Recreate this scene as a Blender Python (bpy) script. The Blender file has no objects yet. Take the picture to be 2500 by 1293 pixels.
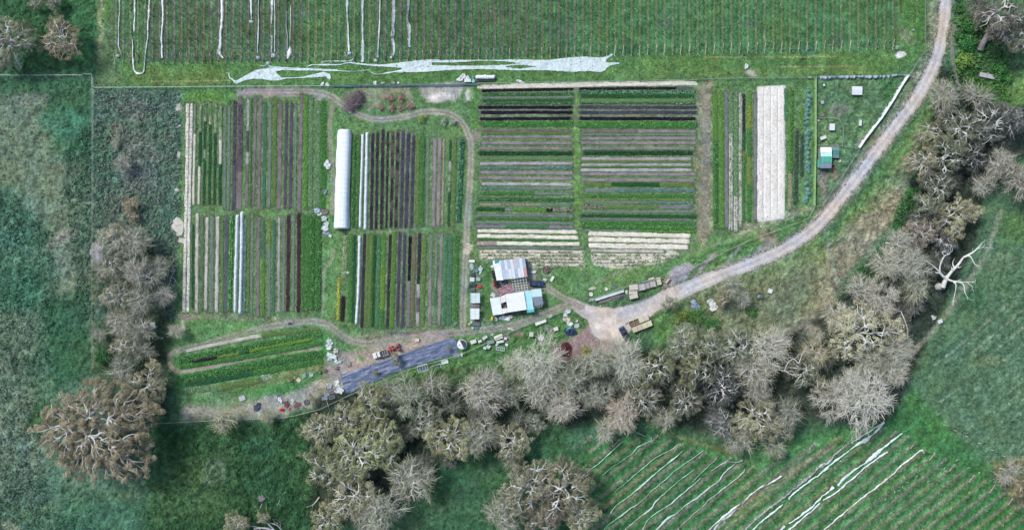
import bpy, math, random
import numpy as np
from math import pi, sin, cos, radians, hypot, atan2

# ---------------------------------------------------------------- camera, sky, sun
SC = bpy.context.scene
COL = SC.collection
CAMH = 240.0
K = 8.0                                   # photograph pixels per metre on the ground
cam_d = bpy.data.cameras.new('camera'); cam = bpy.data.objects.new('camera', cam_d); COL.objects.link(cam)
cam.location = (0, 0, CAMH); cam.rotation_euler = (0, 0, 0)
cam_d.sensor_width = 36; cam_d.lens = 36*CAMH/(2500/K); cam_d.clip_start = 1; cam_d.clip_end = 20000
SC.camera = cam
SUN_EL, SUN_AZ = radians(48), radians(-50)   # azimuth measured from +Y (top of picture) clockwise
wd = bpy.data.worlds.new('World'); SC.world = wd; wd.use_nodes = True
nt = wd.node_tree; bg = nt.nodes['Background']; sk = nt.nodes.new('ShaderNodeTexSky')
sk.sky_type = 'NISHITA'; sk.sun_disc = False; sk.sun_elevation = SUN_EL; sk.sun_rotation = SUN_AZ
sk.air_density = 1.0; sk.dust_density = 3.0; sk.ozone_density = 1.0
nt.links.new(sk.outputs[0], bg.inputs[0]); bg.inputs[1].default_value = 0.085
sd = bpy.data.lights.new('sun', 'SUN'); sd.energy = 1.5; sd.angle = radians(10); sd.color = (1, .95, .87)
sun = bpy.data.objects.new('sun', sd); COL.objects.link(sun)
sun.rotation_euler = (pi/2-SUN_EL, 0, pi-SUN_AZ)
SC.view_settings.view_transform = 'Standard'; SC.view_settings.look = 'None'
SC.view_settings.gamma = 1; SC.view_settings.exposure = 1.50
SC.render.engine = 'CYCLES'

# ---------------------------------------------------------------- helpers
FC = np.array([1.96, 1.81, 1.75])          # light reaching a level surface, per channel (measured)
def lin(c):
    c = np.asarray(c, float)/255.0
    return np.where(c <= .04045, c/12.92, ((c+.055)/1.055)**2.4)
def S(*c):
    c = c[0] if len(c) == 1 else c
    return np.clip(lin(c)/FC, 0.003, .86)
def W(px, py, z=0.0):
    return (np.asarray(px, float)-1250)/K, (646.5-np.asarray(py, float))/K
def P(px, py, z=0.0):                      # the ground position of something whose top, z up, is seen at px,py
    f = 1-z/CAMH
    return ((px-1250)/K*f, (646.5-py)/K*f)
RS = np.random.RandomState(7)
_T = [np.random.RandomState(100+i).rand(256, 256) for i in range(8)]
def vn(x, y, s, seed=0):
    t = _T[seed % 8]; x = np.asarray(x, float)/s+seed*17.3; y = np.asarray(y, float)/s+seed*7.7
    xi = np.floor(x).astype(int); yi = np.floor(y).astype(int); fx = x-xi; fy = y-yi
    fx = fx*fx*(3-2*fx); fy = fy*fy*(3-2*fy)
    a = t[yi % 256, xi % 256]; b = t[yi % 256, (xi+1) % 256]; c = t[(yi+1) % 256, xi % 256]; d = t[(yi+1) % 256, (xi+1) % 256]
    return (a*(1-fx)+b*fx)*(1-fy)+(c*(1-fx)+d*fx)*fy
def fbm(x, y, s, seed=0, o=4, g=.5):
    r = 0; a = 1; n = 0
    for i in range(o):
        r = r+a*vn(x, y, s/(2**i), seed+i*3); n += a; a *= g
    return r/n

def np_mesh(name, V, F, mat=None, col=None, smooth=False):
    V = np.ascontiguousarray(V, dtype=np.float32); F = np.ascontiguousarray(F, dtype=np.int32)
    me = bpy.data.meshes.new(name); me.vertices.add(len(V)); me.vertices.foreach_set('co', V.ravel())
    me.loops.add(F.size); me.loops.foreach_set('vertex_index', F.ravel())
    me.polygons.add(len(F)); me.polygons.foreach_set('loop_start', np.arange(len(F), dtype=np.int32)*F.shape[1])
    me.polygons.foreach_set('use_smooth', np.full(len(F), bool(smooth)))
    me.update(calc_edges=True)
    if col is not None:
        c = np.ones((len(V), 4), dtype=np.float32); c[:, :3] = col
        at = me.color_attributes.new('Col', 'FLOAT_COLOR', 'POINT'); at.data.foreach_set('color', c.ravel())
    if mat: me.materials.append(mat)
    return me
def tag(o, label=None, cat=None, group=None, kind=None):
    if label: o['label'] = label
    if cat: o['category'] = cat
    if group: o['group'] = group
    if kind: o['kind'] = kind
    return o
def ob(name, me, parent=None, loc=(0, 0, 0), rz=0):
    o = bpy.data.objects.new(name, me); COL.objects.link(o); o.location = loc; o.rotation_euler = (0, 0, rz)
    if parent: o.parent = parent
    return o
def thing(name, label, cat, loc, rz=0, group=None):
    return tag(ob(name, None, None, loc, rz), label, cat, group)

class MB:
    """collects plain solids in local metres and becomes ONE mesh"""
    def __init__(s): s.v = []; s.f = []
    def add(s, V, F):
        n = len(s.v); s.v += [tuple(map(float, p)) for p in V]; s.f += [tuple(int(i)+n for i in f) for f in F]; return s
    def box(s, cx, cy, cz, sx, sy, sz, rz=0, rx=0, ry=0):
        c, d = cos(rz), sin(rz); V = []
        for x, y, z in ((-1,-1,-1),(1,-1,-1),(1,1,-1),(-1,1,-1),(-1,-1,1),(1,-1,1),(1,1,1),(-1,1,1)):
            x, y, z = x*sx/2, y*sy/2, z*sz/2
            y, z = y*cos(rx)-z*sin(rx), y*sin(rx)+z*cos(rx)
            x, z = x*cos(ry)+z*sin(ry), -x*sin(ry)+z*cos(ry)
            V.append((cx+x*c-y*d, cy+x*d+y*c, cz+z))
        return s.add(V, [(0,3,2,1),(4,5,6,7),(0,1,5,4),(1,2,6,5),(2,3,7,6),(3,0,4,7)])
    def bar(s, a, b, w=.06):
        return s.tube([a, b], [w/2]*2, 4)
    def tube(s, pts, rad, n=6, cap=True):
        pts = [np.array(p, float) for p in pts]; V = []; F = []
        for i, p in enumerate(pts):
            d = pts[min(i+1, len(pts)-1)]-pts[max(i-1, 0)]; d = d/(np.linalg.norm(d)+1e-9)
            u = np.cross(d, (0, 0, 1) if abs(d[2]) < .9 else (1, 0, 0)); u /= np.linalg.norm(u)+1e-9; w = np.cross(d, u)
            r = rad[i] if hasattr(rad, '__len__') else rad
            for k in range(n):
                a = 2*pi*(k+.5)/n; V.append(p+r*(cos(a)*u+sin(a)*w))
        for i in range(len(pts)-1):
            for k in range(n):
                F.append((i*n+k, i*n+(k+1) % n, (i+1)*n+(k+1) % n, (i+1)*n+k))
        if cap: F.append(tuple(range(n))[::-1]); F.append(tuple(range((len(pts)-1)*n, len(pts)*n)))
        return s.add(V, F)
    def lathe(s, cx, cy, prof, n=16):
        V = []; F = []
        for r, z in prof:
            for k in range(n): a = 2*pi*k/n; V.append((cx+r*cos(a), cy+r*sin(a), z))
        m = len(prof)
        for i in range(m-1):
            for k in range(n): F.append((i*n+k, i*n+(k+1) % n, (i+1)*n+(k+1) % n, (i+1)*n+k))
        F.append(tuple(range(n))[::-1]); F.append(tuple(range((m-1)*n, m*n)))
        return s.add(V, F)
    def prism(s, poly, z0, z1):
        n = len(poly); V = [(x, y, z0) for x, y in poly]+[(x, y, z1) for x, y in poly]
        F = [tuple(range(n))[::-1], tuple(range(n, 2*n))]+[(i, (i+1) % n, n+(i+1) % n, n+i) for i in range(n)]
        return s.add(V, F)
    def mesh(s, name, mat, smooth=False):
        me = bpy.data.meshes.new(name); me.from_pydata(s.v, [], s.f); me.update()
        if smooth: me.polygons.foreach_set('use_smooth', [True]*len(s.f))
        if mat: me.materials.append(mat)
        return me
    def build(s, name, mat, parent=None, loc=(0, 0, 0), rz=0, smooth=False):
        return ob(name, s.mesh(name, mat, smooth), parent, loc, rz)

# ---- leaf clouds
def leaves(C, N, s, asp=.6, rng=RS):
    n = len(C); N = N/(np.linalg.norm(N, axis=1, keepdims=True)+1e-9)
    r = rng.normal(size=(n, 3)); t = np.cross(N, r); t /= np.linalg.norm(t, axis=1, keepdims=True)+1e-9
    b = np.cross(N, t); s = np.broadcast_to(s, (n,))[:, None]; t = t*s/2; b = b*s*asp/2
    V = np.stack([C-t*.9-b*.5, C-b, C+t, C+b], 1).reshape(-1, 3)
    return V
def quadsF(n): return np.arange(4*n).reshape(n, 4)

# ---------------------------------------------------------------- materials
def mat_new(name):
    m = bpy.data.materials.new(name); m.use_nodes = True
    return m, m.node_tree, m.node_tree.nodes['Principled BSDF']
def mixrgb(nt, mode, fac, a, b):
    n = nt.nodes.new('ShaderNodeMix'); n.data_type = 'RGBA'; n.blend_type = mode
    for i, v in ((0, fac), (6, a), (7, b)):
        if hasattr(v, 'is_output'): nt.links.new(v, n.inputs[i])
        elif i == 0: n.inputs[0].default_value = v
        else: n.inputs[i].default_value = (*v[:3], 1)
    return n.outputs[2]
def noise(nt, scale, detail=3, rough=.6, co=None, stretch=None):
    tc = nt.nodes.new('ShaderNodeTexCoord'); src = tc.outputs['Object'] if co is None else co
    if stretch:
        mp = nt.nodes.new('ShaderNodeMapping'); mp.inputs['Scale'].default_value = stretch; nt.links.new(src, mp.inputs[0]); src = mp.outputs[0]
    n = nt.nodes.new('ShaderNodeTexNoise'); n.inputs['Scale'].default_value = scale; n.inputs['Detail'].default_value = detail
    n.inputs['Roughness'].default_value = rough; nt.links.new(src, n.inputs['Vector']); return n.outputs['Fac']
def ramp(nt, fac, a, b, c0=(0, 0, 0), c1=(1, 1, 1)):
    r = nt.nodes.new('ShaderNodeValToRGB'); r.color_ramp.elements[0].position = a; r.color_ramp.elements[1].position = b
    r.color_ramp.elements[0].color = (*c0, 1); r.color_ramp.elements[1].color = (*c1, 1); nt.links.new(fac, r.inputs[0]); return r.outputs[0]
def bump(nt, bs, h, st=.5, dist=.1):
    b = nt.nodes.new('ShaderNodeBump'); b.inputs['Strength'].default_value = st; b.inputs['Distance'].default_value = dist
    nt.links.new(h, b.inputs['Height']); nt.links.new(b.outputs[0], bs.inputs['Normal'])
def attr(nt):
    a = nt.nodes.new('ShaderNodeVertexColor'); a.layer_name = 'Col'; return a.outputs[0]
def vary(nt, c, scale, lo, hi, detail=3, stretch=None, a=.32, b=.68):
    r = ramp(nt, noise(nt, scale, detail, stretch=stretch), a, b, (lo,)*3, (hi,)*3)
    return mixrgb(nt, 'MULTIPLY', 1.0, c, r)
def M_ground(lo=.68, hi=1.34, nm='ground_cover'):
    m, nt, bs = mat_new(nm); c = attr(nt)
    c = vary(nt, c, 1.6, lo, hi, 5)
    c = vary(nt, c, .22, .86, 1.14, 4)
    tint = ramp(nt, noise(nt, .09, 4), .35, .65, (.92, 1.0, 1.10), (1.10, 1.0, .88)); c = mixrgb(nt, 'MULTIPLY', 1, c, tint)
    nt.links.new(c, bs.inputs['Base Color']); bs.inputs['Roughness'].default_value = .95; bs.inputs['Specular IOR Level'].default_value = .1
    bump(nt, bs, noise(nt, 2.2, 4, .7), .8, .25); return m
def M_attr(name, rough=.85, vs=3.0, lo=.85, hi=1.15, tint=False, bp=0, trans=0, spec=.15):
    m, nt, bs = mat_new(name); c = attr(nt)
    if tint:
        oi = nt.nodes.new('ShaderNodeObjectInfo'); c = mixrgb(nt, 'MULTIPLY', 1, c, oi.outputs['Color'])
    if vs: c = vary(nt, c, vs, lo, hi)
    nt.links.new(c, bs.inputs['Base Color']); bs.inputs['Roughness'].default_value = rough; bs.inputs['Specular IOR Level'].default_value = spec
    if bp: bump(nt, bs, noise(nt, vs*2, 4, .7), bp, .1)
    if trans:
        tr = nt.nodes.new('ShaderNodeBsdfTranslucent'); nt.links.new(c, tr.inputs[0]); mx = nt.nodes.new('ShaderNodeMixShader')
        mx.inputs[0].default_value = trans; nt.links.new(bs.outputs[0], mx.inputs[1]); nt.links.new(tr.outputs[0], mx.inputs[2])
        nt.links.new(mx.outputs[0], nt.nodes['Material Output'].inputs[0])
    return m
_mc = {}
def MC(rgb, rough=.7, metal=0, vs=1.6, amt=.16, name=None, alpha=1, stretch=None, grime=None):
    """a plain worn surface of one colour"""
    key = (tuple(rgb), rough, metal, vs, amt, alpha, stretch, grime)
    if key in _mc: return _mc[key]
    m, nt, bs = mat_new(name or 'surface_%d_%d_%d' % tuple(rgb)); c = S(rgb)
    c = vary(nt, tuple(c), vs, 1-amt, 1+amt, 4, stretch=stretch)
    g = ramp(nt, noise(nt, vs*.6, 5, .7), .55, .72); gc = S(grime) if grime else S(rgb)*.62
    mm = nt.nodes.new('ShaderNodeMath'); mm.operation = 'MULTIPLY'; mm.inputs[1].default_value = .45 if min(rgb) < 205 else .12; nt.links.new(g, mm.inputs[0])
    c = mixrgb(nt, 'MIX', mm.outputs[0], c, tuple(gc))
    nt.links.new(c, bs.inputs['Base Color']); bs.inputs['Roughness'].default_value = rough; bs.inputs['Metallic'].default_value = metal
    bump(nt, bs, noise(nt, vs*3, 3), .15, .05)
    if alpha < 1: bs.inputs['Alpha'].default_value = alpha
    _mc[key] = m; return m
GROUND = M_ground(); GRAVEL = M_ground(.88, 1.12, 'gravel')
SOIL = M_attr('soil', .95, 1.8, .82, 1.18, bp=.8, spec=.05)
LEAF = M_attr('crop_leaf', .7, 1.1, .85, 1.15, trans=.2)
CROWN = M_attr('crown_leaf', .75, .35, .86, 1.14, tint=True, trans=.2)
BARK = M_attr('bark', .8, 1.2, .8, 1.15, tint=True, bp=.4)
CLOTH = M_attr('netting', .75, 1.2, .90, 1.08, bp=.5, trans=.15)
# ---------------------------------------------------------------- the ground: what grows or lies where
STEP = 2.5
gx = np.arange(-45, 2545.1, STEP); gy = np.arange(-45, 1338.1, STEP)
far = np.array([60., 160, 400, 900, 2500, 8000, 30000])
GX = np.concatenate([gx[0]-far[::-1], gx, gx[-1]+far]); GY = np.concatenate([gy[0]-far[::-1], gy, gy[-1]+far])
XX, YY = np.meshgrid(GX, GY); HH, WW_ = XX.shape
XC = np.clip(XX, -45, 2545); YC = np.clip(YY, -45, 1338)
wx = (fbm(XC, YC, 34, 1, 4)-.5)*2; wy = (fbm(XC, YC, 34, 2, 4)-.5)*2
n1 = fbm(XC, YC, 14, 3, 4); n2 = fbm(XC, YC, 60, 4, 4); n3 = fbm(XC, YC, 6, 5, 3)
CO = np.ones((HH, WW_, 3))*lin((74, 112, 78))
REG = np.zeros((HH, WW_), int)             # 0 ground, 1 gravel road, 2 dirt track
BARE = np.zeros((HH, WW_))                 # no grass blades here
def _bb(x0, x1, y0, y1, m):
    i0, i1 = np.searchsorted(GX, (x0-m, x1+m)); j0, j1 = np.searchsorted(GY, (y0-m, y1+m))
    return slice(max(j0-1, 0), j1+1), slice(max(i0-1, 0), i1+1)
def _mix(sl, a, c, nz):
    cc = lin(c)*(1+(n1[sl]-.5)[..., None]*nz*1.6+(n3[sl]-.5)[..., None]*nz)
    CO[sl] = CO[sl]*(1-a[..., None])+cc*a[..., None]
def polymask(pts, f, warp):
    p = np.array(pts, float); big = (p.min() < -40) or p[:, 0].max() > 2540 or p[:, 1].max() > 1333
    sl = (slice(None), slice(None)) if big else _bb(p[:, 0].min(), p[:, 0].max(), p[:, 1].min(), p[:, 1].max(), f+warp*2)
    x = XC[sl]+wx[sl]*warp; y = YC[sl]+wy[sl]*warp; ins = np.zeros(x.shape, bool); d = np.full(x.shape, 1e9)
    q = np.roll(p, -1, 0)
    for (ax, ay), (bx, by) in zip(p, q):
        c = ((ay > y) != (by > y)) & (x < (bx-ax)*(y-ay)/((by-ay) if by != ay else 1e-9)+ax); ins ^= c
        L = (bx-ax)**2+(by-ay)**2+1e-9; t = np.clip(((x-ax)*(bx-ax)+(y-ay)*(by-ay))/L, 0, 1)
        d = np.minimum(d, np.hypot(x-ax-t*(bx-ax), y-ay-t*(by-ay)))
    sd = np.where(ins, d, -d); return sl, np.clip(sd/f+.5, 0, 1)
def poly(pts, c, f=6, a=1., warp=6, nz=.25, blotch=0, bare=0):
    sl, m = polymask(pts, f, warp)
    if blotch: m = m*np.clip((n1[sl]*.6+n2[sl]*.4-(1-blotch)*.62-.12)*9, 0, 1)
    _mix(sl, m*a, c, nz)
    if bare: BARE[sl] = np.maximum(BARE[sl], m*bare)
def blob(cx, cy, rx, ry, c, a=.8, rot=0, f=.5, nz=.25, warp=10, bare=0):
    R = max(rx, ry); sl = _bb(cx-R, cx+R, cy-R, cy+R, warp*2)
    x = XC[sl]+wx[sl]*warp-cx; y = YC[sl]+wy[sl]*warp-cy; r = radians(rot)
    u = (x*cos(r)+y*sin(r))/rx; v = (-x*sin(r)+y*cos(r))/ry
    m = np.clip((1-np.hypot(u, v))/f, 0, 1); m = m*m*(3-2*m)*np.clip(.55+n1[sl]*.9, 0, 1); _mix(sl, m*a, c, nz)
    if bare: BARE[sl] = np.maximum(BARE[sl], m*bare)
def spline(pts, n=12):
    p = np.array(pts, float); p = np.vstack([2*p[0]-p[1], p, 2*p[-1]-p[-2]]); out = []
    for i in range(1, len(p)-2):
        for t in np.arange(n)/n:
            a, b, c, d = p[i-1], p[i], p[i+1], p[i+2]
            out.append(.5*(2*b+(c-a)*t+(2*a-5*b+4*c-d)*t*t+(3*b-a-3*c+d)*t**3))
    out.append(p[-2]); return np.array(out)
def linedist(pts, m, warp=0):
    p = np.array(pts, float)
    sl = _bb(p[:, 0].min(), p[:, 0].max(), p[:, 1].min(), p[:, 1].max(), m)
    x = XC[sl]+wx[sl]*warp; y = YC[sl]+wy[sl]*warp; d = np.full(x.shape, 1e9); wd_ = np.zeros(x.shape)
    for a, b in zip(p[:-1], p[1:]):
        L = (b[0]-a[0])**2+(b[1]-a[1])**2+1e-9; t = np.clip(((x-a[0])*(b[0]-a[0])+(y-a[1])*(b[1]-a[1]))/L, 0, 1)
        dd = np.hypot(x-a[0]-t*(b[0]-a[0]), y-a[1]-t*(b[1]-a[1])); sg = np.sign((b[0]-a[0])*(y-a[1])-(b[1]-a[1])*(x-a[0]))
        k = dd < np.abs(d); d = np.where(k, dd*sg, d)
        if p.shape[1] > 2: wd_ = np.where(k, a[2]+(b[2]-a[2])*t, wd_)
    return sl, d, wd_
def stroke(pts, w, c, a=.8, f=3, sm=True, warp=1.5, nz=.2, bare=0, patch=0):
    p = spline(pts) if sm and len(pts) > 2 else np.array(pts, float)
    sl, d, _ = linedist(p, w+f+8, warp); m = np.clip((w/2-np.abs(d))/f+.5, 0, 1)
    if patch: m = m*np.clip((n1[sl]*.5+n3[sl]*.5-patch*.5)*6, 0, 1)
    _mix(sl, m*a, c, nz)
    if bare: BARE[sl] = np.maximum(BARE[sl], m*bare)
def region(pts, k, sm=True):
    sl, d, w = linedist(spline(pts) if sm else pts, 60, 1.2); m = np.abs(d) < w/2; REG[sl] = np.where(m, k, REG[sl])

# --- pastures on the left
poly([(-60,-60),(236,-60),(232,214),(228,900),(330,1060),(400,1400),(-60,1400)], (84,118,94), 10)
poly([(-60,-60),(236,-60),(234,180),(-60,182)], (50,92,58), 20, nz=.3)
poly([(170,-60),(236,-60),(234,180),(180,182)], (58,108,68), 14, .8, nz=.3)
poly([(-60,184),(228,184),(226,400),(150,300),(60,250),(-60,230)], (56,100,70), 26, .9)
poly([(-60,250),(60,230),(140,300),(220,430),(220,720),(60,720),(-60,560)], (112,128,106), 40, .75, 14, blotch=.9)
blob(150, 300, 75, 50, (66,122,98), .8); blob(165, 350, 60, 50, (60,118,88), .7)
blob(80, 245, 60, 22, (128,134,120), .6); blob(150, 580, 60, 24, (146,140,134), .6, -25); blob(120, 605, 40, 8, (160,150,146), .8, -28)
poly([(-60,430),(40,470),(120,560),(150,680),(130,780),(-60,800)], (72,118,94), 44, .75, 16, nz=.4)
blob(40, 590, 70, 60, (84,134,118), .45); blob(60, 700, 60, 70, (56,112,88), .7)
poly([(120,600),(225,620),(225,800),(150,800)], (112,124,106), 26, .6, 10)
poly([(-60,760),(120,760),(60,900),(110,1000),(-60,1030)], (116,132,110), 40, .7, 14, blotch=1.0)
poly([(100,740),(215,700),(225,900),(130,960)], (48,96,64), 30, .85)
poly([(-60,930),(70,960),(120,1100),(90,1240),(-60,1200)], (122,138,118), 36, .7, 12, blotch=1.0)
blob(110, 1020, 60, 60, (52,100,58), .8); blob(80, 1200, 90, 50, (70,104,92), .6); blob(60, 1110, 22, 60, (96,130,130), .4)
poly([(150,1200),(420,1230),(400,1400),(120,1400)], (62,108,82), 30, .8, 12); blob(300, 1275, 120, 22, (70,118,96), .5)
poly([(-60,1265),(30,1272),(70,1300),(60,1400),(-60,1400)], (140,148,122), 6, .8)
# --- scrub strip between the fence and the beds
poly([(229,216),(445,222),(440,560),(425,780),(229,780)], (88,118,100), 6, 1, 3, nz=.35)
blob(330, 270, 60, 40, (122,120,118), .55); blob(340, 400, 60, 110, (120,126,122), .7); blob(285, 330, 30, 40, (134,124,116), .5)
blob(250, 390, 30, 120, (60,100,76), .7); blob(300, 560, 60, 130, (92,98,84), .7); blob(410, 540, 30, 100, (78,116,98), .7)
blob(235, 620, 24, 42, (170,160,166), .95, bare=1); blob(232, 690, 14, 60, (130,134,116), .7)
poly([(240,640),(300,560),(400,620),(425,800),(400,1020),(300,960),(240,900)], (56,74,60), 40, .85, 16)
stroke([(228,440),(226,560),(230,780),(228,900)], 10, (108,128,96), .7, 5)
for x in (190, 200, 245, 213): stroke([(x,440),(x+1,640),(x-8,900)], 2.5, (60,92,66), .5, 3)
for q_ in ((436,552,22,26),(447,590,14,14),(437,265,11,11),(434,464,8,6)): blob(*q_, (216,208,198), 1, f=.3, bare=1, warp=6)
for q_ in ((437,308,6,8),(437,379,8,9)): blob(*q_, (110,120,104), .5, f=.3, bare=1.4)
# --- top headland and vineyard floor
poly([(236,-60),(2262,-60),(2258,128),(2216,184),(1990,190),(1165,206),(236,214)], (80,122,70), 4, 1, 2)
poly([(300,150),(1500,142),(2200,122),(2250,150),(2100,178),(1700,188),(300,200)], (86,124,66), 14, .7, 8, blotch=.85)
poly([(330,168),(560,172),(560,205),(330,206)], (100,126,66), 10, .7)
poly([(1500,178),(2120,160),(2140,182),(1500,192)], (98,128,72), 8, .6)
poly([(280,-60),(2185,-60),(2188,118),(1600,130),(1150,144),(284,152)], (76,120,74), 5, 1, 2, nz=.3)
poly([(1320,-60),(2185,-60),(2188,118),(1600,130),(1400,132)], (74,126,76), 8, .8, 4)
poly([(236,-60),(280,-60),(280,150),(310,205),(236,214)], (96,124,86), 8, .9)
blob(246, 60, 8, 120, (150,156,120), .7); blob(262, 10, 12, 50, (82,130,50), .7)
for i in range(26): blob(300+i*72+RS.rand()*40, 20+RS.rand()*110, 26, 22, [(96,110,100),(74,110,56),(56,98,78)][i % 3], .55)
blob(2215, 85, 30, 30, (120,126,100), .6); blob(2198, 131, 16, 10, (205,198,195), 1, bare=1, f=.3); blob(1836, 178, 18, 10, (178,168,162), .95, bare=1)
poly([(2190,-60),(2256,-60),(2256,120),(2200,60)], (74,122,58), 8, .8)
for x in (2194, 2204, 2226, 2238): stroke([(x,-50),(x,70)], 3, (112,132,88), .6, 3, False)
for y, x0, x1 in ((199,370,560),(163,1900,2080),(140,1720,2040)): stroke([(x0,y),((x0+x1)/2,y-1),(x1,y-2)], 2.5, (176,168,120), .6, 2)
# --- farm interior
poly([(445,216),(1165,208),(1990,192),(1988,505),(1960,545),(1760,600),(1560,690),(1330,800),(1120,850),(840,960),(690,1020),(440,1030),(415,860),(430,780)], (92,128,82), 5, 1, 2)
poly([(445,216),(600,220),(575,260),(450,258)], (84,128,66), 6, .8); poly([(430,778),(780,785),(640,815),(430,850)], (94,134,82), 8, .9, blotch=.9)
poly([(790,240),(830,300),(820,770),(790,770)], (92,136,80), 6, .7); blob(700, 246, 40, 10, (88,130,60), .6)
poly([(600,214),(760,218),(800,240),(700,236),(600,240)], (138,128,128), 5, .95, 4, bare=1)
poly([(575,218),(760,218),(760,226),(600,232),(585,250)], (140,128,134), 6, .9, 4, bare=1); stroke([(690,220),(760,221)], 2, (72,66,76), .8, 1.5, False); stroke([(690,230),(755,230)], 2, (72,66,76), .8, 1.5, False)
blob(778, 243, 13, 7, (190,180,176), .95, bare=1); blob(784, 232, 12, 6, (150,160,140), .7)
poly([(870,212),(1000,205),(1010,240),(930,236),(890,260)], (136,140,118), 10, .8, 8, bare=.6)
poly([(905,262),(952,226),(990,228),(1010,268),(960,276)], (98,124,82), 4, .9)
stroke([(900,268),(950,228),(985,226),(1008,250)], 7, (146,132,118), .9, 3, bare=1)
poly([(1015,205),(1140,202),(1110,250),(1040,248)], (166,160,154), 8, .9, 6, bare=1); blob(1072, 238, 40, 16, (204,196,192), .9, bare=1); blob(1148, 226, 16, 24, (186,178,168), .95, 20, bare=1)
blob(866, 240, 34, 22, (120,106,110), .6, bare=1)
poly([(1148,205),(1175,205),(1172,320),(1150,330)], (84,132,66), 8, .8)
blob(1160, 330, 18, 30, (134,122,116), .8, 30, bare=.6)
poly([(1399,214),(1414,214),(1418,430),(1430,640),(1404,640),(1400,430)], (98,140,74), 4, .95, 2)
poly([(1700,205),(1740,205),(1745,560),(1700,600),(1690,420)], (128,130,106), 8, .9, 6); stroke([(1722,230),(1724,400),(1718,590)], 18, (134,128,118), .8, 8, bare=.3)
poly([(1740,205),(1988,192),(1988,222),(1740,224)], (86,122,74), 5, .9); blob(1730, 204, 22, 7, (150,130,120), .8)
poly([(1780,545),(1990,505),(1960,545),(1790,595)], (146,148,124), 8, .9, 6, blotch=.9); blob(1820, 570, 30, 14, (196,186,178), .95, -20, bare=1)
poly([(1150,575),(1425,610),(1690,612),(1560,680),(1330,690),(1330,640),(1150,640)], (96,132,84), 5, .9)
poly([(1430,650),(1690,600),(1980,520),(1990,510),(1760,600),(1450,718)], (98,134,82), 5, .9)
stroke([(1450,690),(1600,632),(1700,610),(1800,585)], 9, (126,136,108), .7, 5)
for i in range(5): stroke([(1345+i*14,650),(1342+i*14,690)], 7, (72,124,76), .7, 3, False)
poly([(1142,620),(1345,625),(1345,700),(1320,770),(1145,806)], (102,128,92), 6, .9); poly([(1180,640),(1200,640),(1200,780),(1180,780)], (74,118,64), 4, .8)
poly([(1200,700),(1290,690),(1330,740),(1240,770)], (140,130,132), 6, .7, bare=1)
# --- lower left paddock
poly([(425,880),(800,815),(810,930),(700,960),(445,1005)], (74,128,72), 8, 1, 4)
poly([(445,990),(700,960),(840,900),(850,955),(690,1020),(445,1028)], (156,152,142), 12, .9, 10, nz=.25, bare=.5)
poly([(440,950),(660,960),(560,1000),(445,985)], (98,134,92), 10, .8, 8); poly([(650,880),(780,850),(800,900),(690,930)], (98,138,74), 12, .7)
poly([(470,945),(620,925),(800,880),(760,920),(560,955)], (124,120,88), 12, .55, 8)
for c in ((560,936,34,8),(640,920,30,9),(520,955,30,6)): blob(*c, (156,176,150), .7, -10)
poly([(800,870),(1000,830),(1100,810),(1100,850),(840,920),(790,915)], (160,146,142), 12, .9, 8, bare=.7)
poly([(860,820),(1010,800),(1110,800),(1110,815),(880,845)], (128,128,110), 10, .7); blob(810, 860, 16, 40, (90,136,74), .7); blob(880, 872, 12, 10, (92,134,72), .9)
stroke([(440,770),(600,775),(740,783)], 14, (130,132,112), .6, 6, bare=.3); blob(455, 772, 30, 8, (128,114,116), .9, bare=1); blob(445, 795, 8, 22, (176,166,160), .9, bare=1)
# --- verge, yard and land right of the road
poly([(2262,-60),(2300,-60),(2290,100),(2230,230),(2120,380),(2020,520),(1990,508),(2215,190),(2258,128)], (104,126,96), 8, 1, 5, nz=.3); blob(2275, 60, 12, 60, (128,138,118), .7); blob(2240, 190, 14, 22, (134,136,124), .8)
poly([(1990,192),(2212,190),(2096,360),(2005,508),(1990,505)], (88,124,86), 6, 1, 3, nz=.3); blob(2050, 270, 36, 22, (130,130,120), .75, -10, bare=.4); blob(2170, 215, 26, 40, (62,112,60), .8); blob(2010, 450, 14, 60, (134,126,124), .8); blob(2110, 340, 30, 12, (136,124,112), .8, -30); blob(2035, 430, 16, 20, (128,112,100), .7)
blob(2018, 330, 22, 25, (104,134,92), .8)
poly([(1560,700),(1700,620),(1990,515),(2020,530),(1900,600),(1700,680),(1600,720)], (86,128,74), 6, 1, 4)
poly([(1640,655),(1680,640),(1700,650),(1660,700),(1640,735),(1600,740)], (158,150,156), 5, .95, 3, bare=1); stroke([(1745,620),(1710,660),(1690,700)], 10, (150,144,148), .95, 4, bare=1); stroke([(1805,605),(1775,640),(1745,675)], 9, (124,140,132), .9, 4, bare=.5); stroke([(1885,590),(1850,615),(1830,640)], 14, (128,126,136), .9, 6, bare=.7)
poly([(1850,560),(1900,560),(1890,590),(1850,590)], (150,138,120), 8, .8); blob(1785, 650, 14, 6, (132,150,70), .6)
poly([(1590,770),(1700,700),(1900,620),(2040,560),(2260,260),(2330,170),(2330,400),(2100,600),(2040,700),(2000,800),(1900,850),(1600,860)], (92,132,80), 8, 1, 5, nz=.3)
poly([(2030,600),(2230,420),(2180,540),(2060,680),(2030,760),(1960,820),(1880,830),(1990,740)], (150,140,126), 22, .85, 12, nz=.35); poly([(1850,700),(2000,640),(2030,720),(1960,810),(1820,800)], (124,132,106), 24, .7, 12, nz=.35)
poly([(1690,720),(1800,700),(1830,780),(1800,840),(1660,840)], (116,126,100), 16, .7); poly([(1590,800),(1680,720),(1760,720),(1720,830),(1600,850)], (84,128,70), 8, .8)
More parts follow.
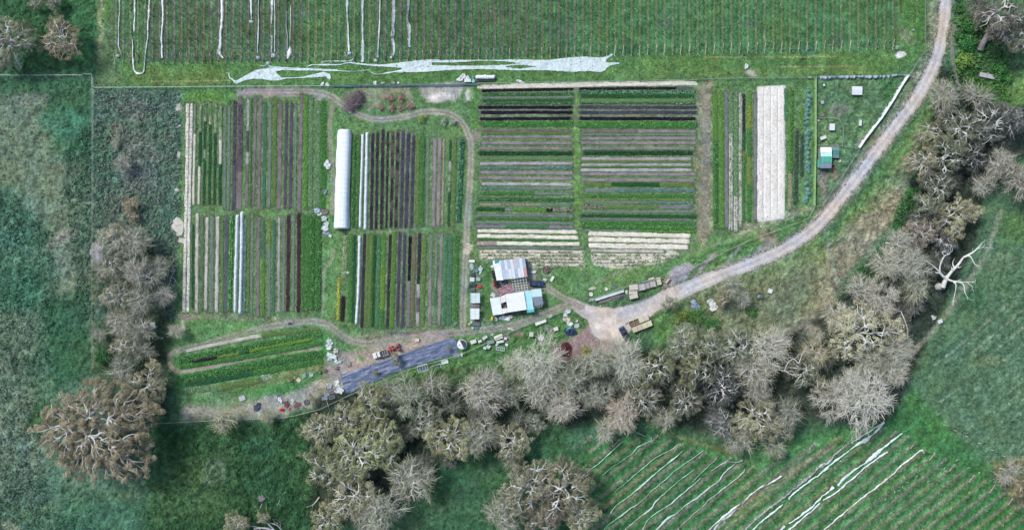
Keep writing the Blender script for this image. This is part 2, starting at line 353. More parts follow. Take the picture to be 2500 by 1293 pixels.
poly([(1690,700),(1900,640),(2040,580),(2180,420),(2250,330),(2200,480),(2080,640),(2030,740),(1900,840),(1640,850)], (128,128,102), 14, .45, 12, nz=.4, blotch=.92); poly([(1640,730),(1980,650),(2000,760),(1800,840),(1640,850)], (106,116,88), 20, .5, 12, blotch=1.0)
poly([(1780,840),(2020,780),(2050,800),(1900,880),(1760,890)], (136,124,112), 12, .8, 8); stroke([(1700,820),(1850,800),(1990,770),(2040,730)], 6, (146,138,122), .5, 4)
for i in range(12): stroke([(2020-i*5,600+i*14),(2060-i*4,560+i*14)], 2, (152,150,120), .5, 2, False)
stroke([(2012,560),(2030,620),(2044,690)], 8, (118,132,120), .7, 4)
poly([(1120,850),(1430,750),(1480,830),(1440,880),(1100,960),(850,965)], (78,120,68), 6, 1, 4); blob(1180, 900, 90, 16, (118,132,86), .6, -12); poly([(900,960),(1100,900),(1260,890),(1240,950),(1000,1000)], (86,112,72), 14, .8, 8)
poly([(850,962),(900,945),(960,965),(940,985),(880,975)], (126,130,140), 8, .7)
poly([(1340,850),(1400,820),(1440,790),(1490,820),(1470,900),(1400,930),(1350,900)], (146,124,124), 12, .95, 8, nz=.3, bare=1); blob(1382, 852, 20, 17, (78,38,44), 1, 20, f=.25, bare=1, warp=14); blob(1265, 810, 14, 12, (146,134,128), .9); blob(1242, 826, 12, 14, (150,140,138), .9); blob(1336, 805, 14, 9, (130,124,120), .9)
# --- below the woods
poly([(380,1032),(700,1024),(860,960),(860,1000),(760,1400),(330,1400)], (52,92,56), 50, 1, 12, nz=.35)
poly([(380,1120),(560,1100),(560,1260),(380,1270)], (76,110,68), 40, .75, 12, blotch=1.0); blob(640, 1090, 60, 40, (52,104,78), .6); blob(520, 1150, 40, 50, (100,122,100), .5); blob(700, 1230, 60, 60, (40,82,52), .7); blob(640, 1190, 60, 40, (60,112,78), .6)
for q in (((240,1180),(340,1250),(420,1300)),((395,1175),(410,1270)),((520,1090),(560,1150),(640,1240)),((250,1172),(350,1240),(440,1300))): stroke(q, 3, (40,74,52), .6, 3)
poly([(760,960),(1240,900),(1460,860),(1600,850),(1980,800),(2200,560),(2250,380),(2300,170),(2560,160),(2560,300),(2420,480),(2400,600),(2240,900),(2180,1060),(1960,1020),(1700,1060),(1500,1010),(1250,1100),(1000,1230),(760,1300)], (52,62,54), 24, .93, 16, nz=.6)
poly([(1180,890),(1290,860),(1300,960),(1180,960)], (66,104,56), 20, .7); blob(1110, 930, 80, 20, (78,112,66), .8)
blob(1620, 1050, 60, 22, (66,110,60), .9); blob(1330, 1050, 60, 22, (74,118,78), .8)
poly([(1060,1120),(1240,1090),(1400,1050),(1500,1040),(1600,1050),(1860,1120),(1800,1400),(980,1400)], (56,98,66), 14, 1, 8, nz=.3)
poly([(1400,1050),(1520,1050),(1500,1080),(1380,1100)], (84,124,92), 12, .6)
poly([(1440,1080),(1600,1062),(1800,1110),(1960,1060),(2140,1030),(2210,1040),(2560,1280),(2560,1400),(1360,1400),(1400,1200)], (66,120,70), 10, 1, 5, nz=.28)
poly([(1800,1110),(2140,1040),(2230,1080),(2500,1270),(2300,1400),(1700,1400)], (86,136,82), 24, .75, 6, nz=.25)
poly([(1590,1040),(1800,1100),(1840,1130),(1760,1100),(1640,1062)], (112,124,76), 8, .7)
# --- far right paddock
poly([(2330,170),(2460,180),(2560,150),(2560,260),(2440,260),(2400,230)], (84,124,66), 14, .9); blob(2480, 210, 60, 30, (104,140,80), .8)
poly([(2400,470),(2560,430),(2560,1290),(2400,1160),(2220,1050),(2200,960),(2280,800),(2380,600)], (80,114,84), 12, 1, 6, nz=.22)
blob(2470, 560, 60, 60, (84,122,66), .7); blob(2380, 730, 40, 40, (58,104,72), .7); blob(2420, 880, 50, 20, (110,116,84), .5); blob(2440, 640, 60, 30, (104,128,100), .5); blob(2380, 1080, 80, 40, (74,112,84), .5)
for k in range(26):
    x0 = 2262+k*22; y0 = 905-k*4+(30 if k > 12 else 0)
    stroke([(x0, y0-10), (x0+300, y0-260)], 3.4, [(56,84,70),(142,152,140),(100,124,104)][k % 3], .75, 3, False, 1.5, patch=.7)
for k in range(14): stroke([(2250+k*20,1010+k*16),(2520,830+k*20)], 3, (124,144,130), .65, 3, False, patch=.8)
stroke([(2440,520),(2420,590),(2380,660),(2300,780),(2210,880)], 12, (150,152,132), .55, 7, bare=.4)
poly([(2150,1050),(2230,940),(2330,1060),(2420,1150),(2400,1180),(2200,1080)], (62,120,66), 20, .85, 10)
poly([(2330,1200),(2420,1170),(2520,1270),(2520,1400),(2270,1400)], (58,118,58), 14, .8, 8)
poly([(2420,1130),(2520,1110),(2540,1250),(2470,1240)], (122,118,86), 14, .8)
poly([(2210,1030),(2260,1020),(2500,1170),(2500,1150)], (56,112,62), 8, .7)
# --- road shoulders and tracks
ROAD = [(2306,-60,36),(2308,0,34),(2300,80,33),(2283,150,34),(2240,235,34),(2180,315,32),(2110,408,31),(2050,485,32),(1995,550,33),(1920,603,34),(1840,640,34),(1740,678,36),(1660,712,46),(1600,742,54),(1520,768,50),(1470,778,44)]
region(ROAD, 1); 
stroke([(a, b) for a, b, _ in ROAD[:-1]], 42, (146,144,130), .75, 9, warp=4, bare=.9); stroke([(a, b) for a, b, _ in ROAD], 33, (188,180,180), 1, 2, nz=.1, bare=1)
sl_, d_, w_ = linedist(spline(ROAD), 40, .6)
for o_, c_ in ((-7,(204,197,196)),(7,(202,195,194)),(0,(172,166,164)),(13,(158,154,150)),(-13,(166,160,156))):
    m_ = np.clip((3.4-np.abs(d_-o_+(n1[sl_]-.5)*3))/2, 0, 1)*(REG[sl_] == 1); _mix(sl_, m_*.5, c_, .2)
YARD = [(1395,728),(1440,745),(1500,752),(1560,740),(1600,720),(1660,690),(1680,710),(1610,750),(1592,772),(1545,795),(1525,830),(1490,838),(1450,820),(1435,780),(1400,758)]
sl_, m_ = polymask(YARD, 4, 3); REG[sl_] = np.where(m_ > .5, 1, REG[sl_]); poly(YARD, (190,180,176), 4, 1, 3, .2, bare=1); blob(1490, 800, 56, 38, (204,195,190), .85, bare=1)
poly([(1455,830),(1530,826),(1560,850),(1480,870)], (160,150,146), 10, .8, bare=1)
def track(pts, w, c=(150,140,138), mid=(112,130,96), a=.9):
    region([(x, y, w+5) for x, y in pts], 2)
    p = spline(pts); sl, d, _ = linedist(p, w+16, 1.0)
    _mix(sl, np.clip((w/2+3-np.abs(d))/4, 0, 1)*a*.55, c, .2)
    m = np.clip((3.0-np.abs(np.abs(d)-w*.31)+(n1[sl]-.5)*3)/2.2, 0, 1); _mix(sl, m*a, c, .15)
    m = np.clip((1.8-np.abs(d)+(n1[sl]-.5)*3)/2, 0, 1); _mix(sl, m*.75, mid, .2); BARE[sl] = np.maximum(BARE[sl], np.abs(d) < w/2+1)
track([(1400,738),(1370,724),(1340,704),(1320,694)], 13)
track([(1420,748),(1385,745),(1340,762),(1290,782),(1240,797),(1180,805),(1110,812),(1050,816),(1000,823),(950,832),(905,838),(870,836),(840,822),(815,802),(790,788),(750,784),(700,790),(640,800)], 16)
track([(640,800),(560,822),(490,842),(430,856)], 12, (146,136,130), (98,130,86), .75)
track([(428,856),(413,868),(416,892),(432,905),(455,905),(560,885),(680,860),(780,848)], 8, (158,146,138), (140,134,120), .85)
track([(600,222),(700,222),(770,224),(806,234),(832,252),(862,272),(900,288),(940,292),(990,284),(1040,273),(1090,276),(1125,296),(1145,335),(1150,370),(1147,450),(1141,540),(1136,640),(1131,740),(1130,800)], 14, (158,148,146), (104,128,90))
track([(815,240),(806,290),(806,340),(813,420),(811,520)], 8, (142,136,124), (110,130,94), .8)
track([(815,610),(806,640),(792,660),(788,700),(786,760)], 6, (146,144,124), (110,136,96), .7)
blob(1143, 606, 13, 18, (196,182,170), 1, f=.3, bare=1); stroke([(950,812),(1010,812),(1055,800)], 6, (96,84,92), .7, 4)
blob(1105, 818, 12, 4, (120,74,66), .7); blob(1062, 818, 40, 6, (160,148,150), .7)
track([(2330,60),(2324,110),(2332,180),(2340,215)], 8, (134,126,122), (112,120,90), .7)
# vineyard strips under the top rows
rows_top = []; x = 281.4
while x < 2192: rows_top.append(x); x += 17.7+max(0, x-300)*.00187
def row_end(x): return np.interp(x, [281, 800, 1100, 1400, 1600, 2000, 2190], [151, 148, 143, 134, 130, 122, 116])
def row_tone(x):                            # how brown the undervine strip is
    return float(np.interp(x, [280,350,400,720,760,900,940,1150,1320,1700,1900,2190], [.35,.35,.9,.9,.2,.3,.8,.75,.55,.12,.12,.45]))
for i, x in enumerate(rows_top):
    t = row_tone(x)*(.75+.5*RS.rand()); c = (142,138,128) if t > .45 else (132,144,104)
    stroke([(x+2.5,-55),(x+2.5,60),(x+2,row_end(x)-3)], 5, c, .35+.42*t, 2.5, False, .8, patch=.45, bare=.7)
    stroke([(x-4.5,-55),(x-4.5,row_end(x)-2)], 5, (50,92,58), .6, 3, False, .8)  # each row's shadow painted as a dark strip in the grass
    if t < .5: stroke([(x+1.5,-55),(x+1.5,row_end(x)-3)], 4, (128,146,108), .6, 2.5, False, .8, patch=.3)
# strips in the lower vineyard
DV = np.array((-.776, .631)); NV = np.array((.631, .776))
drow = [1735+25.6*k for k in range(34)]
_sd = [1739,1766,1796,1816,1842,1868,1894,1920,1946,1970,2010,2040,2080,2130,2167,2217,2275,2324,2380,2440,2500,2600]
_sy = [1074,1077,1073,1063,1064,1075,1087,1094,1105,1112,1122,1140,1090,1060,1042,1060,1097,1120,1152,1180,1215,1270]
def vrow(d):
    y0 = float(np.interp(d, _sd, _sy)); x0 = (d-NV[1]*y0)/NV[0]
    t = (1345-y0)/DV[1]; x1 = x0+DV[0]*t; y1 = 1345.
    if x1 < 1400: t = (x0-(1440 if d < 1880 else 1400))/-DV[0]; x1, y1 = x0+DV[0]*t, y0+DV[1]*t
    return x0, y0, x1, y1
for k, d in enumerate(drow):
    x0, y0, x1, y1 = vrow(d); t = .5+.4*RS.rand()
    stroke([(x0+2,y0+2),(x1+2,y1+2)], 8, (144,140,128) if k % 3 else (152,146,120), t*.95, 4, False, 1.5, patch=.45)
    stroke([(x0+8,y0+10),(x1+8,y1+10)], 8, (42,92,54), .6, 6, False, 2)
stroke([(2030,1090),(1900,1170),(1740,1293),(1680,1345)], 13, (150,140,118), .7, 8)
stroke([(1260,1100),(1000,1300)], 16, (84,112,90), .3, 8, False); 
for k in range(5): stroke([(1250-k*10,1090+k*34),(1000-k*5,1290+k*20)], 4, (82,104,86), .45, 4, False, 3, patch=.8)

# --- garden beds (data used here for the grassy paths and later for the meshes)
#  (centre x at top, width, shift at bottom, y0, y1, segments)   segments = 'kind' or [(t_end, kind), ...]
BLK = {}
BLK['UL'] = ('upper left block', 'left', 1, [
 (459,8.5,-9,252,762,'strawA'),(468,8,-9.5,252,762,'strawA'),(477,6.5,-5,254,500,[(.3,'fade'),(1,'straw2')]),(490.5,7,-5,254,500,[(.28,'patchy'),(.62,'dark'),(1,'straw2')]),
 (502,7,-4,252,500,[(.18,'patchy'),(.45,'dark'),(.55,'patchy'),(1,'dark')]),(515,7,-4,250,500,[(.22,'patchy'),(1,'dark')]),(527.5,7,-4,252,500,[(.3,'patchy'),(1,'dark')]),(540.5,8,-4,256,500,[(.35,'patchy'),(.6,'straw2'),(1,'dark')]),
 (550,6.5,-2,258,512,'greygreen'),(560,7,-2,258,512,'greygreen'),(574.5,9.5,-4,246,514,[(.6,'lattice'),(1,'lilac')]),(588,13,-4,240,512,[(.05,'mauve'),(.5,'lattice2'),(.66,'mauvedark'),(1,'mauve')]),(606.5,7,-4,240,506,[(.3,'light'),(.5,'lilac'),(.6,'light'),(1,'mauve')]),
 (614.5,4,-3,240,505,'lush'),(624.5,7.5,-6,236,502,'mauve'),(636.5,8.5,-5,236,512,'mauve'),(648,8,-4,250,510,'teal2'),(660,8,-3,246,505,'greygreen'),(672,9,-3,240,505,'olive'),
 (685.5,9.5,-4,248,512,'mauve'),(700,7.5,-4,248,510,'lilac'),(712.5,8,-4,250,510,'lilac'),(723,6,-3,252,512,'greygreen'),(736.5,8.5,-6,230,520,'mauve'),
 (748,9,-3,234,510,'bright'),(760,9,-2,236,508,'weedy'),(776,12,-1,250,505,'weedy'),(790,12,-1,246,510,'lush')])
BLK['LL'] = ('lower left block', 'left', 1, [
 (472,5,-2,548,752,'dark'),(482,9,-2,520,764,'straw3'),(494,7,-1,526,758,'darkfade'),(506.5,8,-4,530,758,'straw3'),(518,11,-2,525,762,'greygreen'),(533,9.5,-4,528,762,'straw3'),(543,6,-1,526,762,'speckle'),
 (554,10,-2,526,764,'slate'),(566.5,10,-6,524,760,'bright2'),(600,7.5,-4,534,766,'teal'),(609,5,-3,530,764,'olive'),(616.5,7,-3,520,770,'greygreen'),
 (631.5,8.5,-2,528,772,'mauve'),(644,8.5,-2,534,772,[(.4,'teal2'),(1,'bright')]),(657.5,9,-1,538,774,[(.28,'yellow2'),(1,'greygreen')]),(670,7,-3,540,766,'teal2'),(682,7,-2,528,762,'light'),
 (694,7,-2,530,762,'greygreen'),(705.5,9.5,-3,525,760,'brown'),(717,7.5,-2,526,758,'greygreen'),(730.5,10.5,-1,518,762,'brown'),(742,9,-1,524,758,'lush'),(752,10,-2,524,758,'lush'),(764,11,-2,524,758,'lush2'),(778,13,-2,526,758,'lush2')])
BLK['UM'] = ('upper middle block', 'left', 1, [
 (866,7,-4,330,556,'lush2'),(876,7,-4,330,556,'lush'),
 (910.5,8,-4,326,562,'soildark'),(922.5,7.5,-4,322,560,'soildark'),(935.5,8.5,-4,316,560,'soildark'),(947.5,6,-4,322,558,'soildark'),(959.5,7.5,-5,322,556,'mottle'),(971.5,8,-5,320,556,'mottle'),(985,8.5,-6,320,556,'lilacdark'),(997.5,9,-6,326,556,'lilacdark'),(1010.5,8.5,-6,330,556,'lilacdark'),
 (1021,9,-3,330,550,'olive'),(1033,9,-3,330,552,'lush'),(1045.5,7,-3,336,552,'greygreen'),(1062.5,9.5,-5,336,554,'mauvelt'),(1074.5,9,-5,336,554,'mauvelt'),(1084,6,-4,336,552,'tanspeck'),(1100,6.5,-5,342,552,[(.25,'dark'),(.33,'light'),(.6,'patchy'),(1,'dark')]),(1111,8,-5,340,552,'olive'),(1127.5,12,-8,338,540,'hedgeteal')])
BLK['LM'] = ('lower middle block', 'left', 1, [
 (845,12,-4,574,680,'pale'),(829,7,-4,676,781,'yellow'),(838,10,-2,722,784,'blackcrop'),(858,9,-4,574,786,'lush'),(866.5,8,-6,574,788,'dark'),
 (890.5,8,-7,570,800,'soildark'),(899,6,-6,574,798,'olive'),(907,8,-7,572,798,'olive2'),(916,7,-6,572,798,'darkgrn'),(926,9,-6,572,800,'teal3'),(938,10,-6,572,800,[(.35,'bright'),(.8,'yellowgrn'),(1,'lush')]),
 (953.5,7.5,-8,572,802,'soildark'),(963.5,8.5,-7,570,800,'yellowgrn2'),(976.5,8,-6,567,796,'lilacdark'),(989,8,-6,570,800,'lilacdark'),(1002,8,-6,576,798,[(.5,'black'),(1,'mauvefade')]),(1012.5,9,-6,572,798,'brownplant'),(1025.5,8.5,-6,568,796,[(.55,'soildark'),(.7,'light'),(.85,'mauvedark'),(1,'light')]),
 (1038,7,-6,574,796,'olive'),(1053,8.5,-5,572,796,[(.47,'greygreen'),(1,'mauvelt')]),(1066.5,7,-6,570,792,[(.6,'greygreen'),(.8,'teal2'),(1,'greygreen')]),(1078.5,8,-7,568,796,'mauvelt'),(1089,9,-5,574,794,'teal3'),(1101,10,-5,574,794,'teal2'),(1114.5,11,-3,574,794,'lush')])
BLK['HL'] = ('left crosswise block', 'top', 0, [   # (centre y at left, width, shift at right, x0, x1, segs)
 (222,7.5,-4.5,1176,1400,'black'),(231,8,-2,1178,1400,'chard'),(239.5,6,-2,1178,1400,'greygreen'),(246,6,-1,1178,1400,'dark'),(252,7,0,1178,1400,'chard'),(262.5,8.5,0,1168,1398,'black'),(275,8.5,-.5,1174,1398,'black'),(290.5,8.5,-1,1171,1396,'black'),
 (303,12,0,1178,1400,'lush3'),(318.5,6.5,1,1180,1395,'mauvebrown'),(325,5,0,1180,1390,'olive'),(334.5,7,0,1178,1398,'mauvelt'),(349,8.5,0,1175,1398,'mauvelt'),(362,7.5,0,1168,1398,'mauvelt'),(374,10,0,1168,1398,'darkbush'),(386,10,0,1165,1396,'greengrid'),(399,8,0,1172,1398,'light'),
 (409.5,8,0,1170,1398,[(.45,'teal'),(.65,'greygreen'),(1,'teal')]),(420.5,9.5,2,1169,1400,'mauvelt'),(434,9,2,1169,1398,'mauvelt'),(449,8,1,1176,1396,'lightmauve'),(459.5,8,1,1172,1398,[(.45,'teal'),(1,'greygreen')]),(471.5,8,1,1175,1398,[(.58,'lush'),(1,'greygreen')]),
 (486,9,2,1166,1400,'chard'),(499,7,2,1170,1396,[(.12,'tanspeck'),(.65,'blackcrop2'),(1,'greygreen')]),(510.5,9,3,1163,1400,[(.3,'darkgrn'),(.38,'greygreen'),(.72,'bright'),(.79,'blackcrop'),(1,'blackcrop2')]),(525,7,3,1163,1400,'grey'),(533,7,3,1163,1400,'lush'),
 (542,8,3,1160,1400,'greygreen'),(552,9,3,1160,1400,[(.3,'grey'),(.75,'teal3'),(1,'grey')]),(563,7.5,4,1165,1410,'straw'),(576,8,4,1164,1412,'straw'),(584,4,4,1164,1412,'lush'),(593,8,3,1164,1416,[(.2,'strawpurple'),(1,'straw')]),(604.5,5.5,3,1166,1420,'grey'),
 (613,7,2,1178,1424,'strawrow'),(621,7,2,1172,1424,'strawrow'),(629.5,7,2,1175,1424,'strawrow'),(637.5,7,2,1290,1424,'strawrow'),(645.5,7,2,1295,1424,'strawrow')])
BLK['HR'] = ('right crosswise block', 'top', 0, [
 (217,7.5,-1,1414,1692,[(.85,'black'),(1,'slate')]),(226,9,0,1414,1696,'chard2'),(235.5,8,0,1420,1694,'darkgrn'),(245.5,9,0,1418,1696,'greengrid'),(252.5,5,0,1416,1698,'chard'),(262,8.5,1,1414,1700,'lilacdark'),(275,8.5,0,1414,1700,'lilacdark'),(289.5,9,1,1414,1698,'black'),
 (304.5,14,1,1410,1700,'lush3'),(320.5,9,0,1420,1700,[(.5,'mauvebrown'),(1,'mauvelt')]),(329,5,0,1418,1700,'greygreen'),(338,8,0,1417,1700,'mauvelt'),(349,8,0,1416,1700,'mauvelt'),(362,7.5,0,1420,1696,'mauvelt'),(373,11,0,1424,1690,'darkbush'),
 (388,8,0,1420,1688,'light'),(395,5,0,1418,1690,'olive'),(402,7.5,0,1420,1688,'light'),(408.5,4,0,1418,1690,'lush'),(415,8.5,0,1416,1690,'lightmauve'),(425,8.5,1,1418,1700,'mauvelt'),(439,9,1,1420,1696,'mauvelt'),(450.5,10,0,1428,1690,[(.25,'olive'),(.7,'darkgrn'),(1,'olive')]),
 (464.5,11,0,1428,1696,[(.28,'greygreen'),(1,'teal')]),(478.5,9,0,1424,1692,'lush'),(486,5,1,1424,1692,'yellowgrn3'),(492.5,8,2,1424,1694,[(.5,'greygreen'),(1,'teal')]),(505,9,1,1422,1690,[(.2,'blackcrop2'),(.7,'olive'),(1,'grey')]),(516.5,7,1,1420,1694,'greygreen'),
 (527,8,2,1418,1700,'darkgrn'),(534,6.5,3,1420,1690,'grey'),(543.5,9,2,1418,1696,'lush'),(553,8,4,1418,1698,'lush3'),(562,6,5,1420,1698,[(.5,'greygreen'),(1,'bright')]),(570,9.5,6,1436,1686,'straw'),(584.5,9.5,5,1436,1684,'straw'),(599,10,5,1437,1680,'straw'),
 (612,8,2,1442,1622,'straw3'),(622,8,1,1444,1660,'strawrow'),(630.5,8,0,1448,1640,'strawrow'),(639,8,-2,1450,1610,'strawrow'),(647,7,-2,1500,1570,'strawrow')])
BLK['RR'] = ('block by the hen run', 'left', 1, [
 (1746,11.5,2,228,556,[(.35,'yellowgrn2'),(1,'lush2')]),(1761,10,1,224,558,'bright'),(1773,8.5,1,224,558,'grey'),(1785,11,0,224,562,[(.3,'weedy'),(1,'strawplant')]),(1797,11,0,222,566,[(.25,'weedy'),(.75,'weedy'),(1,'strawplant')]),(1808,9,-1,226,556,'strawplant'),(1816,8,-1,230,540,[(.3,'blackdim'),(.45,'dark'),(.5,'orangecrop'),(1,'lush')]),
 (1829.5,10,-1,226,540,[(.1,'bright'),(.28,'yellowleaf'),(.5,'lush'),(.72,'yellowgrn3'),(1,'lush')]),(1843.5,8,1,228,540,'grey'),(1857,15,-1,214,538,'white'),(1874,16,0,210,538,'white'),(1891,16,0,210,536,'white'),(1908,16,0,216,532,'white'),(1918.5,9,1,220,294,'teal3'),
 (1933,9,-5,218,512,[(.7,'bright3'),(1,'tanspeck')]),(1945,9,-4,318,500,'darkbush2'),(1957.5,8,-1,330,430,'darkbush2'),(1957,8,0,262,305,'bright')])
poly([(1172,608),(1424,611),(1426,650),(1290,652),(1286,634),(1172,632)], (196,188,170), 4, .9, 3, nz=.2, bare=.9)
poly([(1440,608),(1640,608),(1660,622),(1600,645),(1500,655),(1448,646)], (198,190,174), 4, .9, 3, nz=.2, bare=.9)
poly([(1849,211),(1917,208),(1915,534),(1850,540)], (214,208,206), 3, 1, 2, nz=.1, bare=1)
for k_, (nm_, sd_, vert_, L_) in BLK.items():
    for (c_, w_, s_, a_, b_, seg_) in L_:
        if seg_ in ('strawrow', 'white'): continue
        p_ = [(c_, a_), (c_+s_, b_)] if vert_ else [(a_, c_), (b_, c_+s_)]
        stroke(p_, w_+6, (116,124,108) if seg_ in ('black','lilacdark') else (104,132,88), .75, 4, False, 1.5, bare=0); stroke(p_, w_, (86,96,80), .9, 2, False, .5, bare=1)

tex_ = (1+((n3-.5)*.62+(n1-.5)*.5)*np.clip(1-BARE*.7, .3, 1))[..., None]; CO = CO*tex_; lum_ = (CO*(.25,.6,.15)).sum(-1, keepdims=True); fq_ = polymask([(445,216),(1165,208),(1990,192),(1988,505),(1760,600),(1330,800),(1120,850),(690,1020),(440,1030),(415,860)], 12, 0); dq_ = np.full(CO.shape[:2], .10); dq_[fq_[0]] *= 1-.4*fq_[1]; dq_ = dq_[..., None]; CO = CO*(1-dq_)+lum_*dq_*np.array([1.08,1.0,1.0]); CO *= 1.2
# --- the surface itself
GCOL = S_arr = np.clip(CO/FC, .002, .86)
inner = np.clip(1-np.abs(XX-XC)/10-np.abs(YY-YC)/10, 0, 1)
rough = np.clip(1-BARE, .12, 1)
isfarm = polymask([(445,216),(1165,208),(1990,192),(1988,505),(1760,600),(1330,800),(840,960),(690,1020),(440,1030),(415,860)], 10, 0)
fm = np.zeros((HH, WW_)); fm[isfarm[0]] = isfarm[1]
vy = np.zeros((HH, WW_)); q_ = polymask([(236,-60),(2262,-60),(2258,128),(2216,190),(1165,206),(236,214)], 10, 0); vy[q_[0]] = q_[1]
amp = .6*(1-.72*fm)*(1-.7*vy)*rough
GZ = inner*amp*((fbm(XC, YC, 13, 6, 3)-.5)*1.7+(vn(XC, YC, 5.2, 2)-.5)*.7)+inner*.5*(fbm(XC, YC, 420, 1, 2)-.5)*0
GZ[REG > 0] *= .3
def gz(px, py):
    px = np.clip(np.asarray(px, float), -44, 2543); py = np.clip(np.asarray(py, float), -44, 1336)
    i = (px-gx[0])/STEP+len(far); j = (py-gy[0])/STEP+len(far); i0 = i.astype(int); j0 = j.astype(int); fx = i-i0; fy = j-j0
    return (GZ[j0, i0]*(1-fx)+GZ[j0, i0+1]*fx)*(1-fy)+(GZ[j0+1, i0]*(1-fx)+GZ[j0+1, i0+1]*fx)*fy
def gcol(px, py):
    i = np.clip(np.round((np.asarray(px)-gx[0])/STEP).astype(int)+len(far), 0, WW_-1); j = np.clip(np.round((np.asarray(py)-gy[0])/STEP).astype(int)+len(far), 0, HH-1)
    return GCOL[j, i]
def gbare(px, py):
    i = np.clip(np.round((np.asarray(px)-gx[0])/STEP).astype(int)+len(far), 0, WW_-1); j = np.clip(np.round((np.asarray(py)-gy[0])/STEP).astype(int)+len(far), 0, HH-1)
    return np.maximum(BARE[j, i], REG[j, i] > 0)
VX, VY = W(XX, YY); GV = np.stack([VX, VY, GZ], -1).reshape(-1, 3); GC = GCOL.reshape(-1, 3)
idx = np.arange(HH*WW_).reshape(HH, WW_)
GF = np.stack([idx[:-1, :-1], idx[1:, :-1], idx[1:, 1:], idx[:-1, 1:]], -1).reshape(-1, 4); FR = REG[:-1, :-1].reshape(-1)
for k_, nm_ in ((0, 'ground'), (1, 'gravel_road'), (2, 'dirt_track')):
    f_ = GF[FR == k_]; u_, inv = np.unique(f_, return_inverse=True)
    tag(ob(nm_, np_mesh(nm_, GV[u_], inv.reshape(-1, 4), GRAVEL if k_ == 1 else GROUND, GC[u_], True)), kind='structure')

# --- grass blades and tufts over everything that is not bare
def tufts(n, poly_=None, s=(.3, .6), hmul=1, box=(-30, 2530, -30, 1323), cvar=.3, nm='grass', lbl=None, keep=None, seed=1):
    r = np.random.RandomState(seed); px = r.uniform(box[0], box[1], n); py = r.uniform(box[2], box[3], n)
    k = r.rand(n) > gbare(px, py)*1.2
    if keep is not None: k &= keep(px, py, r)
    px, py = px[k], py[k]; n = len(px); c = gcol(px+r.normal(0, 3, n), py+r.normal(0, 3, n))
    x, y = W(px, py); z = gz(px, py); sz = r.uniform(s[0], s[1], n)
    N = np.stack([r.normal(0, .8, n), r.normal(0, .8, n), np.ones(n)], 1)
    V = leaves(np.stack([x, y, z+sz*.22*hmul], 1), N, sz, .55, r)
    c = 1.3*c*np.exp(r.normal(0, cvar, (n, 1)))*(1+r.normal(0, .08, (n, 3)))
    return V, np.repeat(np.clip(c, .002, .8), 4, 0)
V1, C1 = tufts(210000, s=(.28, .62), cvar=.3)
tag(ob('pasture_grass', np_mesh('pasture_grass', V1, quadsF(len(V1)//4), LEAF, C1)), kind='stuff')
# --- rounded weed clumps
def puffs(px, py, r, c, h=.6, n=16, seed=3, dz=0):
    g = np.random.RandomState(seed); m = len(px); x, y = W(px, py); z = gz(px, py)+dz
    d = g.normal(size=(m, n, 3)); d[..., 2] = np.abs(d[..., 2])+.15; d /= np.linalg.norm(d, axis=2, keepdims=True)
    C = np.stack([x, y, z], 1)[:, None]+d*np.stack([r, r, r*h], 1)[:, None]*g.uniform(.75, 1.05, (m, n, 1))
    N = d+g.normal(0, .35, d.shape); s = np.repeat(r*.75, n)*g.uniform(.6, 1.1, m*n)
    V = leaves(C.reshape(-1, 3), N.reshape(-1, 3), s, .7, g)
    cc = 1.3*np.repeat(c, n, 0)*g.uniform(.75, 1.25, (m*n, 1)); return V, np.repeat(np.clip(cc, .002, .8), 4, 0)
def scatter_puffs(name, polyg, n, rr, pal, seed, h=.6, mixg=.5, npp=16):
    g = np.random.RandomState(seed); p = np.array(polyg, float); X = g.uniform(p[:, 0].min(), p[:, 0].max(), n*2); Y = g.uniform(p[:, 1].min(), p[:, 1].max(), n*2)
    ins = np.zeros(len(X), bool); q = np.roll(p, -1, 0)
    for (ax, ay), (bx, by) in zip(p, q): ins ^= ((ay > Y) != (by > Y)) & (X < (bx-ax)*(Y-ay)/((by-ay) if by != ay else 1e-9)+ax)
    X, Y = X[ins][:n], Y[ins][:n]; ok = gbare(X, Y) < .5; X, Y = X[ok], Y[ok]
    pl = np.array([S(c) for c in pal])[g.randint(len(pal), size=len(X))]; c = pl*(1-mixg)+gcol(X, Y)*mixg
    V, C = puffs(X, Y, g.uniform(rr[0], rr[1], len(X)), c, h, npp, seed)
    return tag(ob(name, np_mesh(name, V, quadsF(len(V)//4), LEAF, C)), kind='stuff')
scatter_puffs('scrub_weeds', [(232,220),(440,225),(440,560),(420,760),(300,500),(232,600)], 1500, (.35, .95), [(124,152,132),(140,150,136),(100,138,112),(156,158,150)], 11, mixg=.35)
scatter_puffs('fence_line_weeds', [(150,380),(226,300),(226,780),(190,780),(170,560)], 560, (.4, .95), [(84,136,108),(100,140,112),(70,118,90)], 12)
scatter_puffs('pasture_weeds', [(-20,440),(40,480),(130,570),(140,760),(90,1000),(120,1250),(300,1290),(-20,1290)], 2400, (.4, 1.05), [(70,128,100),(90,130,104),(60,110,84)], 13, .5, .6, 10)
scatter_puffs('meadow_weeds', [(385,1035),(700,1028),(840,980),(780,1293),(385,1293)], 2000, (.35, .9), [(62,104,64),(84,118,84),(52,92,60)], 14, .5, .6, 10)
scatter_puffs('creek_undergrowth', [(2330,-20),(2400,-20),(2470,180),(2460,250),(2320,210),(2325,100)], 520, (.5, 1.2), [(52,108,52),(74,128,62),(104,140,72)], 15, .8, .3)
scatter_puffs('bank_undergrowth', [(2150,640),(2200,480),(2260,440),(2260,560),(2160,700),(2090,700),(2100,650)], 420, (.6, 1.2), [(44,98,54),(60,116,56),(50,100,62)], 16, .8, .2)
